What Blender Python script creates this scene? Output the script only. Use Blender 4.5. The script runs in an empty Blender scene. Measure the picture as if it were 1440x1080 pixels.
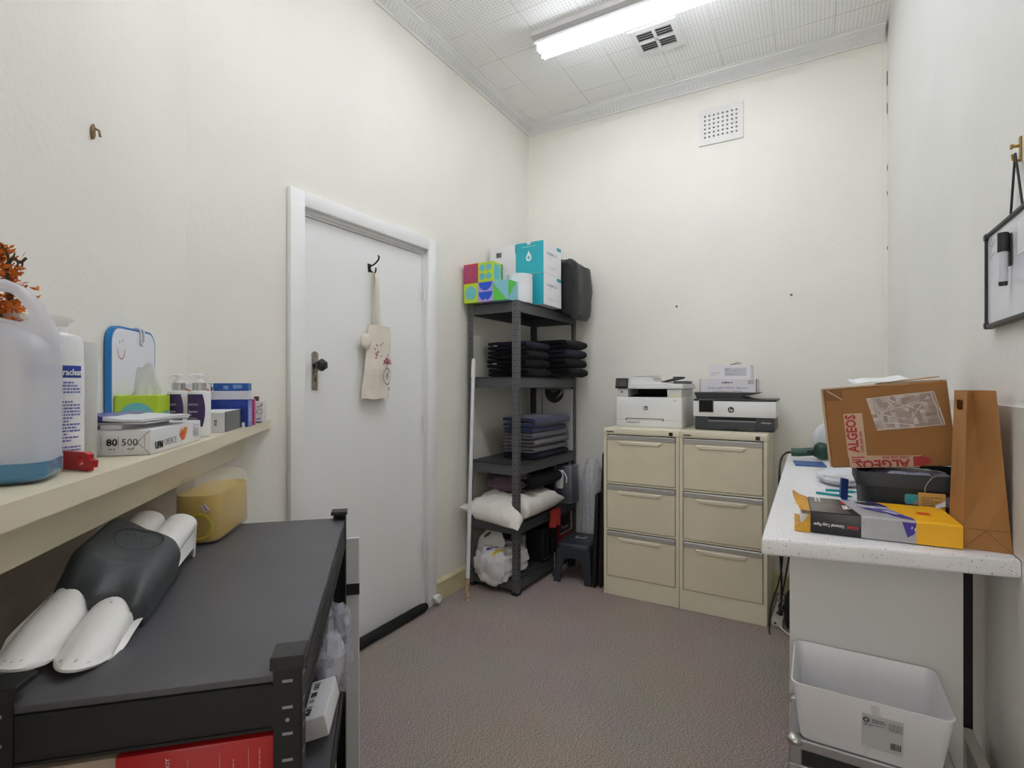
import bpy, bmesh, math, random
from mathutils import Vector, Matrix, noise, Euler
PI = math.pi
S = bpy.context.scene
COL = S.collection

# ---------------------------------------------------------------- colours and materials
def lin(c):
    if isinstance(c, str):
        c = [int(c[i:i + 2], 16) / 255 for i in (0, 2, 4)]
    return tuple((v / 12.92 if v <= .04045 else ((v + .055) / 1.055) ** 2.4) for v in c) + (1.0,)

MATS = {}
def mat(name, col='808080', rough=.5, metal=0, spec=.5, bump=0, bscale=200, var=0, vscale=6, trans=0,
        emit=0, ecol=None, alpha=1, coat=0, sheen=0, vcol=None, detail=3):
    if name in MATS:
        return MATS[name]
    m = bpy.data.materials.new(name)
    m.use_nodes = True
    nt = m.node_tree
    b = nt.nodes['Principled BSDF']
    b.inputs['Base Color'].default_value = lin(col)
    b.inputs['Roughness'].default_value = rough
    b.inputs['Metallic'].default_value = metal
    b.inputs['Specular IOR Level'].default_value = spec
    b.inputs['Transmission Weight'].default_value = trans
    b.inputs['Coat Weight'].default_value = coat
    b.inputs['Sheen Weight'].default_value = sheen
    b.inputs['Alpha'].default_value = alpha
    if emit:
        b.inputs['Emission Color'].default_value = lin(ecol or col)
        b.inputs['Emission Strength'].default_value = emit
    if bump or var:
        tc = nt.nodes.new('ShaderNodeTexCoord')
    if var:
        n = nt.nodes.new('ShaderNodeTexNoise')
        n.inputs['Scale'].default_value = vscale
        n.inputs['Detail'].default_value = 4
        nt.links.new(tc.outputs['Object'], n.inputs['Vector'])
        r = nt.nodes.new('ShaderNodeValToRGB')
        c = lin(col)
        c2 = lin(vcol) if vcol else tuple(x * (1 - var) for x in c[:3]) + (1,)
        r.color_ramp.elements[0].color = c2
        r.color_ramp.elements[0].position = .35
        r.color_ramp.elements[1].color = c
        r.color_ramp.elements[1].position = .65
        nt.links.new(n.outputs['Fac'], r.inputs['Fac'])
        nt.links.new(r.outputs['Color'], b.inputs['Base Color'])
    if bump:
        n = nt.nodes.new('ShaderNodeTexNoise')
        n.inputs['Scale'].default_value = bscale
        n.inputs['Detail'].default_value = detail
        nt.links.new(tc.outputs['Object'], n.inputs['Vector'])
        bp = nt.nodes.new('ShaderNodeBump')
        bp.inputs['Strength'].default_value = bump
        bp.inputs['Distance'].default_value = .004
        nt.links.new(n.outputs['Fac'], bp.inputs['Height'])
        nt.links.new(bp.outputs['Normal'], b.inputs['Normal'])
    MATS[name] = m
    return m

def sheer(name, col, clear, rough=.25, spec=.5, translucent=.4):
    """thin milky or clear plastic: part see-through, part scattering"""
    if name in MATS:
        return MATS[name]
    m = bpy.data.materials.new(name)
    m.use_nodes = True
    nt = m.node_tree
    b = nt.nodes['Principled BSDF']
    out = nt.nodes['Material Output']
    b.inputs['Base Color'].default_value = lin(col)
    b.inputs['Roughness'].default_value = rough
    b.inputs['Specular IOR Level'].default_value = spec
    tl = nt.nodes.new('ShaderNodeBsdfTranslucent'); tl.inputs['Color'].default_value = lin(col)
    tr = nt.nodes.new('ShaderNodeBsdfTransparent')
    m1 = nt.nodes.new('ShaderNodeMixShader'); m1.inputs[0].default_value = translucent
    m2 = nt.nodes.new('ShaderNodeMixShader'); m2.inputs[0].default_value = clear
    nt.links.new(b.outputs[0], m1.inputs[1]); nt.links.new(tl.outputs[0], m1.inputs[2])
    nt.links.new(m1.outputs[0], m2.inputs[1]); nt.links.new(tr.outputs[0], m2.inputs[2])
    nt.links.new(m2.outputs[0], out.inputs[0])
    MATS[name] = m
    return m

# ---------------------------------------------------------------- mesh helpers
def B():
    return bmesh.new()

def box(bm, x0, x1, y0, y1, z0, z1, mi=0, M=None):
    vs = [bm.verts.new((x, y, z)) for z in (z0, z1) for y in (y0, y1) for x in (x0, x1)]
    fs = []
    for q in ((0, 2, 3, 1), (4, 5, 7, 6), (0, 1, 5, 4), (2, 6, 7, 3), (0, 4, 6, 2), (1, 3, 7, 5)):
        f = bm.faces.new([vs[i] for i in q]); f.material_index = mi; fs.append(f)
    if M is not None:
        for v in vs: v.co = M @ v.co
    return fs      # order: bottom, top, front(-y), back(+y), left(-x), right(+x)

def rbox(bm, x0, x1, y0, y1, z0, z1, r=.004, seg=2, mi=0, M=None):
    t = bmesh.new()
    box(t, x0, x1, y0, y1, z0, z1)
    r = min(r, .49 * min(x1 - x0, y1 - y0, z1 - z0))
    bmesh.ops.bevel(t, geom=list(t.edges), offset=r, segments=seg, affect='EDGES', profile=.5)
    merge(bm, t, mi, M)

def merge(bm, t, mi=None, M=None):
    mp = {}
    for v in t.verts:
        mp[v] = bm.verts.new(M @ v.co if M is not None else v.co)
    for f in t.faces:
        try:
            g = bm.faces.new([mp[v] for v in f.verts])
        except ValueError:
            continue
        g.material_index = f.material_index if mi is None else mi
        g.smooth = f.smooth
    t.free()

def quad(bm, a, b, c, d, mi=0):
    f = bm.faces.new([bm.verts.new(p) for p in (a, b, c, d)]); f.material_index = mi
    return f

def ngon(bm, pts, mi=0):
    f = bm.faces.new([bm.verts.new(p) for p in pts]); f.material_index = mi
    return f

def prism(bm, pts, h, M=None, mi=0, z0=0):
    """polygon in xy extruded from z0 to z0+h"""
    lo = [bm.verts.new((p[0], p[1], z0)) for p in pts]
    hi = [bm.verts.new((p[0], p[1], z0 + h)) for p in pts]
    n = len(pts)
    fs = [bm.faces.new(lo[::-1]), bm.faces.new(hi)]
    for i in range(n):
        fs.append(bm.faces.new((lo[i], lo[(i + 1) % n], hi[(i + 1) % n], hi[i])))
    for f in fs: f.material_index = mi
    if M is not None:
        for v in lo + hi: v.co = M @ v.co
    return fs

def loft(bm, rings, mi=0, cap=True, closed=True):
    vs = [[bm.verts.new(p) for p in r] for r in rings]
    n = len(rings[0])
    for a, b in zip(vs, vs[1:]):
        for i in range(n if closed else n - 1):
            j = (i + 1) % n
            f = bm.faces.new((a[i], a[j], b[j], b[i])); f.material_index = mi
    if cap and closed:
        f = bm.faces.new(vs[0][::-1]); f.material_index = mi
        f = bm.faces.new(vs[-1]); f.material_index = mi
    return vs

def lathe(bm, prof, seg=24, c=(0, 0, 0), mi=0, M=None, cap=True):
    rings = []
    for r, z in prof:
        ring = []
        for i in range(seg):
            a = 2 * PI * i / seg
            p = Vector((c[0] + r * math.cos(a), c[1] + r * math.sin(a), c[2] + z))
            ring.append(M @ p if M is not None else p)
        rings.append(ring)
    loft(bm, rings, mi, cap)

def frame_of(d):
    d = Vector(d).normalized()
    u = d.cross(Vector((0, 0, 1)))
    if u.length < 1e-4: u = Vector((1, 0, 0))
    u.normalize()
    return u, d.cross(u).normalized()

def cyl(bm, p0, p1, r0, r1=None, seg=16, mi=0):
    r1 = r0 if r1 is None else r1
    p0, p1 = Vector(p0), Vector(p1)
    u, v = frame_of(p1 - p0)
    rings = [[p + (u * math.cos(2 * PI * i / seg) + v * math.sin(2 * PI * i / seg)) * r for i in range(seg)]
             for p, r in ((p0, r0), (p1, r1))]
    loft(bm, [r[::-1] for r in rings], mi)

def tube(bm, pts, r, seg=10, mi=0, sub=0):
    pts = [Vector(p) for p in pts]
    if sub: pts = spline(pts, sub)
    rings = []
    pu = None
    for i, p in enumerate(pts):
        d = (pts[min(i + 1, len(pts) - 1)] - pts[max(i - 1, 0)]).normalized()
        if pu is None:
            u, v = frame_of(d)
        else:
            u = (pu - d * pu.dot(d)).normalized(); v = d.cross(u)
        pu = u
        rr = r[i] if isinstance(r, (list, tuple)) and len(r) == len(pts) else (r if not isinstance(r, (list, tuple)) else r[0])
        rings.append([p + (u * math.cos(2 * PI * k / seg) + v * math.sin(2 * PI * k / seg)) * rr for k in range(seg)])
    loft(bm, rings, mi)

def spline(pts, sub=6):
    out = []
    n = len(pts)
    for i in range(n - 1):
        p0, p1, p2, p3 = pts[max(i - 1, 0)], pts[i], pts[i + 1], pts[min(i + 2, n - 1)]
        for k in range(sub):
            t = k / sub
            out.append(.5 * ((2 * p1) + (p2 - p0) * t + (2 * p0 - 5 * p1 + 4 * p2 - p3) * t * t + (3 * p1 - p0 - 3 * p2 + p3) * t ** 3))
    out.append(pts[-1])
    return out

def rrect(w, d, r, seg=5, cx=0, cy=0):
    pts = []
    r = min(r, w / 2 - 1e-5, d / 2 - 1e-5)
    for (sx, sy, a0) in ((1, 1, 0), (-1, 1, PI / 2), (-1, -1, PI), (1, -1, 1.5 * PI)):
        for k in range(seg + 1):
            a = a0 + PI / 2 * k / seg
            pts.append((cx + sx * (w / 2 - r) + r * math.cos(a), cy + sy * (d / 2 - r) + r * math.sin(a)))
    return pts

def rings_rr(levels, seg=5):
    """levels: (z, w, d, r[, cx, cy])"""
    out = []
    for L in levels:
        z, w, d, r = L[:4]
        cx, cy = (L[4], L[5]) if len(L) > 4 else (0, 0)
        out.append([Vector((p[0], p[1], z)) for p in rrect(w, d, r, seg, cx, cy)])
    return out

def blob(bm, c, rad, amp=.2, fs=3, seed=0, nu=28, nv=18, pw=1.0, flat=None, mi=0, ridge=False):
    """lumpy closed shape; pw<1 makes it boxier; flat = lowest z"""
    rings = []
    sg = lambda v: math.copysign(abs(v) ** pw, v)
    off = Vector((seed * 7.3, seed * 3.1, seed * 1.7))
    for j in range(nv + 1):
        t = -PI / 2 + PI * j / nv
        t = max(-PI / 2 + .02, min(PI / 2 - .02, t))
        ring = []
        for i in range(nu):
            a = 2 * PI * i / nu
            d = Vector((sg(math.cos(t)) * sg(math.cos(a)), sg(math.cos(t)) * sg(math.sin(a)), sg(math.sin(t))))
            nn = noise.noise(d * fs + off)
            if ridge: nn = (1 - 2 * abs(nn)) * .6 + .4 * noise.noise(d * fs * 2.3 + off)
            k = 1 + amp * nn
            p = Vector((c[0] + rad[0] * d.x * k, c[1] + rad[1] * d.y * k, c[2] + rad[2] * d.z * k))
            if flat is not None and p.z < flat: p.z = flat + .0004 * (i % 3)
            ring.append(p)
        rings.append(ring)
    loft(bm, rings, mi)

def folded(bm, w, d, t, layers=2, seed=0, amp=.006, flip=False, mi=0, ny=9, M=None, bulge=.35):
    """cloth folded back and forth along x (0..w), extruded over y (0..d), each layer t thick"""
    rnd = random.Random(seed)
    cen = []
    nx = 9
    for L in range(layers):
        z = t * (L + .5)
        xs = [t * .5 + (w - t) * k / nx for k in range(nx + 1)]
        if L % 2: xs = xs[::-1]
        for x in xs: cen.append(Vector((x, 0, z)))
        if L < layers - 1:
            xe = xs[-1]; s = 1 if xe > w / 2 else -1
            for k in range(1, 5):
                a = PI * k / 5
                cen.append(Vector((xe + s * t * .5 * math.sin(a), 0, z + t * .5 * (1 - math.cos(a)))))
    L1, L2 = [], []
    h = t * .485
    for i, p in enumerate(cen):
        dd = (cen[min(i + 1, len(cen) - 1)] - cen[max(i - 1, 0)]).normalized()
        nn = Vector((-dd.z, 0, dd.x))
        L1.append(p + nn * h); L2.append(p - nn * h)
    outl = L1 + L2[::-1]
    rings = []
    for j in range(ny + 1):
        y = d * j / ny
        e = min(j, ny - j)
        sc = (.62, .9, 1)[min(e, 2)]
        ring = []
        for i, p in enumerate(outl):
            q = p.copy()
            cz = cen[i if i < len(cen) else 2 * len(cen) - 1 - i]
            q = cz + (q - cz) * sc
            if flip: q.x = w - q.x
            q.y = y
            o = noise.noise_vector(Vector((q.x * 9 + seed, y * 7, q.z * 14 + seed * 2)))
            q += Vector((o.x * amp * 1.5, o.y * amp * 2, abs(o.z) * amp * .6 if p.z < t * .6 else o.z * amp * .5))
            q.z = max(q.z, .0005)
            ring.append(M @ q if M is not None else q)
        rings.append(ring)
    loft(bm, rings, mi)

def cushion(bm, w, d, h, seed=0, amp=.012, fs=5, nx=20, ny=16, mi=0, droop=None, pinch=.15, M=None):
    """two-sided filled bag: grid in xy (0..w, 0..d) with pinched edge seam; droop(x,y)->dz"""
    off = Vector((seed * 5.1, seed * 2.3, seed))
    top, bot = [], []
    for j in range(ny + 1):
        rt, rb = [], []
        for i in range(nx + 1):
            a, b = i / nx, j / ny
            e = (1 - (2 * a - 1) ** 4) * (1 - (2 * b - 1) ** 4)
            e = max(e, 0) ** .5
            x, y = w * a, d * b
            # concave sides between pointed corners
            x = w / 2 + (x - w / 2) * (1 - pinch * (1 - (2 * b - 1) ** 2) * abs(2 * a - 1))
            y = d / 2 + (y - d / 2) * (1 - pinch * (1 - (2 * a - 1) ** 2) * abs(2 * b - 1))
            nz = noise.noise(Vector((x * fs, y * fs, 0)) + off) * amp + noise.noise(Vector((x * fs * 3, y * fs * 3, 5)) + off) * amp * .5
            nr = abs(noise.noise(Vector((x * fs * 1.7, y * fs * 1.7, 9)) + off)) * amp * -1.2
            dz = droop(x, y) if droop else 0
            rt.append(Vector((x, y, h * .4 + h * .6 * e + (nz + nr) * min(1, e * 2) + dz)))
            rb.append(Vector((x, y, h * .4 - h * .4 * e + dz + nz * .2 * e)))
        top.append(rt); bot.append(rb)
    if M is not None:
        top = [[M @ p for p in r] for r in top]; bot = [[M @ p for p in r] for r in bot]
    vt = [[bm.verts.new(p) for p in r] for r in top]
    vb = [[None] * (nx + 1) for _ in range(ny + 1)]
    for j in range(ny + 1):
        for i in range(nx + 1):
            vb[j][i] = vt[j][i] if i in (0, nx) or j in (0, ny) else bm.verts.new(bot[j][i])
    for j in range(ny):
        for i in range(nx):
            for g, o in ((vt, 1), (vb, -1)):
                q = [g[j][i], g[j][i + 1], g[j + 1][i + 1], g[j + 1][i]]
                try:
                    f = bm.faces.new(q[::o]); f.material_index = mi
                except ValueError:
                    pass

_fc = {}
def text_bm(body, size, bold=0, spacing=1.0):
    cu = bpy.data.curves.new('lettering', 'FONT')
    cu.body = body; cu.size = size; cu.align_x = 'LEFT'; cu.align_y = 'BOTTOM_BASELINE'
    cu.offset = bold * size; cu.extrude = .00025; cu.resolution_u = 2; cu.space_character = spacing
    o = bpy.data.objects.new('lettering', cu)
    COL.objects.link(o)
    dg = bpy.context.evaluated_depsgraph_get()
    dg.update()
    me = bpy.data.meshes.new_from_object(o.evaluated_get(dg))
    t = bmesh.new(); t.from_mesh(me)
    bpy.data.objects.remove(o); bpy.data.curves.remove(cu); bpy.data.meshes.remove(me)
    return t

def text(bm, body, size, org, xd=(1, 0, 0), yd=(0, 0, 1), bold=0, mi=0, fit=None, center=False, lift=.0006, spacing=1.0, ysc=1.0):
    t = text_bm(body, size, bold, spacing)
    xs = [v.co.x for v in t.verts] or [0, 1]
    x0, x1 = min(xs), max(xs)
    k = fit / (x1 - x0) if fit else 1
    xd = Vector(xd).normalized(); yd = Vector(yd).normalized(); zd = xd.cross(yd)
    sh = -(x0 + x1) / 2 if center else -x0
    for v in t.verts:
        v.co = Vector(org) + xd * (v.co.x + sh) * k + yd * v.co.y * ysc + zd * (v.co.z + lift)
    merge(bm, t, mi)

def dashes(bm, org, xd, yd, w, rows, pitch, h, seed=0, mi=0, fill=.8, lift=.0006, word=.006):
    """rows of print too small to read, as short bars"""
    rnd = random.Random(seed)
    xd = Vector(xd).normalized(); yd = Vector(yd).normalized(); zd = xd.cross(yd)
    o = Vector(org) + zd * lift
    for r in range(rows):
        x = 0
        lim = w * (1 if rnd.random() < .7 else rnd.uniform(.4, .9))
        while x < lim:
            L = min(word * rnd.uniform(.5, 1.6), lim - x)
            a = o + xd * x - yd * (r * pitch)
            quad(bm, a, a + xd * L, a + xd * L + yd * h, a + yd * h, mi)
            x += L + word * .25

def disc_pts(c, xd, yd, r, seg=24, a0=0, a1=2 * PI, ry=None):
    xd = Vector(xd).normalized(); yd = Vector(yd).normalized(); c = Vector(c)
    full = abs(a1 - a0 - 2 * PI) < 1e-6
    n = seg if full else seg + 1
    return [c + xd * r * math.cos(a0 + (a1 - a0) * i / seg) + yd * (ry or r) * math.sin(a0 + (a1 - a0) * i / seg) for i in range(n)]

# ---------------------------------------------------------------- objects
def obj(name, bm, mats, parent=None, loc=None, rot=None, smooth=None, label=None, kind=None, fix=True):
    if fix:
        bmesh.ops.recalc_face_normals(bm, faces=bm.faces)
    me = bpy.data.meshes.new(name)
    bm.to_mesh(me); bm.free()
    if not isinstance(mats, (list, tuple)): mats = [mats]
    for m in mats: me.materials.append(m)
    if smooth:
        for p in me.polygons: p.use_smooth = True
        me.set_sharp_from_angle(angle=math.radians(smooth))
    o = bpy.data.objects.new(name, me)
    COL.objects.link(o)
    if parent: o.parent = parent
    if loc is not None: o.location = loc
    if rot is not None: o.rotation_euler = rot
    if label: o['label'] = label
    if kind: o['kind'] = kind
    return o

def tag(o, label, cat, group=None, kind=None):
    o['label'] = label; o['category'] = cat
    if group: o['group'] = group
    if kind: o['kind'] = kind
    return o

def thing(name, label, cat, loc=(0, 0, 0), rot=0, group=None):
    o = bpy.data.objects.new(name, None)
    o.empty_display_size = .05
    COL.objects.link(o)
    o.location = loc
    o.rotation_euler = rot if isinstance(rot, (tuple, list, Euler)) else (0, 0, rot)
    return tag(o, label, cat, group)

def struct(name, bm=None, mats=None, smooth=None, parent=None):
    if bm is None:
        o = bpy.data.objects.new(name, None); o.empty_display_size = .05; COL.objects.link(o)
    else:
        o = obj(name, bm, mats, parent, smooth=smooth)
    if not parent: o['kind'] = 'structure'
    return o

def copy_thing(src, loc, rot, label, group=None):
    c = src.copy(); COL.objects.link(c)
    c.location = loc
    c.rotation_euler = rot if isinstance(rot, (tuple, list)) else (0, 0, rot)
    c['label'] = label
    if group: c['group'] = group
    for ch in list(src.children):
        k = ch.copy(); COL.objects.link(k); k.parent = c
        for g in list(ch.children):
            q = g.copy(); COL.objects.link(q); q.parent = k
    return c

# the angled chimney wall: s runs along it towards the camera, n out into the room
O2 = Vector((-1.936, 1.025, 0)); UV = Vector((.692, -.722, 0)); NV = Vector((.722, .692, 0))
def DG(s, n, z): return O2 + UV * s + NV * n + Vector((0, 0, z))
RD = math.atan2(.692, .722)
TUBE, TUBE_FILL, HALL_FILL, EXPO = 13.0, 40.0, 9.0, 0.34
# ================================================================= materials shared
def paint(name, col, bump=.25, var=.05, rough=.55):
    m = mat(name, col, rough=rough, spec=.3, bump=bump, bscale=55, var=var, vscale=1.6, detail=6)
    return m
M_wall = paint('cream_wall_paint', 'f0ede4')
M_wall2 = paint('cream_wall_paint_right', 'f0efea')
M_trim = mat('cream_gloss_paint', 'e6dcc2', rough=.35, spec=.4, var=.05, vscale=4, bump=.05, bscale=30)
M_white = mat('white_gloss_paint', 'f1f1f0', rough=.35, spec=.4, bump=.04, bscale=12)
M_skirt = mat('skirting_paint', 'ddd0a9', rough=.45, var=.12, vscale=9)
M_black = mat('black_plastic', '1b1c1e', rough=.45)
M_dark = mat('near_black', '0b0b0c', rough=.7)
M_steel = mat('brushed_steel', 'b6b4ae', rough=.35, metal=1)
M_chrome = mat('chrome', 'c9cacc', rough=.15, metal=1)
M_paper = mat('white_paper', 'e9e9ea', rough=.6, spec=.3)
M_ink = mat('black_ink', '202024', rough=.6)
M_grey_ink = mat('grey_ink', '8b8b92', rough=.6)

def carpet():
    m = bpy.data.materials.new('brown_loop_carpet'); m.use_nodes = True
    nt = m.node_tree; b = nt.nodes['Principled BSDF']
    b.inputs['Roughness'].default_value = .95; b.inputs['Specular IOR Level'].default_value = .1
    tc = nt.nodes.new('ShaderNodeTexCoord')
    mp = nt.nodes.new('ShaderNodeMapping'); mp.inputs['Scale'].default_value = (95, 300, 1)
    mp.inputs['Rotation'].default_value = (0, 0, .18)
    nt.links.new(tc.outputs['Object'], mp.inputs['Vector'])
    n = nt.nodes.new('ShaderNodeTexNoise'); n.inputs['Scale'].default_value = 1.6; n.inputs['Detail'].default_value = 3
    nt.links.new(mp.outputs['Vector'], n.inputs['Vector'])
    n2 = nt.nodes.new('ShaderNodeTexNoise'); n2.inputs['Scale'].default_value = 2.2; n2.inputs['Detail'].default_value = 4
    nt.links.new(tc.outputs['Object'], n2.inputs['Vector'])
    r = nt.nodes.new('ShaderNodeValToRGB')
    r.color_ramp.elements[0].position = .38; r.color_ramp.elements[0].color = lin('75675f')
    r.color_ramp.elements[1].position = .62; r.color_ramp.elements[1].color = lin('d6c8c1')
    nt.links.new(n.outputs['Fac'], r.inputs['Fac'])
    mx = nt.nodes.new('ShaderNodeMix'); mx.data_type = 'RGBA'; mx.blend_type = 'MULTIPLY'; mx.inputs[0].default_value = .25
    nt.links.new(r.outputs['Color'], mx.inputs[6]); nt.links.new(n2.outputs['Color'], mx.inputs[7])
    nt.links.new(mx.outputs[2], b.inputs['Base Color'])
    bp = nt.nodes.new('ShaderNodeBump'); bp.inputs['Strength'].default_value = 1; bp.inputs['Distance'].default_value = .005
    nt.links.new(n.outputs['Fac'], bp.inputs['Height']); nt.links.new(bp.outputs['Normal'], b.inputs['Normal'])
    return m

def tiles():
    """perforated acoustic ceiling tiles, .3 m square with .02 m hole pitch"""
    m = bpy.data.materials.new('perforated_ceiling_tiles'); m.use_nodes = True
    nt = m.node_tree; b = nt.nodes['Principled BSDF']; b.inputs['Roughness'].default_value = .7
    b.inputs['Specular IOR Level'].default_value = .2
    tc = nt.nodes.new('ShaderNodeTexCoord'); sp = nt.nodes.new('ShaderNodeSeparateXYZ')
    nt.links.new(tc.outputs['Object'], sp.inputs[0])
    def mth(op, a, c=None):
        k = nt.nodes.new('ShaderNodeMath'); k.operation = op
        for i, v in enumerate((a, c)):
            if v is None: continue
            if isinstance(v, (int, float)): k.inputs[i].default_value = v
            else: nt.links.new(v, k.inputs[i])
        return k.outputs[0]
    def cell(o, off, pitch):      # signed distance from the cell centre, metres
        a = mth('MODULO', mth('ADD', o, 30 - off), pitch)
        return mth('SUBTRACT', a, pitch / 2)
    x, y = sp.outputs[0], sp.outputs[1]
    hx, hy = cell(x, .113, .02), cell(y, 2.77, .02)
    d = mth('SQRT', mth('ADD', mth('MULTIPLY', hx, hx), mth('MULTIPLY', hy, hy)))
    hole = mth('LESS_THAN', d, .0034)
    jx = mth('GREATER_THAN', mth('ABSOLUTE', cell(x, .113, .3)), .1488)
    jy = mth('GREATER_THAN', mth('ABSOLUTE', cell(y, 2.77, .3)), .1488)
    edge = mth('MAXIMUM', mth('GREATER_THAN', mth('ABSOLUTE', cell(x, .113, .3)), .141), mth('GREATER_THAN', mth('ABSOLUTE', cell(y, 2.77, .3)), .141))
    hole = mth('MULTIPLY', hole, mth('SUBTRACT', 1, edge))
    n = nt.nodes.new('ShaderNodeTexNoise'); n.inputs['Scale'].default_value = 2.1
    nt.links.new(tc.outputs['Object'], n.inputs['Vector'])
    jn = mth('MAXIMUM', jx, jy)
    jn = mth('MULTIPLY', jn, mth('SUBTRACT', mth('MULTIPLY', n.outputs['Fac'], 2.2), .45))
    fac = mth('MINIMUM', mth('ADD', mth('MULTIPLY', hole, .5), mth('MAXIMUM', jn, 0)), 1)
    mx = nt.nodes.new('ShaderNodeMix'); mx.data_type = 'RGBA'
    mx.inputs[6].default_value = lin('f4f4f2'); mx.inputs[7].default_value = lin('6d6a67')
    nt.links.new(fac, mx.inputs[0]); nt.links.new(mx.outputs[2], b.inputs['Base Color'])
    bp = nt.nodes.new('ShaderNodeBump'); bp.invert = True; bp.inputs['Strength'].default_value = .5; bp.inputs['Distance'].default_value = .003
    nt.links.new(fac, bp.inputs['Height']); nt.links.new(bp.outputs['Normal'], b.inputs['Normal'])
    return m

# ================================================================= room shell
XL, XR, YB, YF, ZC = -1.936, .373, 3.62, -.62, 3.32
bm = B(); box(bm, XL - .15, XR + .15, YF - 1.3, YB + .15, -.06, 0); struct('floor', bm, carpet())
bm = B(); box(bm, XL - .15, XR + .15, YF - .12, YB + .15, ZC, ZC + .06); struct('ceiling', bm, tiles())
DY0, DY1, DZ = 1.507, 2.348, 2.062          # door opening in the left wall
bm = B()
box(bm, XL - .14, XL, .80, DY0, 0, ZC); box(bm, XL - .14, XL, DY1, YB + .12, 0, ZC); box(bm, XL - .14, XL, DY0, DY1, DZ, ZC)
struct('wall_left', bm, M_wall)
bm = B(); box(bm, XL, XR + .1, YB, YB + .12, 0, ZC); struct('wall_back', bm, M_wall)
bm = B(); box(bm, XR, XR + .1, YF - .12, YB, 0, ZC); struct('wall_right', bm, M_wall2)
# angled chimney breast cutting the near left corner
bm = B()
L = 2.28
prism(bm, [tuple((O2 - UV * .01)[:2]), tuple((O2 + UV * L)[:2]), tuple((O2 + UV * L - NV * .12)[:2]), tuple((O2 - UV * .11 - NV * .12)[:2])], ZC)
struct('wall_chimney', bm, M_wall)
# rear wall behind the camera, with an open doorway to the hall and its added fill
ex = (O2 + UV * L).x
bm = B(); box(bm, ex - .1, ex + .02, YF - .12, YF, 0, ZC); box(bm, ex + .02, XR, YF - .12, YF, 2.35, ZC)
struct('wall_rear', bm, M_wall)
bm = B(); box(bm, ex - .1, XR + .1, YF - 1.3, YF - 1.2, 0, ZC); box(bm, ex - .1, ex, YF - 1.2, YF - .12, 0, ZC)
box(bm, XR, XR + .1, YF - 1.2, YF - .12, 0, ZC); box(bm, ex, XR, YF - 1.2, YF - .12, 2.6, 2.7)
struct('wall_hall', bm, M_wall2)

# cornice: stepped cove with dentil ribs, left and back only
def cornice(name, a, b, out, ribs):
    a, b, out = Vector(a), Vector(b), Vector(out)
    prof = [(0, -.078), (.010, -.080), (.014, -.070), (.018, -.068), (.024, -.052), (.036, -.034), (.050, -.020), (.062, -.014), (.064, -.006), (.078, -.004), (.078, 0), (0, 0)]
    bm = B()
    rings = [[p + out * q[0] + Vector((0, 0, ZC + q[1])) for q in prof] for p in (a, b)]
    loft(bm, rings)
    d = (b - a).normalized(); n = int((b - a).length / .026)
    for i in range(n):
        c = a + d * (.02 + i * .026)
        p = [c + out * q[0] + Vector((0, 0, ZC + q[1])) for q in ((.022, -.064), (.031, -.050), (.043, -.034))]
        for k in range(2):
            u = d * .007; e = out * .003 - Vector((0, 0, .003))
            quad(bm, p[k] - u + e, p[k] + u + e, p[k + 1] + u + e, p[k + 1] - u + e)
            quad(bm, p[k] - u, p[k] - u + e, p[k + 1] - u + e, p[k + 1] - u)
            quad(bm, p[k] + u, p[k] + u + e, p[k + 1] + u + e, p[k + 1] + u)
    return struct(name, bm, mat('cornice_white', 'e3e2df', rough=.5))
cornice('trim_1', (XL, 1.02, 0), (XL, YB, 0), (1, 0, 0), 1)
cornice('trim_2', (XL, YB, 0), (XR - .012, YB, 0), (0, -1, 0), 1)
# cover strip in the back right corner
bm = B(); box(bm, XR - .022, XR, YB - .01, YB, .9, ZC - .09)
for z0, z1 in ((2.98, 3.06), (2.82, 2.88), (2.5, 2.53), (2.36, 2.38), (2.05, 2.07)):
    box(bm, XR - .0035, XR - .0008, YB - .016, YB - .009, z0, z1, 1)
struct('trim_3', bm, [M_wall, mat('crack_dark', '4a4238', rough=.9)])
# skirting
bm = B()
def skirt(a, b, out, h=.125, t=.018):
    a, b, out = Vector(a), Vector(b), Vector(out)
    pr = [(0, 0), (t, 0), (t, h - .03), (t + .004, h - .028), (t + .006, h - .016), (t * .6, h - .004), (0, h)]
    loft(bm, [[p + out * q[0] + Vector((0, 0, q[1])) for q in pr] for p in (a, b)])
skirt((XL, 2.43, 0), (XL, YB, 0), (1, 0, 0)); struct('baseboard_left', bm, M_skirt, smooth=40)
bm = B(); skirt((XL + .02, YB, 0), (XR, YB, 0), (0, -1, 0)); struct('baseboard_back', bm, M_skirt, smooth=40)
bm = B(); skirt((XR, YF, 0), (XR, YB - .02, 0), (-1, 0, 0)); struct('baseboard_right', bm, M_skirt, smooth=40)

# ================================================================= door
door = struct('door_1')
bm = B()
xa = XL + .030
def arch(y0, y1, z0, z1): rbox(bm, XL, xa, y0, y1, z0, z1, .006)
arch(1.432, DY0, 0, 2.131); arch(DY1, 2.421, 0, 2.131); arch(DY0 - .01, DY1 + .01, DZ, 2.131)
box(bm, XL - .10, XL + .002, DY0 - .001, DY0 + .012, 0, DZ); box(bm, XL - .10, XL + .002, DY1 - .006, DY1 + .001, 0, DZ)
box(bm, XL - .10, XL + .002, DY0, DY1, DZ - .014, DZ + .001)
box(bm, XL - .10, XL - .012, DY0, DY1, DZ - .024, DZ - .013)
obj('door_frame', bm, M_white, door, smooth=30)
bm = B(); rbox(bm, XL - .052, XL - .016, DY0 + .013, DY1 - .007, .006, DZ - .027, .002, 1)
obj('door_leaf', bm, M_white, door)
xd_ = XL - .016
bm = B()
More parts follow.
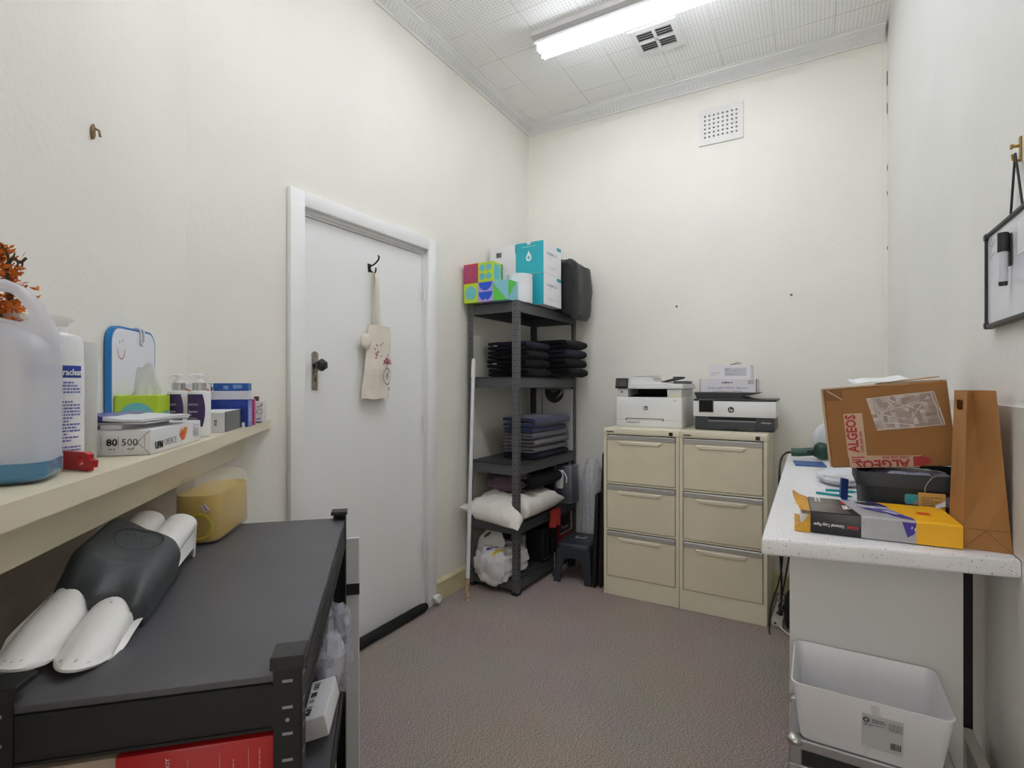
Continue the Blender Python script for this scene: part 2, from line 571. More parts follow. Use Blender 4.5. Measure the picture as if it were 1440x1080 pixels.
rbox(bm, xd_, xd_ + .004, 1.573, 1.609, 1.345, 1.425, .0019, 1); rbox(bm, xd_, xd_ + .004, 1.575, 1.606, 1.262, 1.345, .0019, 1)
lathe(bm, [(.018, 0), (.018, .004), (.0, .0041)], 16, M=Matrix.Translation((xd_, 1.591, 1.42)) @ Matrix.Rotation(PI / 2, 4, 'Y'))
prism(bm, [(-.010, 0), (.010, 0), (.010, .018), (0, .030), (-.010, .018)], .004, M=Matrix.Translation((xd_ + .004, 1.591, 1.335)) @ Matrix(((0, 0, 1, 0), (1, 0, 0, 0), (0, 1, 0, 0), (0, 0, 0, 1))))
cyl(bm, (xd_ + .003, 1.591, 1.312), (xd_ + .0046, 1.591, 1.312), .004, mi=1); box(bm, xd_ + .003, xd_ + .0046, 1.589, 1.593, 1.296, 1.312, 1)
cyl(bm, (xd_ + .003, 1.591, 1.416), (xd_ + .0046, 1.591, 1.416), .003, mi=1)
obj('lock_plate', bm, [mat('worn_nickel', 'a59c8e', rough=.4, metal=.8, var=.35, vscale=60), M_dark], door, label='worn metal lock plate with keyhole')
bm = B()
cyl(bm, (xd_ + .003, 1.591, 1.375), (xd_ + .022, 1.591, 1.375), .009)
R90 = Matrix.Translation((xd_ + .018, 1.591, 1.375)) @ Matrix.Rotation(PI / 2, 4, 'Y')
lathe(bm, [(.012, 0), (.024, .012), (.029, .030), (.024, .044), (.012, .052)], 6, M=R90)
obj('door_knob', bm, mat('bakelite', '15171a', rough=.3), door, label='black faceted door knob')
for z in (1.811, 1.072, .333):
    bm = B()
    cyl(bm, (XL + .006, DY1 - .012, z - .045), (XL + .006, DY1 - .012, z + .045), .006, seg=10)
    for k in (-.047, -.015, .015, .047): cyl(bm, (XL + .006, DY1 - .012, z + k - .002), (XL + .006, DY1 - .012, z + k + .003), .0075, seg=10)
    box(bm, XL - .018, XL - .0135, DY1 - .045, DY1 - .012, z - .042, z + .042)
    obj('hinge', bm, M_white, door, smooth=40)
# coat hook on the door
hk = thing('coat_hook', 'small dark metal coat hook screwed to the white door', 'hook', (xd_, 1.925, 1.885))
bm = B(); prism(bm, [(-.011, .016), (.011, .016), (.006, -.026), (-.006, -.026)], .005, M=Matrix(((0, 0, 1, 0), (1, 0, 0, 0), (0, 1, 0, 0), (0, 0, 0, 1))))
obj('back_plate', bm, mat('dark_bronze', '32271f', rough=.45, metal=.6), hk)
bm = B(); tube(bm, [(.004, 0, .004), (.030, 0, .008), (.056, .002, .024), (.066, .003, .042), (.060, .003, .052)], .0042, 8, sub=5)
tube(bm, [(.004, 0, -.010), (.022, 0, -.028), (.038, .002, -.032), (.046, .002, -.018), (.044, .002, -.008)], .004, 8, sub=5)
obj('prong', bm, MATS['dark_bronze'], hk, smooth=50)

# tote bag hanging from the hook
M_canvas = mat('calico', 'e9e1d2', rough=.85, bump=.35, bscale=260, var=.08, vscale=14, sheen=.2)
tb = thing('tote_bag', 'cream calico tote bag with bicycle print hanging on the door', 'bag', (xd_ + .005, 1.925, 1.215))
bm = B()
def tote(y, z, s):
    return Vector((.012 + s * (.010 + .016 * math.sin(PI * min(1, max(0, (y + .06) / .19)))) + .006 * noise.noise(Vector((y * 25, z * 16, s * 3))) + .012, y, z))
for s in (-1, 1):
    n1, n2 = 14, 22
    g = []
    for j in range(n2 + 1):
        z = .372 * j / n2
        y0 = -.082 + .05 * (z / .372) + (.004 * noise.noise(Vector((z * 20, 3, 0)))); y1 = .102 + .018 * (z / .372)
        g.append([bm.verts.new(tote(y0 + (y1 - y0) * i / n1, z + .004 * math.sin(i * .9) * (j == 0), s if 0 < i < n1 else 0)) for i in range(n1 + 1)])
    for j in range(n2):
        for i in range(n1):
            bm.faces.new((g[j][i], g[j][i + 1], g[j + 1][i + 1], g[j + 1][i]))
bmesh.ops.remove_doubles(bm, verts=bm.verts, dist=.0005)
bag = obj('bag_body', bm, M_canvas, tb, smooth=60)
bm = B()
blob(bm, (.03, -.055, .285), (.016, .036, .042), .35, 2.5, 4, 16, 10); obj('gathered_corner', bm, M_canvas, tb, smooth=60)
bm = B()
for off, x in ((-.012, .016), (.012, .034)):
    pts = [(x, .028 + off * .8, .372), (x, .018 + off * .5, .48), (x + .003, .012 + off * .3, .6), (.032, .004 + off * .15, .641)]
    pts = spline([Vector(p) for p in pts], 5)
    for a, b in zip(pts, pts[1:]):
        w = .011
        quad(bm, a - Vector((0, w, 0)), a + Vector((0, w, 0)), b + Vector((0, w, 0)), b - Vector((0, w, 0)))
        quad(bm, a - Vector((.003, w, 0)), a + Vector((-.003, w, 0)), b + Vector((-.003, w, 0)), b - Vector((.003, w, 0)))
obj('strap', bm, M_canvas, tb)
# print on the bag: wheel, flowers, letter D
def onbag(y, z): return tote(y, z, 1) + Vector((.0022, 0, 0))
bm = B()
for rr, w, a0, a1 in ((.042, .0022, 0, 2 * PI), (.012, .001, 0, 2 * PI)):
    n = 26
    for i in range(n):
        p = [onbag(.075 + (rr + e) * .72 * math.cos(a), .115 + (rr + e) * math.sin(a)) for a in (2 * PI * i / n, 2 * PI * (i + 1) / n) for e in (-w, w)]
        quad(bm, p[0], p[1], p[3], p[2])
for i in range(10):
    a = 2 * PI * i / 10
    p, q = Vector((.075, .115)), Vector((.075 + .03 * math.cos(a), .115 + .042 * math.sin(a)))
    t = Vector((-math.sin(a), math.cos(a))) * .0004
    quad(bm, onbag(*(p + t)), onbag(*(p - t)), onbag(*(q - t)), onbag(*(q + t)))
for i in range(6):
    p, q = Vector((.075 + .004 * i, .115 + .006 * i)), Vector((.075 + .004 * (i + 1), .115 + .006 * (i + 1)))
    quad(bm, onbag(p.x - .001, p.y), onbag(p.x + .001, p.y), onbag(q.x + .001, q.y), onbag(q.x - .001, q.y))
tt = text_bm('D', .024)
for v in tt.verts: v.co = onbag(.078 + v.co.x, .042 + v.co.y) + Vector((v.co.z, 0, 0))
merge(bm, tt, 0)
obj('wheel_print', bm, mat('print_grey', '5f5658', rough=.8), tb)
bm = B(); rnd = random.Random(3)
spots = [(.075 + rnd.gauss(0, .016), .19 + rnd.gauss(0, .011), rnd.uniform(.002, .006)) for _ in range(46)]
spots += [(.0 + rnd.uniform(-.012, .045), .245 + rnd.uniform(-.04, .04), rnd.uniform(.002, .005)) for _ in range(18)]
for y, z, r in spots:
    n = 7
    ngon(bm, [onbag(y + r * math.cos(2 * PI * i / n), z + r * math.sin(2 * PI * i / n)) for i in range(n)])
obj('flower_print', bm, mat('print_rose', 'a8606c', rough=.8), tb)
bm = B(); rnd = random.Random(5)
for k in range(16):
    z = .05 + k * .0065
    y = -.03 + rnd.uniform(0, .01)
    while y < .045:
        l = rnd.uniform(.004, .012)
        quad(bm, onbag(y, z), onbag(y + l, z), onbag(y + l, z + .0012), onbag(y, z + .0012)); y += l + .004
obj('script_print', bm, mat('print_faint', 'b9aaa6', rough=.8), tb)

# draught stopper along the door foot, door stop
bm = B()
pts = [Vector((XL + .034, 1.515 + .8 * i / 24, .026 + .002 * noise.noise(Vector((i * .8, 0, 0))))) for i in range(25)]
tube(bm, pts, [.026 if 0 < i < 24 else .018 for i in range(25)], 14)
tag(obj('draught_stopper', bm, mat('black_fabric', '141414', rough=.9, bump=.6, bscale=90, var=.5, vscale=50), smooth=50), 'long black fabric draught stopper along the foot of the door', 'draught stopper')
bm = B()
Md = Matrix.Translation((XL + .03, 2.392, .045)) @ Matrix.Rotation(PI / 2, 4, 'Y')
lathe(bm, [(.012, 0), (.014, .012), (.024, .016), (.026, .034), (.022, .040), (.017, .040), (.016, .037), (.001, .037)], 20, M=Md)
tag(obj('door_stop', bm, mat('white_plastic', 'ececec', rough=.35), smooth=40), 'round white door stop low on the door frame', 'door stop')
# ================================================================= wall and ceiling fittings
v = thing('wall_vent', 'square white air vent high on the back wall', 'vent', (-.513, YB, 2.985))
bm = B()
w, h = .27, .235
hx0, hz0, px_, pz_, hs = -.098, -.068, .0275, .0275, .0105
xs = sorted([-w / 2, w / 2] + [hx0 + px_ * i + s * hs / 2 for i in range(8) for s in (-1, 1)])
zs = sorted([-h / 2, h / 2] + [hz0 + pz_ * i + s * hs / 2 for i in range(6) for s in (-1, 1)])
for i in range(len(xs) - 1):
    for j in range(len(zs) - 1):
        if i % 2 == 1 and j % 2 == 1: continue
        box(bm, xs[i], xs[i + 1], -.012, -.002, zs[j], zs[j + 1])
bmesh.ops.remove_doubles(bm, verts=bm.verts, dist=1e-5)
obj('grille', bm, mat('vent_plaster', 'e4e3df', rough=.6), v)
bm = B(); box(bm, -w / 2 + .004, w / 2 - .004, -.002, -.0005, -h / 2 + .004, h / 2 - .004); obj('dark_backing', bm, M_dark, v)

cv = thing('ceiling_vent', 'white louvred air vent in the ceiling beside the strip light', 'vent', (-.786, 3.054, ZC))
bm = B()
fw, fd = .135, .128
for x0, x1, y0, y1 in ((-fw, -.1, -fd, fd), (.1, fw, -fd, fd), (-.1, .1, -fd, -.092), (-.1, .1, .092, fd), (-.008, .008, -.092, .092), (-.1, .1, -.008, .008)):
    box(bm, x0, x1, y0, y1, -.012, -.001)
obj('frame', bm, mat('vent_white', 'e6e6e4', rough=.5), cv)
bm = B()
for sx in (-1, 1):
    for sy in (-1, 1):
        for k in range(4):
            y = sy * (.018 + k * .021)
            Mt = Matrix.Translation((sx * .054, y, -.008)) @ Matrix.Rotation(.6, 4, 'X')
            box(bm, -.045, .045, -.008, .008, -.0008, .0008, M=Mt)
obj('louvre', bm, mat('louvre_grey', 'c9c7c4', rough=.5), cv)
bm = B(); box(bm, -.1, .1, -.092, .092, -.0015, -.0008); obj('dark_backing', bm, mat('duct_grey', '4a4846', rough=.8), cv)

fl = thing('strip_light', 'white fluorescent strip light glowing on the ceiling', 'light', (-1.385, 2.71, ZC))
bm = B(); box(bm, -.02, 1.6, -.070, .072, -.03, -.0005); obj('mounting_board', bm, mat('grey_board', 'c9c6c3', rough=.6), fl)
bm = B(); loft(bm, [[Vector((x, y, z)) for y, z in ((-.028, -.031), (-.062, -.062), (-.062, -.074), (.062, -.074), (.062, -.062), (.028, -.031))] for x in (.0, 1.28)])
obj('batten', bm, mat('batten_white', 'f2f2f2', rough=.4), fl)
for sy in (-.036, .036):
    for x in (.012, 1.25):
        bm = B(); rbox(bm, x - .006, x + .01, sy - .014, sy + .014, -.118, -.074, .004); obj('lamp_holder', bm, mat('holder_white', 'e9ecec', rough=.35), fl)
    bm = B(); cyl(bm, (.024, sy, -.1), (1.242, sy, -.1), .013, seg=14)
    obj('fluorescent_tube', bm, mat('tube_glow', 'ffffff', emit=TUBE, ecol='f1f6ff'), fl)
bm = B(); cyl(bm, (.075, -.01, -.0742), (.075, -.01, -.082), .012); cyl(bm, (.10, -.055, -.0742), (.10, -.055, -.079), .010)
obj('starter', bm, MATS['holder_white'], fl)

bm = B(); cyl(bm, (-1.36, 1.96, ZC), (-1.36, 1.96, ZC - .008), .055, seg=28)
tag(obj('ceiling_rose', bm, mat('stained_plaster', 'c9beb4', rough=.8, var=.15, vscale=30)), 'round stained cap on the ceiling near the left cornice', 'ceiling cap')

# wall plug left in the chimney wall, screws in the back wall
bm = B()
blob(bm, (0, -.004, 0), (.0055, .006, .018), .25, 4, 2, 12, 10)
tube(bm, [(0, -.004, .010), (.002, -.016, .004), (.003, -.018, -.010)], .003, 6)
tag(obj('wall_hook', bm, mat('old_brass', '8f7b57', rough=.5, var=.4, vscale=300), loc=DG(.62, .0, 1.90), rot=(0, 0, RD + PI / 2), smooth=60), 'small painted hook stub high on the chimney wall', 'hook')
def wall_screw(x, z, label):
    bm = B(); cyl(bm, (0, 0, 0), (0, -.012, 0), .004, seg=8); cyl(bm, (0, -.012, 0), (0, -.015, 0), .008, .005, seg=10); 
    tag(obj('wall_screw', bm, MATS['old_brass'], loc=(x, YB, z), smooth=40), label, 'screw')
wall_screw(-.108, 1.836, 'small screw in the back wall above the right filing cabinet')
wall_screw(-.794, 1.817, 'small screw in the back wall above the white printer')
# ================================================================= mantel shelf
ZM = 1.143
ms = thing('mantel_shelf', 'long cream painted mantel shelf along the angled chimney wall', 'shelf', DG(1.9, 0, 0), RD)
def slab(bm, n0, n1, z0, z1, s1=1.9, cut=True, s0=None, r=.003):
    """board along the chimney wall from s1 (near) to the left wall, end scribed to that wall"""
    e0, e1 = (-1.043 * n0 + .002, -1.043 * n1 + .002) if s0 is None else (s0, s0)
    prism(bm, [(n0, 1.9 - s1), (n1, 1.9 - s1), (n1, 1.9 - e1), (n0, 1.9 - e0)], z1 - z0, z0=z0)
bm = B(); slab(bm, .0, .227, ZM - .034, ZM); obj('shelf_board', bm, M_trim, ms)
bm = B(); slab(bm, .2265, .2395, ZM - .034, ZM + .0005, s0=.466); slab(bm, .2265, .233, ZM - .034, ZM - .0005, s1=.465); obj('front_lip', bm, M_trim, ms)
bm = B(); slab(bm, .105, .150, ZM - .128, ZM - .0345); obj('frieze_board', bm, M_trim, ms)
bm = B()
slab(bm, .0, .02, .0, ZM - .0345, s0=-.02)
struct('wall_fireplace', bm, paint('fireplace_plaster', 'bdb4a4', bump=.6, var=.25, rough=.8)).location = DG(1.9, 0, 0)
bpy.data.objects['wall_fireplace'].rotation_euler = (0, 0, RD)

# ---------------------------------------------------------------- big jug with blue liquid
M_milk = sheer('milky_plastic', 'eaeaf1', .42, .35, translucent=.35)
jug = thing('detergent_jug', 'large translucent white jug with blue liquid at the near end of the mantel shelf', 'jug', DG(1.229, .035, ZM), RD + .262)
W, D = .18, .12
bm = B()
lv = [(.0, W - .03, D - .03, .025), (.004, W - .008, D - .008, .028), (.012, W, D, .03), (.0325, W, D, .03), (.036, W - .003, D - .003, .03), (.19, W - .002, D - .002, .03), (.205, W - .004, D - .006, .032),
      (.222, W - .03, D - .026, .036), (.236, W - .07, D - .06, .03), (.240, W - .12, D - .09, .02)]
loft(bm, [[p + Vector((W / 2, D / 2, 0)) for p in r] for r in rings_rr(lv, 6)])
# moulded carrying handle: slab over the shoulder with a finger hole
outer = [(.178, .190), (.180, .216), (.178, .230), (.172, .246), (.160, .268), (.150, .284), (.140, .295), (.124, .302), (.08, .300), (.045, .296), (.012, .284), (.010, .190)]
hole = [(.060, .282), (.104, .288), (.122, .287), (.133, .280), (.143, .268), (.151, .254), (.150, .245), (.140, .240), (.122, .244), (.100, .250), (.070, .258), (.056, .268)]
t = bmesh.new()
Mh = Matrix(((1, 0, 0, 0), (0, 0, -1, 0), (0, 1, 0, 0), (0, 0, 0, 1)))
vo, vh = [], []
for y in (D / 2 - .026, D / 2 + .026):
    vo.append([t.verts.new((p[0], y, p[1])) for p in outer]); vh.append([t.verts.new((p[0], y, p[1])) for p in hole])
for a, b in (vo, vh):
    for i in range(len(a)): t.faces.new((a[i], a[(i + 1) % len(a)], b[(i + 1) % len(b)], b[i]))
for k in (0, 1):
    ed = [t.edges.get((r[i], r[(i + 1) % len(r)])) for r in (vo[k], vh[k]) for i in range(len(r))]
    bmesh.ops.triangle_fill(t, edges=ed, use_beauty=True)
rim = [t.edges.get((r[i], r[(i + 1) % len(r)])) for k in (0, 1) for r in (vo[k], vh[k]) for i in range(len(r))]
bmesh.ops.recalc_face_normals(t, faces=t.faces)
bmesh.ops.bevel(t, geom=rim, offset=.008, segments=3, affect='EDGES', profile=.5)
merge(bm, t)
cyl(bm, (.030, D / 2, .215), (.030, D / 2, .292), .024, .021, 20)
for f in bm.faces:
    if f.calc_center_median().z < .033: f.material_index = 1
obj('jug_body', bm, [M_milk, sheer('wetted_plastic', 'e6ecf1', .86, .35, translucent=.35)], jug, smooth=50)
bm = B(); cyl(bm, (.030, D / 2, .290), (.030, D / 2, .312), .024, seg=24); obj('cap', bm, mat('cap_blue', '2d5f9a', rough=.4), jug, smooth=40)
bm = B()
lv = [(.003, W - .034, D - .034, .025), (.006, W - .012, D - .012, .026), (.012, W - .004, D - .004, .028), (.034, W - .004, D - .004, .028)]
loft(bm, [[p + Vector((W / 2, D / 2, 0)) for p in r] for r in rings_rr(lv, 6)])
obj('liquid', bm, mat('blue_detergent', '04729f', rough=.15), jug, smooth=50, label='blue liquid')

# ---------------------------------------------------------------- disinfectant bottle, frosted cylinder
def tag_lines(bm, c, r, a0, a1, z_top, rows, pitch, h, seed):
    rnd = random.Random(seed)
    for k in range(rows):
        if rnd.random() < .12: continue
        a = a0
        end = a1 - (rnd.random() < .3) * rnd.uniform(.1, .5) * (a1 - a0)
        while a < end:
            b = min(a + rnd.uniform(.05, .16), end)
            z = z_top - k * pitch
            ng = max(1, int((b - a) / .1))
            P = lambda t, zz: Vector((c[0] + r * math.sin(t), c[1] - r * math.cos(t), zz))
            quad(bm, P(a, z), P(b, z), P(b, z + h), P(a, z + h))
            a = b + .03
def curved_panel(bm, c, r, a0, a1, z0, z1, n=14, mi=0, edge=None):
    """patch on a cylinder; angle 0 faces the camera side (-y), positive to +x; edge(t 0..1 height)->a1"""
    m = 10 if edge else 1
    P = lambda t, z: Vector((c[0] + r * math.sin(t), c[1] - r * math.cos(t), z))
    for j in range(m):
        za, zb = z0 + (z1 - z0) * j / m, z0 + (z1 - z0) * (j + 1) / m
        ea, eb = (edge(j / m), edge((j + 1) / m)) if edge else (a1, a1)
        for i in range(n):
            quad(bm, P(a0 + (ea - a0) * i / n, za), P(a0 + (ea - a0) * (i + 1) / n, za), P(a0 + (eb - a0) * (i + 1) / n, zb), P(a0 + (eb - a0) * i / n, zb), mi)
def curved_text(bm, body, size, c, r, a0, z, bold=0, spacing=1.0, xs=1.0):
    t = text_bm(body, size, bold, spacing)
    x0 = min(v.co.x for v in t.verts)
    for v in t.verts:
        a = a0 + (v.co.x - x0) * xs / r
        v.co = Vector((c[0] + (r + v.co.z) * math.sin(a), c[1] - (r + v.co.z) * math.cos(a), z + v.co.y))
    merge(bm, t)

vb = thing('disinfectant_bottle', 'white bottle with blue printed label half hidden behind the big jug', 'bottle', DG(1.0, .128, ZM), RD)
bm = B()
lathe(bm, [(.030, 0), (.036, .003), (.037, .01), (.037, .178), (.0365, .19), (.036, .222), (.033, .231), (.018, .236), (.013, .238)], 32)
obj('bottle_body', bm, mat('bottle_white', 'eeeef0', rough=.4, bump=.25, bscale=110), vb, smooth=50)
bm = B(); cyl(bm, (0, 0, .237), (0, 0, .248), .013, seg=20); obj('cap', bm, mat('cap_white', 'e8e8ea', rough=.4), vb, smooth=40)
bm = B(); curved_panel(bm, (0, 0), .0374, -1.0, 1.5, .158, .179); obj('label_band', bm, mat('label_blue', '2a3f9c', rough=.5), vb)
bm = B(); curved_text(bm, 'viraclean', .0155, (0, 0), .0377, .46, .1625, bold=.02, xs=.72); obj('lettering', bm, M_paper, vb)
bm = B(); tag_lines(bm, (0, 0), .0375, .2, 1.45, .148, 26, .0056, .0030, 4); obj('small_print', bm, mat('label_blue_ink', '6670b4', rough=.6), vb)
fc = thing('frosted_cylinder', 'plain frosted plastic cylinder behind the white labelled bottle', 'container', DG(.893, .109, ZM), RD)
bm = B(); lathe(bm, [(.026, 0), (.0275, .002), (.0285, .226), (.0278, .228), (.0268, .225), (.026, .004), (.001, .003)], 32, cap=False)
obj('cylinder_wall', bm, sheer('frosted_plastic', 'eeeeec', .38, .4), fc, smooth=50)

# ---------------------------------------------------------------- vase with dried orange flowers
vs_ = thing('glass_vase', 'clear glass vase with wide flared rim behind the big jug', 'vase', DG(.945, .062, ZM), RD)
bm = B(); lathe(bm, [(.025, 0), (.026, .004), (.024, .06), (.018, .15), (.022, .21), (.036, .245), (.058, .266), (.0595, .270), (.057, .270), (.035, .249), (.020, .213), (.016, .15), (.022, .06), (.022, .006), (.001, .006)], 36, cap=False)
obj('vase_glass', bm, sheer('vase_glass', 'f0f0ee', .68, .05, translucent=.2), vs_, smooth=50)
M_orange = mat('dried_orange', 'dd7a22', rough=.9, var=.5, vscale=80, vcol='a04e12')
def plume(name, label, base, tip, rad, seed, n=420):
    t = thing(name, label, 'dried flower', base, 0, 'dried flowers in the vase')
    rnd = random.Random(seed)
    d = Vector(tip) - Vector(base)
    bm = B(); tube(bm, [(0, 0, 0), d * .5 + Vector((.006, 0, 0)), d * .96], .002, 6); obj('stem', bm, mat('dry_stem', '5b4630', rough=.9), t)
    bm = B()
    for i in range(n):
        k = rnd.random() ** .8
        c = d * (.50 + .5 * k) + Vector((rnd.gauss(0, 1), rnd.gauss(0, 1), rnd.gauss(0, .6))) * rad * .42 * (1.15 - .5 * k)
        a = Vector((rnd.uniform(-1, 1), rnd.uniform(-1, 1), rnd.uniform(-.2, 1))).normalized()
        b = a.cross(Vector((rnd.uniform(-1, 1), rnd.uniform(-1, 1), rnd.uniform(-1, 1)))).normalized()
        l, w = rnd.uniform(.009, .02), rnd.uniform(.002, .0045)
        ngon(bm, [c - b * w * .4, c + a * l * .5 - b * w + d.normalized() * .001, c + a * l, c + a * l * .5 + b * w])
    obj('petals', bm, M_orange, t, fix=False)
    return t
b0 = DG(.952, .066, ZM + .155)
plume('dried_flower', 'upper orange dried flower plume standing behind the jug handle', b0 + Vector((.004, 0, 0)), DG(.975, .026, ZM + .385), .030, 1)
plume('dried_flower', 'lower orange dried flower plume seen through the jug handle', b0 + Vector((-.004, .004, 0)), DG(1.015, .040, ZM + .295), .028, 2, 300)
tw = thing('dried_twig', 'dark bare twig poking from the orange dried flowers', 'twig', b0 + Vector((0, -.006, 0)), RD, 'dried flowers in the vase')
bm = B(); tube(bm, [(0, 0, 0), (-.012, -.02, .1), (-.016, -.03, .19), (-.006, -.032, .212), (.006, -.034, .205), (.016, -.036, .213)], [.0025, .0025, .0022, .002, .0018, .001], 6, sub=3)
for p, q in (((-.012, -.032, .208), (-.020, -.036, .234)), ((.0, -.034, .209), (.003, -.036, .196)), ((.006, -.034, .206), (.009, -.034, .197)), ((-.013, -.03, .20), (-.004, -.03, .222))): tube(bm, [p, tuple((Vector(p) + Vector(q)) / 2 + Vector((.002, 0, .002))), q], [.0016, .0018, .001], 5)
obj('twig_stem', bm, mat('twig_brown', '463a2e', rough=.9), tw)

# ---------------------------------------------------------------- red jug opener
bm = B()
prof = [(0, 0), (.066, 0), (.066, .006), (.076, .006), (.078, .018), (.066, .020), (.066, .028), (.056, .031), (0, .031)]
M_ = Matrix(((1, 0, 0, 0), (0, 0, 1, 0), (0, 1, 0, 0), (0, 0, 0, 1)))
hole = [(.046 + .0075 * math.cos(-2 * PI * i / 20), .0155 + .0075 * math.sin(-2 * PI * i / 20)) for i in range(20)]
prof.insert(2, (.066, .003))
vo = [[bm.verts.new((p[0], y, p[1])) for p in prof] for y in (0, .009)]
vh = [[bm.verts.new((p[0], y, p[1])) for p in hole] for y in (0, .009)]
for a, b in ((vo[0], vo[1]), (vh[0], vh[1])):
    for i in range(len(a)): bm.faces.new((a[i], a[(i + 1) % len(a)], b[(i + 1) % len(a)], b[i]))
for k in (0, 1):
    edges = []
    for ring in (vo[k], vh[k]):
        for i in range(len(ring)): edges.append(bm.edges.get((ring[i], ring[(i + 1) % len(ring)])))
    bmesh.ops.triangle_fill(bm, edges=edges, use_beauty=True)
tag(obj('bottle_opener', bm, mat('red_plastic', 'b3141c', rough=.35), loc=DG(1.030, .152, ZM + .001), rot=(0, 0, RD - .6)), 'flat red plastic opener with a round hole, beside the big jug', 'opener')

# ---------------------------------------------------------------- paper ream with papers on top
rm = thing('paper_ream', 'white wrapped ream of office paper lying on the mantel shelf', 'paper ream', DG(.86, .012, ZM), RD)
bm = B(); rbox(bm, 0, .208, 0, .298, 0, .053, .004); obj('wrapper', bm, mat('ream_wrap', 'e4e4e6', rough=.35), rm, smooth=40)
bm = B(); text(bm, '80', .020, (.128, -.0005, .021), bold=.02); obj('lettering', bm, M_ink, rm)
bm = B(); text(bm, '500', .020, (.1555, -.0005, .021)); obj('lettering', bm, mat('soft_ink', '4a4a50', rough=.6), rm)
bm = B()
for x in (.118, .149, .196): box(bm, x, x + .0005, -.0012, -.0004, .016, .040)
for x in (.132, .165): dashes(bm, (x, -.0005, .013), (1, 0, 0), (0, 0, 1), .012, 1, .003, .0022, 3)
for p, q in (((.198, .012), (.208, .026)), ((.2075, .027), (.16, .052)), ):
    pass
# end fold of the wrapper: creased flap
quad(bm, (.2065, -.0008, .001), (.2075, -.0008, .002), (.183, -.0008, .028), (.182, -.0008, .0275))
quad(bm, (.206, -.0008, .052), (.207, -.0008, .051), (.183, -.0008, .027), (.182, -.0008, .0276))
quad(bm, (.183, -.0008, .0272), (.168, -.0008, .006), (.1685, -.0008, .0055), (.1835, -.0008, .0266))
obj('wrap_crease', bm, M_grey_ink, rm)
bm = B(); text(bm, 'UPM', .021, (.2085, .018, .0105), (0, 1, 0), (0, 0, 1), bold=.025, spacing=.9); obj('lettering', bm, M_ink, rm)
bm = B(); text(bm, 'OFFICE', .021, (.2085, .064, .0125), (0, 1, 0), (0, 0, 1), bold=-.008, fit=.068); obj('lettering', bm, mat('light_ink', '9fa0a6', rough=.6), rm)
bm = B()
org = [(.0, .5), (.12, .62), (.16, .98), (.3, .6), (.38, 1.0), (.5, .68), (.62, 1.02), (.76, .86), (1.0, 1.0), (.92, .5), (.6, .04), (.36, 0), (.14, .22)]
ngon(bm, [(.2087, .150 + p[0] * .052, .013 + p[1] * .032) for p in org], 0)
ngon(bm, [(.2089, .150 + p[0] * .052, .013 + p[1] * .032) for p in ((.6, .04), (.92, .5), (1.0, 1.0), (.76, .86), (.7, .45))], 1)
obj('leaf_logo', bm, [mat('logo_orange', 'd8622a', rough=.5), mat('logo_yellow', 'e3a23c', rough=.5)], rm)
bm = B(); dashes(bm, (.2085, .238, .042), (0, 1, 0), (0, 0, 1), .042, 6, .005, .0018, 8, word=.008); obj('small_print', bm, M_grey_ink, rm)

bk = thing('booklet', 'thin booklet with brown edge lying on the wrapped paper ream', 'booklet', DG(.852, .016, ZM + .0535), RD - .05)
bm = B(); rbox(bm, 0, .150, 0, .215, 0, .010, .0015, 1); obj('pages', bm, mat('page_grey', 'c9c9cf', rough=.6), bk)
bm = B(); box(bm, .0, .112, -.0012, .002, .001, .0095); obj('spine_strip', bm, mat('spine_brown', '6b5450', rough=.6, var=.4, vscale=40), bk)
bm = B(); rbox(bm, .02, .19, .012, .225, .0102, .014, .001, 1); obj('loose_sheets', bm, M_paper, bk)
en = thing('envelope', 'white and purple printed plastic envelope on top of the booklet', 'envelope', DG(.845, .012, ZM + .0685), RD - .12)
bm = B()
nx, ny = 16, 12
for z0, s in ((0, 1), (.003, 1)):
    pass
top = []
for j in range(ny + 1):
    r = []
    for i in range(nx + 1):
        a, b = i / nx, j / ny
        z = .006 + .010 * math.sin(PI * min(1, a * 1.25)) * (1 - .3 * b) + .003 * noise.noise(Vector((a * 4, b * 4, 1)))
        r.append((.195 * a, .2 * b, z))
    top.append(r)
vt = [[bm.verts.new(p) for p in r] for r in top]
vb_ = [[bm.verts.new((p[0], p[1], .0008 + .35 * (p[2] - .005) if i not in (0, nx) else .0008)) for i, p in enumerate(r)] for r in top]
for j in range(ny):
    for i in range(nx):
        bm.faces.new((vt[j][i], vt[j][i + 1], vt[j + 1][i + 1], vt[j + 1][i])).material_index = 1 if (i / nx < .58 and i > 0) else 0
        bm.faces.new((vb_[j][i], vb_[j + 1][i], vb_[j + 1][i + 1], vb_[j][i + 1]))
for i in range(nx):
    f = bm.faces.new((vb_[0][i], vb_[0][i + 1], vt[0][i + 1], vt[0][i])); f.material_index = 1 if i / nx < .58 else 0
    bm.faces.new((vb_[ny][i], vt[ny][i], vt[ny][i + 1], vb_[ny][i + 1]))
for j in range(ny):
    bm.faces.new((vb_[j][nx], vb_[j + 1][nx], vt[j + 1][nx], vt[j][nx])); bm.faces.new((vb_[j][0], vt[j][0], vt[j + 1][0], vb_[j + 1][0]))
obj('envelope_body', bm, [mat('envelope_white', 'dfe0e8', rough=.3), mat('envelope_purple', '5a55a4', rough=.3, var=.3, vscale=30)], en, smooth=60)

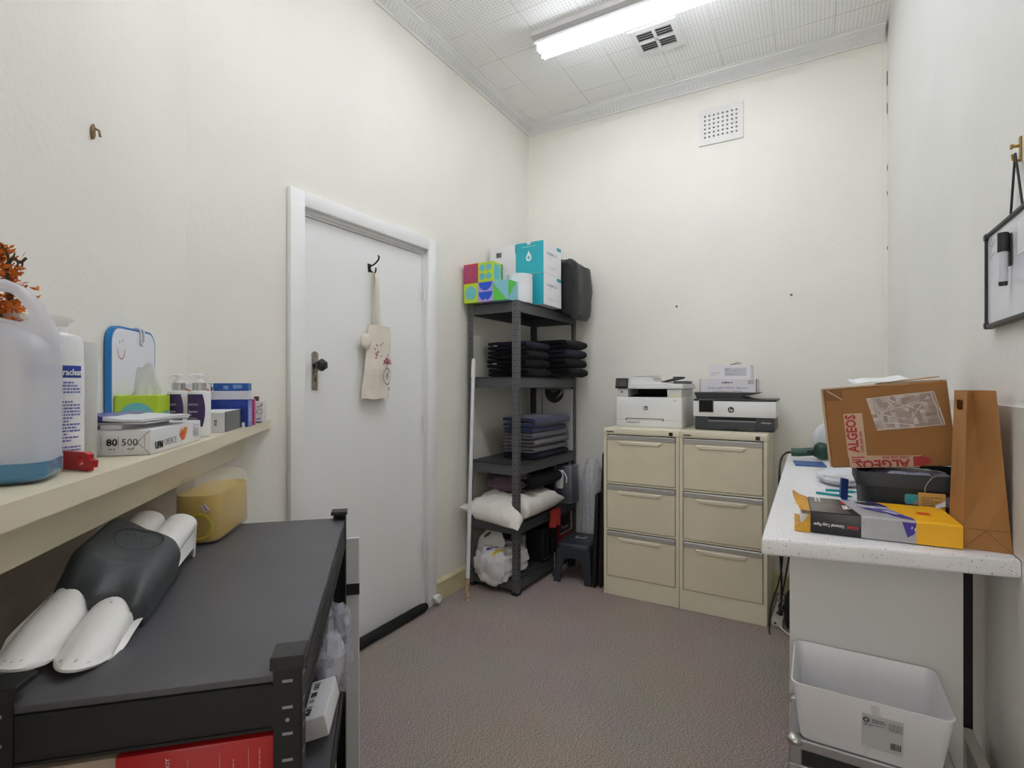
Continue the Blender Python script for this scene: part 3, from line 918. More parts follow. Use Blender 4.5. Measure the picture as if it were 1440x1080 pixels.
# ---------------------------------------------------------------- blue edged whiteboard on the shelf
wb = thing('small_whiteboard', 'small blue edged whiteboard with red smiley leaning on the chimney wall', 'whiteboard', DG(.566, .004, ZM + .0005), (0, 0, RD))
bm = B()
Mv = Matrix(((0, 0, 1, 0), (1, 0, 0, 0), (0, 1, 0, 0), (0, 0, 0, 1)))     # prism xy -> yz
oval = rrect(.262, .298, .045, 8, .131, .149)
prism(bm, oval, .013, M=Mv); obj('frame', bm, mat('frame_blue', '1477bd', rough=.35), wb, smooth=40)
bm = B(); prism(bm, rrect(.250, .286, .040, 8, .131, .149), .0008, M=Matrix.Translation((.0128, 0, 0)) @ Mv); obj('writing_surface', bm, mat('board_white', 'e6e8ef', rough=.2), wb)
bm = B()
def stroke(bm, pts, w, x=.0142, mi=0):
    pts = [Vector((x, p[0], p[1])) for p in pts]
    for a, b in zip(pts, pts[1:]):
        d = (b - a).normalized(); q = Vector((0, -d.z, d.y)) * w
        quad(bm, a - q, a + q, b + q, b - q, mi)
stroke(bm, [(.052 - .02 * math.cos(PI * i / 10), .238 - .026 * math.sin(PI * i / 10)) for i in range(11)], .0012)
stroke(bm, [(.043, .252), (.044, .261)], .0014); stroke(bm, [(.060, .256), (.061, .264)], .0014)
obj('smiley_drawing', bm, mat('red_marker', 'b5445a', rough=.6), wb)
bm = B()
for y in (.158, .178): tube(bm, [(.016, y, .262), (.017, y, .285), (.012, y, .302), (-.002, y, .302)], .0028, 8, sub=4)
tube(bm, [(.016, .158, .262), (.016, .168, .256), (.016, .178, .262)], .0028, 8, sub=3); cyl(bm, (.008, .158, .301), (.008, .178, .301), .003)
obj('hook_clip', bm, mat('clip_white', 'dcdde0', rough=.3), wb, smooth=50)

# ---------------------------------------------------------------- cube tissue box
def face_xz(bm, pts, y, mi=0):      # polygon on the -y face
    ngon(bm, [(p[0], y, p[1]) for p in pts], mi)
def circ(cx, cz, r, a0=0, a1=2 * PI, n=28):
    full = abs(a1 - a0 - 2 * PI) < 1e-6
    return [(cx + r * math.cos(a0 + (a1 - a0) * i / n), cz + r * math.sin(a0 + (a1 - a0) * i / n)) for i in range(n if full else n + 1)]
M_lime = mat('card_lime', 'b7d433', rough=.45); M_teal_c = mat('card_aqua', '6dbcc4', rough=.45)
tx = thing('tissue_box', 'lime cube tissue box with aqua disc and a tissue standing up, on the mantel shelf', 'tissue box', DG(.556, .0195, ZM), RD)
bm = B(); rbox(bm, 0, .100, 0, .075, 0, .118, .0015, 1); obj('carton', bm, M_lime, tx)
bm = B(); face_xz(bm, circ(.051, .059, .040), -.0006); ngon(bm, [(.1006, .045 + p[0], .05 + p[1]) for p in circ(0, 0, .028)]); obj('disc_print', bm, M_teal_c, tx)
bm = B()
rings = []
for j in range(9):
    z = .116 + .086 * j / 8; k = (1 - .45 * (j / 8)); ring = []
    for i in range(24):
        a = 2 * PI * i / 24
        rr = 1 + .22 * math.sin(3 * a + j * .5) + .25 * noise.noise(Vector((math.cos(a) * 2, math.sin(a) * 2, j * .35)))
        ring.append((.054 + .030 * k * rr * math.cos(a) + .006 * j / 8, .038 + .018 * k * rr * math.sin(a), z - .012 * (j == 8) * (1 + math.sin(2 * a + 1))))
    rings.append(ring)
loft(bm, rings); obj('tissue', bm, sheer('tissue_paper', 'eeeeee', .08, .9, translucent=.35), tx, smooth=60)

# ---------------------------------------------------------------- two pump bottles
M_purple = mat('label_purple', '3d2159', rough=.45)
def pump_bottle(loc, rot, label):
    t = thing('pump_bottle', label, 'bottle', loc, rot, 'purple labelled pump bottles')
    bm = B(); lathe(bm, [(.024, 0), (.0275, .003), (.028, .008), (.028, .120), (.026, .126), (.014, .129), (.013, .132)], 32)
    obj('bottle_body', bm, mat('lotion_white', 'ebebec', rough=.3), t, smooth=45)
    bm = B(); cyl(bm, (0, 0, .1295), (0, 0, .150), .0165, seg=24); obj('collar', bm, mat('satin_silver', 'c4c4c4', rough=.25, metal=.9), t, smooth=40)
    bm = B(); lathe(bm, [(.012, .150), (.011, .156), (.005, .160), (.0045, .166), (.009, .168), (.010, .172), (.007, .175)], 16)
    tube(bm, [(0, 0, .171), (-.014, -.008, .172), (-.021, -.012, .168)], .0035, 8, sub=3); obj('pump_head', bm, mat('pump_white', 'f0f0f0', rough=.3), t, smooth=45)
    bm = B()
    curved_panel(bm, (0, 0), .0283, -1.1, .6, .030, .119, edge=lambda k: .30 + .62 * math.sin(PI * (.18 + .64 * k)) * .85)
    obj('label', bm, M_purple, t)
    bm = B(); curved_text(bm, 'AMAZING', .0085, (0, 0), .0286, -.78, .088, xs=.74); curved_text(bm, 'Magnesium', .0088, (0, 0), .0286, -.72, .069, bold=.02, xs=.66); curved_text(bm, 'lotion', .006, (0, 0), .0286, -.72, .060, xs=.8); tag_lines(bm, (0, 0), .0285, -.72, .1, .052, 3, .007, .002, 6)
    obj('lettering', bm, mat('label_print', 'cdbfd8', rough=.5), t)
    return t
pb = pump_bottle(DG(.447, .129, ZM), RD - .1, 'white pump bottle with purple label touching the lime tissue box')
copy_thing(pb, DG(.470, .188, ZM), RD - .02, 'white pump bottle with purple label beside the grey phone box', 'purple labelled pump bottles')

# ---------------------------------------------------------------- boxes at the far end of the mantel
ph = thing('phone_box', 'small white box with black end at the front of the mantel shelf', 'box', DG(.355, .135, ZM), RD)
bm = B(); rbox(bm, 0, .0855, 0, .19, 0, .058, .0015, 1); obj('box_body', bm, mat('box_silver', 'd9d8dc', rough=.35), ph)
bm = B(); box(bm, .0855, .0868, .002, .188, .002, .063); obj('black_end', bm, mat('gloss_black', '232324', rough=.15), ph)
bm = B(); rbox(bm, .0, .0845, .0, .189, .0582, .063, .001, 1); obj('lid', bm, mat('lid_white', 'eeeef0', rough=.35), ph)
bm = B(); dashes(bm, (.060, -.0004, .022), (0, 0, 1), (-1, 0, 0), .018, 2, .004, .0025, 3, word=.007); obj('small_print', bm, M_ink, ph)

bb = thing('blue_box', 'deep blue carton with white lid standing on the mantel shelf', 'box', DG(.140, .100, ZM), RD)
bm = B(); rbox(bm, 0, .134, 0, .062, 0, .094, .001, 1); obj('carton', bm, mat('card_blue', '1440a8', rough=.4, var=.35, vscale=45, vcol='0c2c7d'), bb)
bm = B(); rbox(bm, -.001, .135, -.001, .063, .0942, .123, .001, 1); obj('lid', bm, mat('lid_pale', 'dcdce6', rough=.4), bb)
bm = B(); box(bm, .134, .1346, .004, .058, .003, .09, 0); obj('side_panel', bm, mat('card_lavender', '7d83d6', rough=.4), bb)
bm = B(); dashes(bm, (.1348, .012, .02), (0, 0, 1), (0, -1, 0), .05, 3, .012, .005, 5, word=.012); obj('side_print', bm, M_paper, bb)
tbx = thing('flat_box', 'flat bright blue box lying on the lid of the blue carton', 'box', DG(.135, .125, ZM + .1236), RD)
bm = B(); rbox(bm, 0, .108, 0, .05, 0, .026, .001, 1); obj('carton', bm, mat('card_bright_blue', '1d5cae', rough=.4, var=.3, vscale=30, vcol='1a4a94'), tbx)
bm = B(); dashes(bm, (.032, -.0006, .006), (1, 0, 0), (0, 0, 1), .018, 1, .004, .012, 2, word=.003); dashes(bm, (.062, -.0006, .008), (1, 0, 0), (0, 0, 1), .028, 1, .004, .013, 7, word=.004); obj('pale_print', bm, mat('print_pale_blue', '86ace0', rough=.5), tbx)
def vial(loc, label, c):
    t = thing('small_vial', label, 'vial', loc, RD, 'dark vials on the blue carton')
    bm = B(); lathe(bm, [(.007, 0), (.0078, .001), (.0078, .013), (.004, .016), (.004, .018)], 14); obj('glass', bm, mat('vial_dark', '2a1f24', rough=.15), t, smooth=40)
    bm = B(); cyl(bm, (0, 0, .0172), (0, 0, .0255), .0052, seg=12); obj('cap', bm, M_black, t, smooth=40)
    return t
v1 = vial(DG(.148 - .005, .118, ZM + .1236), 'dark vial on the lid of the blue carton, left of the flat blue box', 0)
pc = thing('photo_carton', 'low white carton with an orange swoosh behind the right pump bottle', 'box', DG(.30, .072, ZM), RD)
bm = B(); rbox(bm, 0, .060, 0, .12, 0, .148, .001, 1); obj('carton', bm, mat('card_white', 'dedcdd', rough=.4), pc)
bm = B(); ngon(bm, [(.0606, .1 - p[0], p[1]) for p in ((.0, .12), (.03, .122), (.06, .128), (.085, .142), (.09, .147), (.07, .147), (.04, .136), (.0, .13))]); face_xz(bm, [(.014, .147), (.022, .140), (.034, .130), (.05, .124), (.06, .122), (.06, .118), (.0, .118), (.0, .147)], -.0006); obj('swoosh', bm, mat('swoosh_tan', 'c07a50', rough=.5), pc)
pk = thing('pink_box', 'narrow pink box between the blue carton and the glasses box', 'box', DG(.055, .178, ZM), RD)
bm = B(); rbox(bm, 0, .058, 0, .022, 0, .092, .001, 1); obj('carton', bm, mat('card_pink', 'd4577b', rough=.45, var=.12, vscale=20), pk)
sb = thing('glasses_box', 'small white box printed with a drawing of spectacles at the far end of the shelf', 'box', DG(-.085, .177, ZM), RD)
bm = B(); rbox(bm, 0, .058, 0, .05, 0, .080, .001, 1); obj('carton', bm, mat('card_white2', 'e2e1e6', rough=.4), sb)
bm = B()
def stroke_y(bm, pts, w, y=-.0006, mi=0):
    for a, b in zip(pts, pts[1:]):
        a, b = Vector((a[0], y, a[1])), Vector((b[0], y, b[1])); d = (b - a).normalized(); q = Vector((-d.z, 0, d.x)) * w
        quad(bm, a - q, a + q, b + q, b - q, mi)
stroke_y(bm, [(.018 + .012 * math.cos(.35 * i), .030 + .009 * math.sin(.35 * i)) for i in range(19)], .0007)
stroke_y(bm, [(.046 + .010 * math.cos(.35 * i), .042 + .009 * math.sin(.35 * i)) for i in range(19)], .0007)
stroke_y(bm, [(.028, .033), (.036, .041)], .0008); stroke_y(bm, [(.008, .036), (.012, .055), (.03, .06)], .0008); stroke_y(bm, [(.036, .058), (.05, .064), (.057, .072)], .0012)
obj('spectacle_drawing', bm, mat('drawing_ink', '4a4e62', rough=.5), sb)
bm = B(); face_xz(bm, [(.04, .058), (.057, .062), (.057, .070), (.05, .064)], -.0005); obj('yellow_dab', bm, mat('dab_yellow', 'd5cc4a', rough=.5), sb)
bm = B(); face_xz(bm, [(.022, .008), (.048, .012), (.05, .018), (.03, .012)], -.0005); obj('blue_dab', bm, mat('dab_blue', '5568b8', rough=.5), sb)
sp = thing('spray_bottle', 'little white pump spray bottle behind the glasses box', 'bottle', DG(-.118, .160, ZM), RD)
bm = B(); lathe(bm, [(.013, 0), (.014, .002), (.014, .078), (.009, .086)], 20); obj('bottle_body', bm, mat('spray_glass', 'c9c6c4', rough=.2), sp, smooth=40)
bm = B(); cyl(bm, (0, 0, .086), (0, 0, .103), .0115, seg=18); cyl(bm, (0, 0, .103), (0, 0, .126), .008, seg=16); obj('spray_head', bm, MATS['pump_white'], sp, smooth=40)
bm = B(); rbox(bm, -.008, .008, -.008, .008, 0, .098, .001, 1)
tag(obj('brown_box', bm, mat('card_maroon', '5a3a3e', rough=.5), loc=DG(-.158, .196, ZM), rot=(0, 0, RD)), 'tiny dark brown box behind the glasses box', 'box')
bm = B(); rbox(bm, 0, .02, 0, .016, 0, .016, .001, 1)
tag(obj('white_tag_box', bm, M_paper, loc=DG(.158, .205, ZM), rot=(0, 0, RD)), 'tiny white carton at the shelf edge before the blue carton', 'box')
bm = B(); rbox(bm, 0, .03, 0, .022, 0, .006, .001, 1); box(bm, .001, .029, -.0005, .001, .001, .005)
tag(obj('spectacle_case', bm, mat('case_grey', '55565c', rough=.5), loc=DG(-.045, .205, ZM), rot=(0, 0, RD)), 'tiny dark grey case at the shelf edge before the glasses box', 'case')
# ================================================================= metal racks
M_rack = mat('rack_black', '1d1e20', rough=.5, spec=.4)
M_deck = mat('rack_deck', '525156', rough=.42, spec=.5, bump=.04, bscale=400, var=.12, vscale=7)
def rack(name, label, loc, rot, d, w, h, decks, M_post, M_beam, M_top, beam=.058, cap=True, foot=True, tint=None):
    t = thing(name, label, 'shelving', loc, rot)
    P = .038
    for ix, (x, sx) in enumerate(((0, 1), (d, -1))):
        for iy, (y, sy) in enumerate(((0, 1), (w, -1))):
            bm = B()
            box(bm, min(x, x + sx * P), max(x, x + sx * P), min(y, y + sy * .002), max(y, y + sy * .002), .012, h)
            box(bm, min(x, x + sx * .002), max(x, x + sx * .002), min(y, y + sy * P), max(y, y + sy * P), .012, h)
            n = int(h / .0375)
            for k in range(n):
                z = h - .03 - k * .0375
                if z < .05: break
                yo = y - sy * .0004
                box(bm, x + sx * .019 - .007, x + sx * .019 + .007, min(yo, y), max(yo, y), z - .002, z + .002, 1)
                xo = x - sx * .0004
                box(bm, min(xo, x), max(xo, x), y + sy * .019 - .007, y + sy * .019 + .007, z - .002, z + .002, 1)
                if k % 3 == 1:
                    cyl(bm, (x + sx * .019, yo, z - .018), (x + sx * .019, y, z - .018), .003, seg=8, mi=1)
                    cyl(bm, (xo, y + sy * .019, z - .018), (x, y + sy * .019, z - .018), .003, seg=8, mi=1)
            post = obj('post', bm, [M_post, mat('slot_dark', '0a0a0b', rough=.8) if not tint else tint], t)
            if cap:
                bm = B(); rbox(bm, min(x - sx * .003, x + sx * .042), max(x - sx * .003, x + sx * .042), min(y - sy * .003, y + sy * .042), max(y - sy * .003, y + sy * .042), h - .004, h + .006, .001, 1)
                box(bm, min(x - sx * .003, x + sx * .042), max(x - sx * .003, x + sx * .042), min(y - sy * .003, y - sy * .0005), max(y - sy * .003, y - sy * .0005), h - .012, h - .003)
                obj('post_cap', bm, M_black, post)
            if foot:
                bm = B(); rbox(bm, min(x - sx * .003, x + sx * .044), max(x - sx * .003, x + sx * .044), min(y - sy * .003, y + sy * .044), max(y - sy * .003, y + sy * .044), 0, .02, .002, 1)
                obj('post_foot', bm, M_black, post)
    for z in decks:
        bm = B(); rbox(bm, .003, d - .003, .003, w - .003, z - .010, z, .001, 1); obj('deck', bm, M_top, t)
        for (x0, x1, y0, y1) in ((.002, d - .002, .0022, .012), (.002, d - .002, w - .012, w - .0022), (.0022, .012, .012, w - .012), (d - .012, d - .0022, .012, w - .012)):
            bm = B()
            box(bm, x0, x1, y0, y1, z - .010 - beam, z - .0105)
            if x1 - x0 > .1:
                yy = y0 - .003 if y0 < .1 else y1
                box(bm, x0 + .038, x1 - .038, yy, yy + .003, z - .016, z - .0108); box(bm, x0 + .038, x1 - .038, yy, yy + .003, z - .010 - beam, z - .006 - beam)
            else:
                xx = x0 - .003 if x0 < .1 else x1
                box(bm, xx, xx + .003, y0 + .03, y1 - .03, z - .016, z - .0108); box(bm, xx, xx + .003, y0 + .03, y1 - .03, z - .010 - beam, z - .006 - beam)
            obj('beam', bm, M_beam, t)
    return t
ND, SD = .190, 1.285       # near-left corner of the low rack (n, s)
low = rack('low_rack', 'low black metal rack with grey board top in front of the chimney wall', DG(SD, ND, 0), RD, (.383), .895, .897, (.876, .45, .10), M_rack, M_rack, M_deck, beam=.066,
           tint=mat('slot_light', '8d8d90', rough=.6))
ZD = .8765
# ---------------------------------------------------------------- yellow liquid can lying on the rack
can = thing('liquid_can', 'squat translucent can half full of yellow liquid on the low rack under the mantel shelf', 'can', DG(.592, .160, ZD), RD - .085)
CW, CD, CH = .112, .25, .166
M_can = sheer('can_plastic', 'f3f3ee', .72, .2, translucent=.35)
bm = B()
lv = [(0, CW - .03, CD - .03, .03), (.004, CW - .008, CD - .008, .035), (.014, CW, CD, .036), (.075, CW, CD, .036), (CH - .040, CW, CD, .036), (CH - .016, CW - .006, CD - .006, .036), (CH - .005, CW - .022, CD - .022, .034), (CH, CW - .05, CD - .05, .025)]
loft(bm, [[p + Vector((CW / 2, CD / 2, 0)) for p in r] for r in rings_rr(lv, 7)])
obj('can_body', bm, M_can, can, smooth=50)
bm = B()
lv = [(.003, CW - .034, CD - .034, .03), (.006, CW - .014, CD - .014, .033), (.014, CW - .005, CD - .005, .034), (.126, CW - .005, CD - .005, .034)]
loft(bm, [[p + Vector((CW / 2, CD / 2, 0)) for p in r] for r in rings_rr(lv, 7)])
obj('liquid', bm, mat('yellow_liquid', 'd3ab06', rough=.1, spec=.5), can, smooth=50, label='yellow liquid')
bm = B()
R_ = Matrix.Translation((.066, -.0008, .048)) @ Matrix.Rotation(PI / 2, 4, 'X')
lathe(bm, [(.034, 0), (.034, .0022), (.029, .0022), (.029, 0)], 32, M=R_, cap=False); obj('moulded_ring', bm, mat('ring_yellow', 'd1bf35', rough=.3), can, smooth=50)
bm = B(); Ms = Matrix.Translation((.082, -.0012, .095)) @ Matrix.Rotation(-.62, 4, 'Y')
box(bm, -.006, .006, -.0008, 0, -.010, .010, M=Ms); obj('sticker', bm, M_paper, can)
bm = B(); text(bm, 'BULK', .008, Ms @ Vector((.003, -.0012, -.008)), Ms.to_3x3() @ Vector((0, 0, 1)), Ms.to_3x3() @ Vector((-1, 0, 0)), bold=.02, fit=.016, lift=.0003); obj('lettering', bm, mat('red_ink', 'a8383c', rough=.6), can)

# ---------------------------------------------------------------- white twin-trough leg rest with dark padded cover
lr = thing('leg_rest', 'white moulded twin trough leg rest with dark grey padded cover lying on the low rack', 'leg rest', DG(1.240, .160, ZD + .0250), (0, .195, RD + .105))
LEN, HW = .548, .0675
def piece(pts, t):
    for (a, za), (b, zb) in zip(pts, pts[1:]):
        if t <= b: return za + (zb - za) * max(0, t - a) / (b - a)
    return pts[-1][1]
def smooth_fn(pts, r=.025):
    return lambda t: sum(piece(pts, t + r * k / 4) for k in range(-4, 5)) / 9
crest = smooth_fn([(-.03, .004), (0, .008), (.05, .024), (.10, .038), (.155, .050), (.25, .063), (.35, .077), (.45, .090), (.548, .099), (.6, .102)])
def cs(t):      # cross-section of two half round channels side by side
    zc = crest(t); r = HW / 2; out = []
    dep = min(.030, .012 + zc * .35)
    for c in (r, 3 * r):
        for k in range(13):
            a = PI - PI * k / 12
            if c > r and k == 0: continue
            out.append((c + r * math.cos(a), max(zc - dep + dep * math.sin(a) ** .75, .004)))
    return out
bm = B()
N = 48
top = []; bot = []
for i in range(N + 1):
    t = LEN * i / N
    p = cs(t); f = max(0, 1 - t / .10)
    # tongue shaped near ends: edges of each channel start further back
    pull = lambda x: .044 * (abs(((x / HW) % 1) - .5) * 2 if 0 < x < 2 * HW and abs(x - HW) > 1e-6 else 1) ** 2.2
    top.append([Vector((x, t + pull(x) * f, z)) for x, z in p])
    bot.append([Vector((HW + (x - HW) * .96, t + pull(x) * f, z - .004)) for x, z in p])
vt = [[bm.verts.new(p) for p in r] for r in top]; vb_ = [[bm.verts.new(p) for p in r] for r in bot]
M_ = len(top[0])
for i in range(N):
    for k in range(M_ - 1):
        bm.faces.new((vt[i][k], vt[i][k + 1], vt[i + 1][k + 1], vt[i + 1][k])); bm.faces.new((vb_[i][k], vb_[i + 1][k], vb_[i + 1][k + 1], vb_[i][k + 1]))
    for k in (0, M_ - 1): bm.faces.new((vt[i][k], vt[i + 1][k], vb_[i + 1][k], vb_[i][k]))
for i in (0, N):
    for k in range(M_ - 1): bm.faces.new((vt[i][k], vt[i][k + 1], vb_[i][k + 1], vb_[i][k]))
# side skirts reaching towards the board, cut into a long arch
for sgn in (-1, 1):
    up, dn = [], []
    for i in range(N + 1):
        e = top[i][0 if sgn < 0 else -1]; t = LEN * i / N
        arch = .034 * min(1, max(0, (t - .06) / .10)) * min(1, max(0, (LEN - .018 - t) / .022))
        up.append(e.copy()); dn.append(Vector((e.x + sgn * .010 * min(1, t / .08), e.y, min(e.z - .0015, arch + .001))))
    off = Vector((sgn * .0035, 0, 0))
    A = [[bm.verts.new(p) for p in L_] for L_ in (up, dn, [p - off for p in dn], [p - off for p in up])]
    for i in range(N):
        for q in range(3): bm.faces.new((A[q][i], A[q][i + 1], A[q + 1][i + 1], A[q + 1][i]))
    for i in (0, N): bm.faces.new([A[q][i] for q in range(4)])
obj('trough_shell', bm, mat('moulded_white', 'eeece9', rough=.3, var=.05, vscale=8), lr, smooth=55)
bm = B(); rnd = random.Random(11)
for k in range(13):
    c = rnd.choice((HW * .5, HW * 1.5, HW * 1.5)) + rnd.gauss(0, .012); t = rnd.choice((.010 + rnd.random() * .006, .012, .14))
    z = crest(t) + .0012
    quad(bm, (c, t, z), (c + .0012, t, z), (c + .003, t + .005, z), (c + .0015, t + .004, z))
obj('scuff_marks', bm, mat('scuff_grey', '57544f', rough=.8), lr)
# padded cover: rounded slab draped over both channels
T0, T1 = .150, .405
ctop_mid = smooth_fn([(T0 - .05, .046), (T0, .050), (T0 + .02, .066), (.222, .088), (.26, .091), (T1, .103), (T1 + .05, .107)], .012)
x0, x1 = -.003, 2 * HW + .012
RC = .032
def sect(t):
    zt = ctop_mid(t); pts = []
    zb = max(.012, crest(t) - .044); zl = max(.02, crest(t) - .014)
    pts.append((x0 - .001, zl)); pts.append((x0, zl * .5 + (zt - RC) * .5))
    for k in range(7): a = PI - (PI / 2) * k / 6; pts.append((x0 + RC + RC * math.cos(a), zt - RC + RC * math.sin(a)))
    for k in range(1, 12): pts.append((x0 + RC + (x1 - x0 - 2 * RC) * k / 12, zt + .001 * math.sin(PI * k / 12)))
    for k in range(7): a = PI / 2 - (PI / 2) * k / 6; pts.append((x1 - RC + RC * math.cos(a), zt - RC + RC * math.sin(a)))
    pts.append((x1, zb * .5 + (zt - RC) * .5)); pts.append((x1 + .003, zb))
    return pts
n1 = 30; secs = []; under = []
for i in range(n1 + 1):
    t = T0 + (T1 - T0) * i / n1; e = n1 - i
    ins = (.012, .006, .002, 0)[min(e, 3)] if e < i else (.003, .001, 0)[min(i, 2)]
    front = max(0, 1 - i / 10); skew = -.2
    ring, ur = [], []
    for x, z in sect(t):
        # foot of the cover follows the channels: pulled back over the crests, hanging in the valley and at the sides
        y = t + front * (.022 * abs(math.sin(PI * min(max(x, 0), 2 * HW) / HW)) - .006 + .04 * max(0, (.022 - x) / .025) + .026 * max(0, min(1, (x - 2 * HW) / .010)))
        y -= (.012 * max(0, (abs(x - HW) / (HW + .013)) ** 6)) * (1 if e < 4 else 0) * .9
        y += skew * (x - HW)
        far_ = max(0, 1 - e / 7); zz = z - ins * .9 - .016 * far_ ** 1.5 * max(0, (x - HW) / HW) ** 2
        zz += (.024 * max(0, (HW - x) / HW) - .004 * max(0, (x - HW) / HW)) * min(1, i / 8)
        ring.append(Vector((HW + (x - HW) * (1 - ins / HW * .7), y, zz)))
        ch = crest(t) - min(.030, .012 + crest(t) * .35) * (1 - abs(math.sin(PI * min(max(x, 0), 2 * HW) / HW)) ** .75) if 0 < x < 2 * HW else 0
        ur.append(Vector((HW + (x - HW) * .94, y, min(zz - .005, max(zz - .02, ch + .001)))))
    secs.append(ring); under.append(ur)
bm = B()
va = [[bm.verts.new(p) for p in r] for r in secs]; vu = [[bm.verts.new(p) for p in r] for r in under]
m = len(secs[0])
for i in range(n1):
    for k in range(m - 1):
        bm.faces.new((va[i][k], va[i][k + 1], va[i + 1][k + 1], va[i + 1][k])); bm.faces.new((vu[i][k], vu[i + 1][k], vu[i + 1][k + 1], vu[i][k + 1]))
    for k in (0, m - 1): bm.faces.new((va[i][k], va[i + 1][k], vu[i + 1][k], vu[i][k]))
for i in (0, n1):
    for k in range(m - 1): bm.faces.new((va[i][k], va[i][k + 1], vu[i][k + 1], vu[i][k]))
cover = obj('padded_cover', bm, mat('foam_charcoal', '3f4447', rough=.5, spec=.45, bump=.10, bscale=600), lr, smooth=50, label='dark grey padded cover with oval emblem')
# oval emblem pressed into the top of the cover
def ctop(x, y): return ctop_mid(y) + .0018 + .024 * max(0, (HW - x) / HW)
ec = (HW * 1.12, .318); er = (.040, .050)
bm = B(); n = 48
for i in range(n):
    a0, a1 = 2 * PI * i / n, 2 * PI * (i + 1) / n
    w0 = .0006 + .0016 * max(0, math.sin((a0 + a1) / 2))
    pts = [(ec[0] + (er[0] + o * w0) * math.cos(a), ec[1] + (er[1] + o * w0) * math.sin(a)) for a in (a0, a1) for o in (-1, 1)]
    q = [Vector((x, y, ctop(x, y) + .0004)) for x, y in pts]
    quad(bm, q[0], q[1], q[3], q[2])
obj('emblem_rim', bm, mat('foam_shadow', '15171a', rough=.8), cover)
bm = B(); rnd = random.Random(8)
def mark(pts, w=.0005):
    pp = [Vector((x, y, ctop(x, y) + .0006)) for x, y in pts]
    for a, b in zip(pp, pp[1:]):
        d = (b - a); q = Vector((-d.y, d.x, 0)).normalized() * w
        quad(bm, a - q, a + q, b + q, b - q)
for k in range(20):
    a = PI * .82 - k * PI * .78 / 19
    c = Vector((ec[0] + er[0] * .86 * math.cos(a), ec[1] + er[1] * .84 * math.sin(a))); u = Vector((-math.sin(a), math.cos(a))); r = Vector((math.cos(a), math.sin(a)))
    mark([c - u * .0014 + r * rnd.uniform(-.0016, .0016), c + r * .0018, c + u * .0014 + r * rnd.uniform(-.0016, .0016)], .0004)
f_ = lambda pts: [(ec[0] + x * .68, ec[1] + y * 1.5) for x, y in pts]
mark(f_([(-.038, .008), (-.03, .004), (-.018, .008), (-.012, .012)])); mark(f_([(-.022, .016), (-.014, .010), (-.004, .008), (.002, .012)])); mark(f_([(.002, .020), (.006, .012), (.004, .0)]))
mark(f_([(.004, .002), (.012, -.010), (.030, -.008), (.044, -.014), (.050, -.022)])); mark(f_([(-.006, .014), (.006, .016)]))
for x, y in ((-.026, -.010), (-.022, -.020), (-.010, -.014), (-.006, -.004)): mark(f_([(x, y), (x + .004, y + .001)]), .0008)
obj('emblem_marks', bm, mat('foam_mark', '23282c', rough=.8), cover)

# ---------------------------------------------------------------- things on the lower tiers of the low rack
ZB2 = .4505
def RK(x, y, z): return DG(SD - y, ND + x, z)
red = thing('red_tool_box', 'red printed tool battery carton on the middle tier of the low rack', 'carton', RK(.145, .012, ZB2), RD)
bm = B(); rbox(bm, 0, .205, 0, .10, 0, .335, .004); box(bm, .004, .20, .03, .0985, .3352, .3385); obj('carton', bm, mat('card_red', 'b3191c', rough=.35), red, smooth=40)
bm = B(); box(bm, .012, .030, -.0008, 0, .15, .310); obj('logo_band', bm, M_ink, red)
bm = B(); text(bm, 'PRO', .0145, (.0272, -.0009, .265), (0, 0, 1), (-1, 0, 0), bold=.035, fit=.036); text(bm, 'TOOL', .0145, (.0272, -.0009, .155), (0, 0, 1), (-1, 0, 0), bold=.035, fit=.04) if False else None
obj('brand_lettering', bm, mat('card_pale', 'd9c7c0', rough=.5), red)
bm = B(); text(bm, 'BATTERY & CHARGER KIT', .007, (.066, -.0002, .213), (0, 0, 1), (-1, 0, 0), fit=.112)
obj('lettering', bm, mat('card_pale', 'd9c7c0', rough=.5), red)
bm = B()
for x, z0, z1 in ((.088, .06, .319), (.128, .06, .321), (.165, .06, .322)): box(bm, x, x + .0008, -.0009, -.0001, z0, z1)
for i, x in enumerate((.0925, .097, .131, .136, .141, .147, .163, .170, .175, .181)):
    dashes(bm, (x, -.0004, .12), (0, 0, 1), (-1, 0, 0), (.1, .09, .14, .15, .16, .19, .15, .17, .14, .2)[i], 1, .004, .0018, 20 + i, word=.006)
obj('small_print', bm, mat('card_pinkish', 'c98a80', rough=.5), red)
bg = thing('beige_carton', 'plain beige carton behind the rack post, left of the red tool carton', 'carton', RK(.045, .03, ZB2), RD)
bm = B(); rbox(bm, 0, .094, 0, .30, 0, .325, .004); obj('carton', bm, mat('card_beige', 'b9a795', rough=.6), bg, smooth=40)
pr2 = thing('opened_ream', 'white paper ream wrapper lying askew at the right edge of the low rack middle tier', 'paper ream', RK(.300, .46, ZB2 + .020), (0, -.22, RD - .06))
bm = B(); rbox(bm, 0, .078, 0, .165, 0, .05, .004); obj('wrapper', bm, mat('ream_wrap', 'e4e4e6'), pr2, smooth=40)
bm = B(); text(bm, '500  80', .017, (.0856, .17, .018), (0, -1, 0), (0, 0, -1), bold=.01, lift=.0004) if False else None
text(bm, '500', .020, (.030, .150, .0503), (0, -1, 0), (1, 0, 0), lift=.0005); text(bm, '80', .020, (.030, .108, .0503), (0, -1, 0), (1, 0, 0), bold=.02, lift=.0005); text(bm, '77', .016, (.030, .080, .0503), (0, -1, 0), (1, 0, 0), lift=.0005)
obj('lettering', bm, M_ink, pr2)
bm = B(); text(bm, 'UPM', .018, (.030, .05, .0503), (0, -1, 0), (1, 0, 0), bold=.02, lift=.0005); obj('brand_lettering', bm, M_ink, pr2)
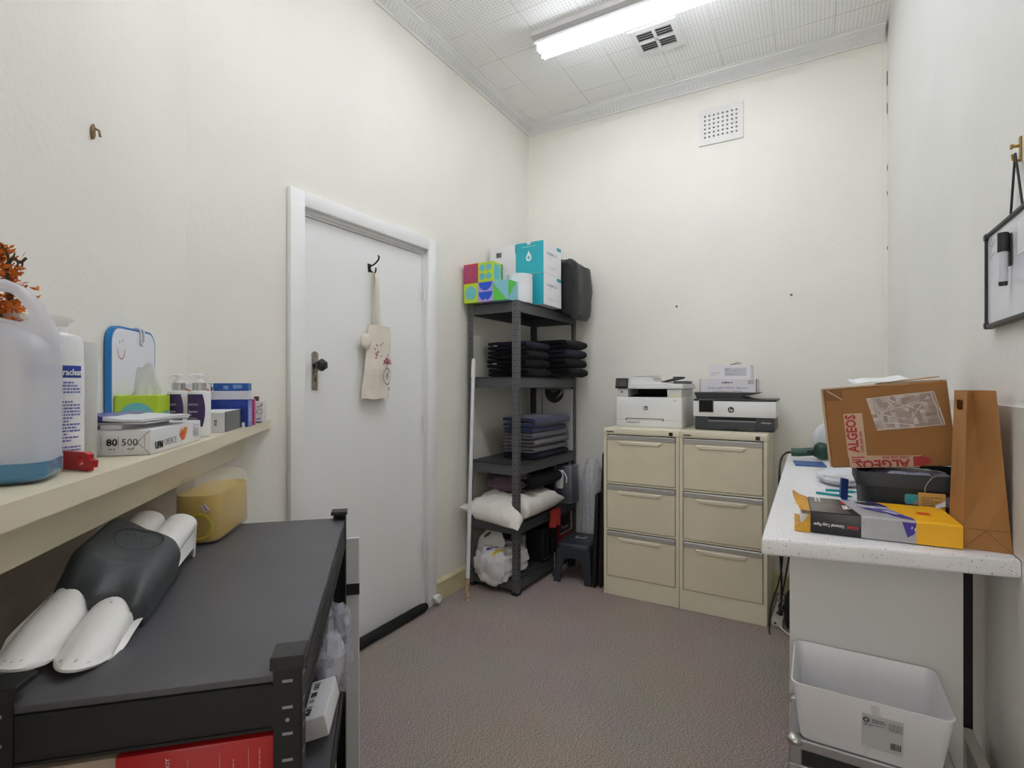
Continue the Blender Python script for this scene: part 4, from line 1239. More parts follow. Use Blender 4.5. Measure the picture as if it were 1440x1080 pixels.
pbag = thing('clear_bag', 'crumpled clear plastic bag bulging over the side of the low rack', 'bag', RK(.330, .63, ZB2), RD)
bm = B(); blob(bm, (.030, .11, .098), (.048, .100, .098), .26, 2.6, 12, 34, 22, pw=.75, flat=.001, ridge=True)
obj('bag_film', bm, sheer('clear_film', 'dcdcea', .66, .06, spec=.8, translucent=.25), pbag, smooth=35)
bm = B(); blob(bm, (.022, .11, .065), (.032, .08, .06), .35, 3, 31, 24, 16, flat=.004, ridge=True); obj('crumpled_contents', bm, mat('crumpled_white', 'd9d8de', rough=.35), pbag, smooth=35)
bm = B(); blob(bm, (.02, .03, .03), (.026, .02, .022), .3, 3, 9, 14, 10, flat=.004); obj('pink_contents', bm, mat('muted_pink', 'b88a92', rough=.6), pbag, smooth=40)
ob = thing('orange_carton', 'white carton with orange panels on the bottom tier of the low rack', 'carton', RK(.225, .42, .1005), RD)
bm = B(); rbox(bm, 0, .15, 0, .22, 0, .25, .003, 1); obj('carton', bm, mat('card_white3', 'dde1e8', rough=.4), ob)
bm = B()
for y in (.02, .125): box(bm, .150, .1506, y, y + .075, .13, .235); box(bm, .012 + y * .6, .052 + y * .6, -.0006, 0, .13, .235); box(bm, .01 + y * .6, .05 + y * .6, .05, .17, .25, .2506)
obj('orange_panel', bm, mat('card_orange', 'e8942c', rough=.45), ob)
wbd = thing('foam_board', 'pale upright board standing on the carpet beyond the low rack', 'board', RK(.0, .93, 0), RD)
bm = B(); rbox(bm, .18, .420, 0, .010, 0, .80, .002, 1); obj('panel', bm, mat('board_pale', 'dfe0e2', rough=.5), wbd)
bm = B(); box(bm, .175, .4205, -.004, .0, .62, .655); obj('dark_rail', bm, M_black, wbd)
# ================================================================= tall rack in the corner
CR0 = Vector((-1.9148, 2.7549, 0)); CRr = -math.radians(2)
def CP(x, y, z): return CR0 + Vector((x * math.cos(CRr) - y * math.sin(CRr), x * math.sin(CRr) + y * math.cos(CRr), z))
Z5, Z4, Z3, Z2, Z1 = .10, .44, .80, 1.334, 1.80
tall = rack('tall_rack', 'tall five tier dark metal rack in the back left corner', CR0, CRr, .37, .835, 1.802, (Z1, Z2, Z3, Z4, Z5),
            mat('rack_hammered', '606263', rough=.45, metal=.3, bump=.15, bscale=300), mat('rack_beam_grey', '55575a', rough=.45, metal=.3, bump=.1, bscale=300), mat('rack_deck_dark', '2f2f31', rough=.6), cap=False)
e_ = .0006
# ---------------------------------------------------------------- cube tissue boxes on the top tier
C = .1115; H_ = .122
def cube_box(label, x, z, base, prints, side=None):
    t = thing('tissue_cube', label, 'tissue box', CP(x, -.050, Z1 + z + .0005), CRr, 'cube tissue boxes on the tall rack')
    bm = B(); rbox(bm, 0, C, 0, C, 0, H_, .0012, 1); obj('carton', bm, base, t)
    for nm, pts_list, m in prints:
        bm = B()
        for plane, pts in pts_list:
            if plane == 'f': face_xz(bm, pts, -.0006)
            else: ngon(bm, [(C + .0006, p[0], p[1]) for p in pts])
        obj(nm, bm, m, t)
    return t
M_red = mat('card_scarlet', 'c0392f', rough=.45); M_violet = mat('card_violet', '7a4596', rough=.45); M_blue = mat('card_royal', '1450c4', rough=.45)
M_lilac = mat('card_lilac', 'b096d6', rough=.45); M_green = mat('card_green', '53c23c', rough=.45); M_ice = mat('card_ice', '83c3cf', rough=.45)
M_dkgreen = mat('card_bottle_green', '2b8060', rough=.45)
cube_box('lime tissue cube with one large aqua disc, bottom left of the cube stack', 0, 0, M_lime, [('disc_print', [('f', circ(C / 2, H_ / 2, .043))], M_teal_c)])
cube_box('lilac tissue cube with royal blue half discs, bottom middle of the cube stack', C + .001, 0, M_lilac, [('half_disc_print', [('f', circ(C / 2, H_ * .98, .050, PI, 2 * PI)), ('f', circ(C / 2, H_ * .50, .053, PI, 2 * PI))], M_blue),
         ('white_dot', [('f', circ(C / 2, .012, .007))], M_paper)])
def stair(n=7, w=C, fl=False):
    pts = [(0, 0)]
    for i in range(n):
        h = H_ * .86 * (1 - i / n) ; xx = w * .82 * i / n
        pts += [(xx, h), (xx + w * .82 / n, h)]
    pts += [(w * .82, 0)]
    pts = [pts[0]] + pts[1:]
    return pts
st = stair()
cube_box('ice blue tissue cube with green stair pattern, beside the white paper roll', 2 * (C + .001), 0, M_ice, [('stair_print', [('f', st), ('r', [(0, .03)] + [(p[0] * .75, H_ - p[1] * .8) for p in st[1:-1]][::-1] + [(0, H_)] if False else [(0, .028), (.02, .028), (.02, .045), (.035, .045), (.035, .062), (.05, .062), (.05, .085), (.07, .085), (.07, .10), (.088, .10), (.088, H_ - .003), (0, H_ - .003)])], M_green)])
cube_box('red and violet striped tissue cube, top left of the cube stack', 0, H_ + .001, M_red, [('stripe_print', [('f', [(.002 + s, z), (.05 + s, z), (.05 + s, z + .007), (.002 + s, z + .007)]) for z0 in (.010, .026, .042, .058, .074, .090, .106) for s, z in ((0, z0), (.0565, z0 - .004))], M_violet)])
cube_box('lime tissue cube with four aqua discs, top right of the cube stack', C + .001, H_ + .001, M_lime, [('disc_print', [('f', circ(.031, .034, .021)), ('f', circ(.081, .034, .021)), ('f', circ(.031, .089, .021)), ('f', circ(.081, .089, .021)),
         ('r', [(.012, .012), (.085, .012), (.085, .09), (.06, .115), (.05, .10), (.03, .116), (.012, .095)])], M_teal_c), ('green_edge', [('r', [(.095, .004), (.109, .004), (.109, H_ - .003), (.095, H_ - .003)])], M_dkgreen)])

# ---------------------------------------------------------------- teal and white cartons
M_turq = mat('card_turquoise', '22a6b4', rough=.4); M_cw = mat('card_bright_white', 'e9e9ec', rough=.45)
BW, BD, BH = .207, .25, .205
def teal_box(label, x, y, z, rot, front, grp):
    t = thing('turquoise_carton', label, 'carton', CP(x, y, z), CRr + rot, grp)
    bm = B(); rbox(bm, 0, BW, 0, BD, 0, BH, .002, 1); obj('carton', bm, M_cw, t)
    if front:
        bm = B(); box(bm, .001, BW - .0005, -.0008, 0, .001, BH - .001); obj('turquoise_front', bm, M_turq, t)
        bm = B(); text(bm, 'PUREFLO', .026, (BW + .0002, .05, .122), (0, 1, 0), (0, 0, 1), fit=.13); obj('lettering', bm, mat('letter_slate', '5d6d76', rough=.5), t)
        bm = B(); dashes(bm, (BW + .0002, .05, .045), (0, 1, 0), (0, 0, 1), .15, 2, .012, .002, 4, word=.003); dashes(bm, (BW + .0002, .05, .105), (0, 1, 0), (0, 0, 1), .06, 1, .012, .002, 4, word=.01); obj('small_print', bm, M_grey_ink, t)
        bm = B(); box(bm, BW, BW + .0007, .185, .245, BH - .032, BH - .010); obj('side_flash', bm, M_turq, t)
    return t
t1 = teal_box('lower turquoise fronted carton with white side, second from the top of its stack', .218, .232, Z1 + .0005, 0, True, 'turquoise cartons on the tall rack')
t2 = teal_box('upper turquoise carton with white droplet emblem on top of its twin', .217, .232, Z1 + BH + .0015, 0, True, 'turquoise cartons on the tall rack')
bm = B()
dp = [(.098 + .021 * math.cos(a), .105 + .021 * math.sin(a)) for a in [PI + .5 + (PI * 2 - PI + -1.0 + PI - PI) * i / 18 for i in range(19)]]
dp = [(.098 + .021 * math.cos(a), .103 + .021 * math.sin(a)) for a in [PI * .88 + (PI * 1.24) * i / 20 for i in range(21)]] + [(.106, .134), (.098, .150), (.090, .134)]
face_xz(bm, dp, -.0014)
face_xz(bm, [(.083 + .0, BH - .0008)] + [(.098 + .016 * math.cos(a), BH - .001 + .016 * math.sin(a)) for a in [PI + PI * i / 12 for i in range(13)]], -.0014)
dashes(bm, (.05, -.0009, BH - .030), (1, 0, 0), (0, 0, 1), .10, 1, .004, .0025, 5, word=.009)
obj('droplet_emblem', bm, M_cw, t2)
bm = B(); box(bm, .0945, .1015, -.0020, -.0015, .092, .116); box(bm, .086, .110, -.0020, -.0015, .1005, .1075); obj('cross_emblem', bm, M_turq, t2)
w1 = teal_box('lower white carton behind the tissue cubes on the tall rack', .003, .240, Z1 + .0005, 0, False, 'plain white cartons on the tall rack')
bm = B(); ngon(bm, [(BW - .035, -.0008, BH - .028), (BW - .008, -.0008, BH - .020), (BW - .035, -.0008, BH - .008)]); obj('arrow_flash', bm, M_turq, w1)
w2 = teal_box('upper white carton with barcode behind the tissue cubes', .003, .240, Z1 + BH + .0015, 0, False, 'plain white cartons on the tall rack')
bm = B(); rnd = random.Random(2); x = .052
while x < .094: w = rnd.choice((.0012, .002, .0032)); box(bm, x, x + w, -.0008, 0, .135, .168); x += w + rnd.choice((.001, .0018))
obj('barcode', bm, M_ink, w2)
bm = B(); box(bm, BW - .005, BW + .0008, -.0008, .02, BH - .058, BH - .003); obj('turquoise_edge', bm, M_turq, w2)
bm = B(); quad(bm, (.085, -.0009, .085), (.087, -.0009, .085), (.145, -.0009, .03), (.143, -.0009, .03)); obj('crease_line', bm, M_grey_ink, w2)
pr = thing('paper_roll', 'thick roll of white paper towel on the front corner of the tall rack', 'paper roll', CP(.300, .146, Z1 + .0005), CRr)
bm = B(); lathe(bm, [(.020, 0), (.079, 0), (.080, .002), (.0795, .06), (.0805, .12), (.080, .172), (.082, .176), (.082, .180), (.077, .182), (.021, .182), (.020, .0)], 40, cap=False); obj('roll_body', bm, mat('towel_white', 'ebebed', rough=.85, bump=.1, bscale=150), pr, smooth=50)

# black holdall slumped over the rear corner of the top tier
M_nylon = mat('black_nylon', '0f1013', rough=.5, bump=.2, bscale=60, sheen=.1)
bgk = thing('black_holdall', 'black nylon bag slumped over the rear edge of the tall rack top', 'bag', CP(.245, .515, Z1), CRr)
bm = B()
base = [(0, .001), (.08, .001), (.127, .001), (.150, -.010), (.185, -.050), (.235, -.062), (.262, -.03), (.272, .08), (.280, .22), (.268, .31), (.215, .350), (.12, .372), (.03, .368), (.004, .33), (-.004, .15)]
rings = []
for j in range(13):
    y = .31 * j / 12; e = min(j, 12 - j); k = (.86, .96, 1)[min(e, 2)]
    ring = []
    for i in range(len(base)):
        for s in (0, .5):
            a, b = base[i], base[(i + 1) % len(base)]
            p = Vector((a[0] + (b[0] - a[0]) * s, 0, a[1] + (b[1] - a[1]) * s))
            c = Vector((.13, 0, .16)); q = c + (p - c) * k
            nn = noise.noise(Vector((q.x * 13, y * 11, q.z * 13))) * .014 - abs(noise.noise(Vector((q.x * 22, y * 16, q.z * 9)))) * .012
            q += (q - c).normalized() * nn
            if q.x < .13: q.z = max(q.z, .0015)
            ring.append(Vector((q.x, y, q.z)))
    rings.append(ring)
loft(bm, rings); obj('bag_body', bm, M_nylon, bgk, smooth=40)
bm = B(); tube(bm, [(.02, .06, .375), (.015, .04, .395), (.055, .02, .402), (.085, .03, .398), (.09, .05, .372)], .007, 8, sub=4); obj('carry_handle', bm, M_black, bgk, smooth=50)
bm = B(); tube(bm, [(.03, -.006, .31), (.10, -.012, .335), (.20, -.010, .315), (.225, -.004, .345)], .003, 6, sub=4); tube(bm, [(.04, -.008, .245), (.055, -.016, .17), (.09, -.016, .05)], .004, 6, sub=4); obj('zip_piping', bm, mat('zip_grey', '3a3b40', rough=.5), bgk, smooth=50)

# ---------------------------------------------------------------- folded black trousers, second tier
M_blk = mat('black_cloth', '121318', rough=.95, spec=.15, bump=.25, bscale=350, sheen=.05); M_blk2 = mat('ink_cloth', '1b1d2c', rough=.95, spec=.15, bump=.25, bscale=350, sheen=.05)
ords = ['bottom', 'second from bottom', 'third from bottom', 'top']
for s, (x, y, w, d, tt) in enumerate(((.052, .125, .312, .30, .0285), (.10, .455, .385, .325, .032))):
    for k in range(4):
        t = thing('folded_trousers', '%s pair in the %s stack of folded black trousers on the tall rack' % (ords[k], ('front', 'rear')[s]), 'trousers',
                  CP(x + (.004, -.006, .006, 0)[k], y + (.0, .006, -.004, .003)[k], Z2 + .0008 + k * (2 * tt + .0012)), CRr + (.01, -.015, .02, -.01)[k], '%s stack of folded black trousers' % ('front', 'rear')[s])
        bm = B(); folded(bm, w * (1, .985, .97, .96)[k], d, tt, 2, seed=s * 10 + k * 3 + 1, amp=.011); obj('folded_cloth', bm, (M_blk, M_blk2)[(k == 3 and s == 0) or (k == 2 and s == 1)], t, smooth=60)
        if s == 0 and k in (1, 3):
            bm = B(); box(bm, .055, .085, -.002, .002, tt * .9, tt * .9 + .006); obj('care_label', bm, M_paper, t)

# ---------------------------------------------------------------- third tier: towels and a logo board
M_navy = mat('navy_fleece', '222c50', rough=.95, bump=.3, bscale=260, sheen=.3); M_grey = mat('grey_towel', '5d5a62', rough=.95, bump=.5, bscale=330, sheen=.2); M_navy2 = mat('blue_fleece', '1f3566', rough=.95, bump=.3, bscale=260, sheen=.3)
zz = Z3 + .0008
for lab, m, t_, w, lay, off, sd in (('dark navy blanket at the very bottom of the towel stack', M_blk2, .019, .238, 2, .004, 3), ('lowest of the three grey towels on the tall rack', M_grey, .021, .235, 2, .006, 5), ('middle of the three grey towels on the tall rack', M_grey, .022, .245, 2, .0, 7),
                          ('topmost of the three grey towels on the tall rack', M_grey, .0205, .232, 2, .004, 9), ('thin bright navy blanket resting on the grey towels', M_navy2, .017, .222, 2, .008, 12), ('thick rolled navy blanket on top of the towel stack', M_navy, .034, .250, 2, -.002, 15)):
    t = thing('folded_towel', lab, 'towel', CP(.125 + off, .20 + off, zz), CRr + off, 'folded towels on the tall rack')
    bm = B(); folded(bm, w, .50, t_, lay, seed=sd, amp=.005); obj('folded_cloth', bm, m, t, smooth=60)
    zz += t_ * lay + .0015
lb = thing('logo_board', 'pale board with round black striped emblem at the back of the third tier', 'board', CP(.058, .788, Z3 + .0005), CRr)
bm = B(); rbox(bm, 0, .305, 0, .012, 0, .452, .001, 1); obj('panel', bm, mat('panel_grey', 'c9c8c8', rough=.4), lb)
bm = B()
pts = [(.155 + .080 * math.cos(a), .430 + .075 * math.sin(a) * (1.0 + .10 * (abs(math.sin(a))))) for a in [PI + PI * i / 24 for i in range(25)]]
face_xz(bm, [(.235, .449)] + [(.075, .449)] + pts, -.0006); obj('emblem', bm, mat('emblem_black', '141416', rough=.4), lb)
bm = B()
for k in range(4): stroke_y(bm, [(.172 + k * .014, .375 + k * .012), (.205 + k * .011, .418 + k * .008), (.214 + k * .008, .449)], .0012, y=-.0013)
stroke_y(bm, [(.128, .449), (.134, .436), (.150, .428), (.164, .436), (.170, .449)], .0016, y=-.0013)
obj('emblem_lines', bm, mat('panel_grey', 'c9c8c8'), lb)
bm = B(); dashes(bm, (.048, -.0005, .42), (0, 0, -1), (1, 0, 0), .16, 1, .01, .008, 4, word=.007); obj('side_lettering', bm, M_ink, lb)

# ---------------------------------------------------------------- fourth tier
def inside_posts(v):
    pass
M_linen = mat('white_linen', 'e6e1da', rough=.9, bump=.2, bscale=45, var=.06, vscale=8, sheen=.2)
pl = thing('pillow', 'large white pillow bulging out of the fourth tier of the tall rack', 'pillow', CP(0, 0, Z4 + .0008), CRr)
bm = B()
dr = lambda x, y: -.070 * max(0, (.13 - y) / .13) ** 1.3 * (.25 + .75 * x / .43) + .03 * max(0, (.13 - y) / .13) * (x < .1)
cushion(bm, .430, .64, .155, seed=3, amp=.022, fs=6.5, nx=30, ny=36, droop=dr, pinch=.04, M=Matrix.Translation((.002, -.098, 0)))
for v in bm.verts:
    if -.015 < v.co.y < .055:
        v.co.x = min(v.co.x, .325)
        if v.co.y > -.012: v.co.x = max(v.co.x, .045)
    if v.co.y > .04 and v.co.x > .36: v.co.x = .36 + (v.co.x - .36) * .85
    if v.co.y > .003 and v.co.x < .368: v.co.z = max(v.co.z, .0006)
obj('pillow_case', bm, M_linen, pl, smooth=70)
pc2 = thing('purple_cloth', 'crumpled dusty purple cloth on the white pillow', 'cloth', CP(.045, .10, Z4 + .150), CRr)
bm = B(); blob(bm, (.135, .12, .055), (.145, .11, .072), .32, 3.0, 17, 34, 22, flat=-.01, ridge=True); obj('crumpled_cloth', bm, mat('dusty_purple', '6a5463', rough=.95, sheen=.2), pc2, smooth=60)
jk = thing('folded_jacket', 'black folded jacket on the white pillow under the third tier', 'jacket', CP(.20, .16, Z4 + .166), CRr)
bm = B(); folded(bm, .165, .44, .040, 2, seed=21, amp=.006); obj('folded_cloth', bm, M_blk, jk, smooth=60)
wc = thing('white_bag', 'small white carrier with cord handle between the jacket and the silver case', 'bag', CP(.322, .605, Z4 + .11), CRr)
bm = B(); rbox(bm, 0, .05, 0, .03, 0, .13, .006); obj('bag_body', bm, M_paper, wc, smooth=40)
bm = B(); tube(bm, [(.05, -.004, .122), (.07, -.01, .115), (.088, -.012, .085), (.086, -.012, .05)], .0042, 8, sub=4); obj('cord_handle', bm, M_paper, wc, smooth=50)
sc = thing('silver_case', 'upright silver aluminium case at the rear of the fourth tier', 'case', CP(.286, .658, Z4 + .0005), CRr)
bm = B(); rbox(bm, 0, .125, 0, .135, 0, .262, .004); obj('shell', bm, mat('anodised_grey', '8d919c', rough=.35, metal=.6), sc, smooth=40)
bm = B()
for x in (0, .125):
    for y in (0, .135): rbox(bm, x - .004, x + .004, y - .004, y + .004, .002, .264, .002)
for z in (.003, .262):
    rbox(bm, -.003, .128, -.004, .004, z - .004, z + .003, .002); rbox(bm, .121, .129, 0, .135, z - .004, z + .003, .002)
obj('edge_trim', bm, mat('bright_alloy', 'd5d7dc', rough=.25, metal=.8), sc, smooth=40)
bm = B(); tube(bm, [(.03, .06, .265), (.035, .06, .275), (.085, .06, .275), (.09, .06, .265)], .004, 8); obj('case_handle', bm, M_chrome, sc, smooth=40)
bm = B(); rbox(bm, 0, .09, 0, .12, 0, .25, .003)
tag(obj('navy_folder', bm, mat('folder_navy', '1e3357', rough=.5), loc=CP(.185, .67, Z4 + .0005), rot=(0, 0, CRr), smooth=40), 'dark blue box file standing left of the silver case', 'box file')
rc = thing('red_towel', 'red towel hanging from under the white pillow', 'towel', CP(.372, .40, Z4 - .105), CRr)
bm = B()
g0, g1 = [], []
for j in range(9):
    z = .105 * j / 8; a, b = [], []
    for i in range(13):
        y = .14 * i / 12; x = .010 + .010 * math.sin(i * 1.5 + j * .1) * (1 - .5 * j / 8) + (.0 if j < 8 else 0)
        a.append((x, y + .015 * (1 - j / 8) * (i - 6) / 6, z - .02 * (1 - j / 8) * abs(math.sin(i * .45)))); b.append((x + .007, y + .015 * (1 - j / 8) * (i - 6) / 6, z - .02 * (1 - j / 8) * abs(math.sin(i * .45))))
    g0.append(a); g1.append(b)
loft(bm, [[*a, *b[::-1]] for a, b in zip(g0, g1)]); obj('towel_cloth', bm, mat('red_terry', 'c23a32', rough=.95, bump=.4, bscale=300), rc, smooth=60)

# ---------------------------------------------------------------- bottom tier
bw = thing('carrier_bag', 'white carrier bag with blue and yellow print on the bottom tier of the tall rack', 'bag', CP(.045, -.02, Z5 + .0008), CRr)
bm = B(); blob(bm, (.138, .135, .065), (.140, .150, .100), .24, 2.2, 23, 48, 32, pw=.75, ridge=True)
for v in bm.verts:
    if v.co.y > .018 or v.co.x < -.0: v.co.z = max(v.co.z, .0008)
    if v.co.y < .062 and v.co.y > .0: v.co.x = min(v.co.x, .280)
    if v.co.y < .062 and v.co.y > .015: v.co.x = max(v.co.x, .001)
    if v.co.y < .022: v.co.z -= .05 * min(1, (.022 - v.co.y) / .03) * max(0, 1 - v.co.z / .12)
obj('bag_film', bm, mat('carrier_white', 'e2e0e2', rough=.3, spec=.5), bw, smooth=45)
bm = B()
ngv = [(-.005, .10), (.005, .20), (.105, .295), (.16, .275), (.225, .19), (.19, .10)]
vt = [bm.verts.new((x * .9 + .0, .03 + .32 * (z - .06), z)) for x, z in ngv]; vk = [bm.verts.new((x * .9, .038 + .32 * (z - .06), z)) for x, z in ngv]
bm.faces.new(vt); bm.faces.new(vk[::-1])
for i in range(6): bm.faces.new((vt[i], vk[i], vk[(i + 1) % 6], vt[(i + 1) % 6]))
obj('bag_flap', bm, MATS['carrier_white'], bw)
FL = lambda x, z, l=.0022: Vector((x * .9, .03 + .32 * (z - .06) - l, z))
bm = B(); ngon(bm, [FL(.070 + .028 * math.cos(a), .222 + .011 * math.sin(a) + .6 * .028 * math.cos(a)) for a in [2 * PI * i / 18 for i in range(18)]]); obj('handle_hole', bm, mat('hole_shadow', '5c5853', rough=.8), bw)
def front_of(bmx, pts, deps, mi=0): pass
body = [o for o in bw.children if o.name.startswith('bag_film')][0]
from mathutils.bvhtree import BVHTree
_bv = BVHTree.FromPolygons([v.co.copy() for v in body.data.vertices], [tuple(p.vertices) for p in body.data.polygons])
def project(pts, dirv, lift=.0015, nsub=1):
    out = []
    for p in pts:
        h = _bv.ray_cast(Vector(p) - Vector(dirv) * .5, Vector(dirv))
        out.append((h[0] - Vector(dirv) * lift) if h[0] is not None else Vector(p))
    return out
def draped(bm, x0, x1, z0, z1, slope, dirv=(0, .86, -.5), nx=6, nz=3):
    g = []
    for j in range(nz + 1):
        g.append(project([(x0 + (x1 - x0) * i / nx, .10, z0 + (z1 - z0) * j / nz + slope * i / nx) for i in range(nx + 1)], Vector(dirv).normalized()))
    for j in range(nz):
        for i in range(nx): quad(bm, g[j][i], g[j][i + 1], g[j + 1][i + 1], g[j + 1][i])
bm = B(); draped(bm, .10, .14, .090, .110, .02); draped(bm, .145, .17, .12, .14, .02); draped(bm, .175, .215, .14, .17, .02); obj('blue_print', bm, mat('print_blue', '1d3f9a', rough=.4), bw)
bm = B(); draped(bm, .155, .19, .060, .095, .03); draped(bm, .18, .215, .085, .118, .03); obj('yellow_print', bm, mat('print_yellow', 'ead32a', rough=.4), bw)
def can_(x, y, label):
    t = thing('spray_can', label, 'bottle', CP(x, y, Z5 + .0005), CRr, 'white bottles on the bottom tier')
    bm = B(); lathe(bm, [(.024, 0), (.026, .003), (.026, .15), (.018, .162), (.012, .165)], 20); obj('bottle_body', bm, mat('bottle_grey', 'bdbdbd', rough=.4), t, smooth=45)
    bm = B(); cyl(bm, (0, 0, .165), (0, 0, .195), .013, seg=16); obj('cap', bm, mat('cap_grey', '8f9092', rough=.4), t, smooth=45)
    return t
c1 = can_(.130, .350, 'left pale bottle standing behind the carrier bag on the bottom tier')
copy_thing(c1, CP(.195, .355, Z5 + .0005), CRr, 'right pale bottle standing behind the carrier bag on the bottom tier', 'white bottles on the bottom tier')
dc = thing('black_crate', 'dark plastic crate on the bottom tier of the tall rack', 'crate', CP(.232, .345, Z5 + .0005), CRr)
bm = B()
box(bm, 0, .125, 0, .20, 0, .006); box(bm, 0, .006, 0, .20, .006, .22); box(bm, .119, .125, 0, .20, .006, .22); box(bm, .006, .119, 0, .006, .006, .22); box(bm, .006, .119, .194, .20, .006, .22)
obj('crate_wall', bm, M_black, dc)
bm = B()
for y in (.0, .06, .13, .19): box(bm, .125, .130, y, y + .01, .01, .22)
box(bm, .1252, .131, 0, .20, .205, .222); box(bm, .1252, .131, 0, .20, .01, .02); obj('rib', bm, mat('crate_edge', '2a2a2c', rough=.4), dc)
rb = thing('red_carton', 'dark red printed carton at the back of the bottom tier', 'carton', CP(.222, .585, Z5 + .0005), CRr)
bm = B(); rbox(bm, 0, .14, 0, .205, 0, .28, .003, 1); obj('carton', bm, mat('card_dark_red', '8e1824', rough=.4), rb)
bm = B(); box(bm, .1402, .1408, .0, .20, .135, .262); obj('black_panel', bm, mat('panel_black', '1a1517', rough=.4), rb)
bm = B(); text(bm, 'Power', .040, (.1409, .02, .158), (0, 1, 0), (0, 0, 1), fit=.12)
for a_, b_, c_, d_ in ((.0, .20, .128, .137), (.168, .20, .137, .262)): box(bm, .1409, .1412, a_, b_, c_, d_)
obj('pale_print', bm, mat('print_cream', 'b9a9a4', rough=.5), rb)
cs_ = thing('castor', 'small black castor with chrome stem beside the tall rack foot', 'castor', (-1.497, 3.165, 0), 0)
bm = B(); cyl(bm, (-.008, 0, .017), (.008, 0, .017), .017, seg=20); obj('wheel', bm, M_black, cs_, smooth=40)
bm = B(); tube(bm, [(0, 0, .034), (.0, .0, .06), (-.006, .01, .16)], .004, 8); box(bm, -.011, .011, -.006, .006, .030, .038); obj('stem', bm, M_chrome, cs_, smooth=40)

# ---------------------------------------------------------------- white pole leaning on the rack
po = thing('broom_pole', 'long white pole with taped foot leaning on the tall rack', 'pole', (-1.775, 2.541, .001))
top_ = Vector((-.085, .194, 1.452))
dn = top_.normalized()
bm = B(); cyl(bm, dn * .13, top_ * .915, .0118, seg=16); obj('shaft', bm, mat('pole_white', 'dfe0e4', rough=.35), po, smooth=40)
bm = B(); tube(bm, [dn * 0, dn * .02, dn * .13], [.014, .0135, .0128], 14); obj('taped_foot', bm, mat('old_tape', 'c3ab93', rough=.8, var=.4, vscale=70, vcol='8a5a3c', bump=.4, bscale=90), po, smooth=40)
bm = B(); tube(bm, [top_ * .912, top_ * .92, top_ * .96, top_ * .992, top_], [.0125, .0145, .0145, .0125, .006], 16); obj('grip', bm, mat('grip_white', 'e6e4df', rough=.45), po, smooth=40)

# ================================================================= between rack and cabinets
M_stool = mat('stool_charcoal', '2b3039', rough=.42)
so = thing('step_stool', 'dark grey plastic step stool on the carpet beside the tall rack', 'stool', (-1.353, 3.255, 0), math.radians(5))
bm = B()
W, D, Hs = .215, .285, .25
lv = [(Hs - .034, W + .012, D + .012, .03), (Hs - .014, W + .008, D + .008, .03), (Hs - .004, W - .002, D - .002, .028), (Hs, W - .016, D - .016, .024)]
loft(bm, rings_rr(lv, 5)); obj('step_top', bm, M_stool, so, smooth=50)
def splay(z): return .020 * (1 - z / Hs)
for sx in (-1, 1):
    for sy in (-1, 1):
        bm = B(); rings = []
        for z in (.001, .09, .17, Hs - .03):
            k = splay(z); cx, cy = sx * (W / 2 - .014 + k), sy * (D / 2 - .014 + k)
            rings.append([Vector((p[0], p[1], z)) for p in rrect(.034, .034, .008, 3, cx, cy)])
        loft(bm, rings); obj('leg', bm, M_stool, so, smooth=50)
def arch_panel(half, face, along_x):
    """skirt between two legs with a broad arch cut from below"""
    bm = B(); n = 16
    prof = [(-half - splay(0), .001), (-half - splay(Hs), Hs - .03), (half + splay(Hs), Hs - .03), (half + splay(0), .001)]
    inner = []
    for i in range(n + 1):
        a = PI * i / n
        c = math.copysign(abs(math.cos(a)) ** .55, math.cos(a)); s_ = abs(math.sin(a)) ** .55
        inner.append(((half - .038 + splay(.16 * s_)) * c, .001 + .160 * s_))
    pts = prof + inner
    def P(x, z, o): 
        d = face + math.copysign(splay(z) + .004 - o, face)
        return Vector((x, d, z)) if along_x else Vector((d, x, z))
    A = [bm.verts.new(P(x, z, 0)) for x, z in pts]; Bv = [bm.verts.new(P(x, z, .006)) for x, z in pts]
    bm.faces.new(A); bm.faces.new(Bv[::-1])
    for i in range(len(pts)): bm.faces.new((A[i], A[(i + 1) % len(pts)], Bv[(i + 1) % len(pts)], Bv[i]))
    obj('skirt', bm, M_stool, so)
for sg in (-1, 1):
    arch_panel(W / 2 - .006, sg * D / 2, True); arch_panel(D / 2 - .006, sg * W / 2, False)
bm = B(); tube(bm, [(-.028, .05, Hs + .001), (-.032, .012, Hs + .001), (.030, .012, Hs + .001), (.034, .05, Hs + .001)], .0034, 6); obj('grip_outline', bm, mat('outline_white', 'c9ccd2', rough=.5), so)
bwp = thing('bubble_wrap', 'upright roll of bubble wrap behind the dark step stool', 'bubble wrap', (-1.372, 3.510, 0), 0)
bm = B(); rings = []
for j in range(19):
    z = .001 + .75 * j / 18; k = 1 if j < 14 else math.cos((j - 13.5) / 5 * 1.25); ring = []
    for i in range(26):
        a = 2 * PI * i / 26; nn = 1 + .14 * noise.noise(Vector((math.cos(a) * 2, math.sin(a) * 2, z * 9))) + .05 * noise.noise(Vector((a * 5, z * 40, 2)))
        ring.append(Vector((.080 * nn * k * math.cos(a) + .012 * math.sin(z * 3), .080 * nn * k * math.sin(a), z)))
    rings.append(ring)
loft(bm, rings); obj('film_roll', bm, mat('bubble_film', 'd2d2d4', rough=.18, spec=.8, bump=1.0, bscale=160, var=.2, vscale=40), bwp, smooth=50)
bm = B()
for k in range(7):
    a = -2.4 + k * .35
    tube(bm, [(.084 * math.cos(a) + .003, .084 * math.sin(a), .1 + .02 * k), (.086 * math.cos(a + .05), .086 * math.sin(a + .05), .38), (.076 * math.cos(a), .076 * math.sin(a), .62 + .012 * k)], .0035, 5, sub=4)
obj('film_fold', bm, sheer('film_fold', 'e8e8f0', .3, .15), bwp, smooth=50)
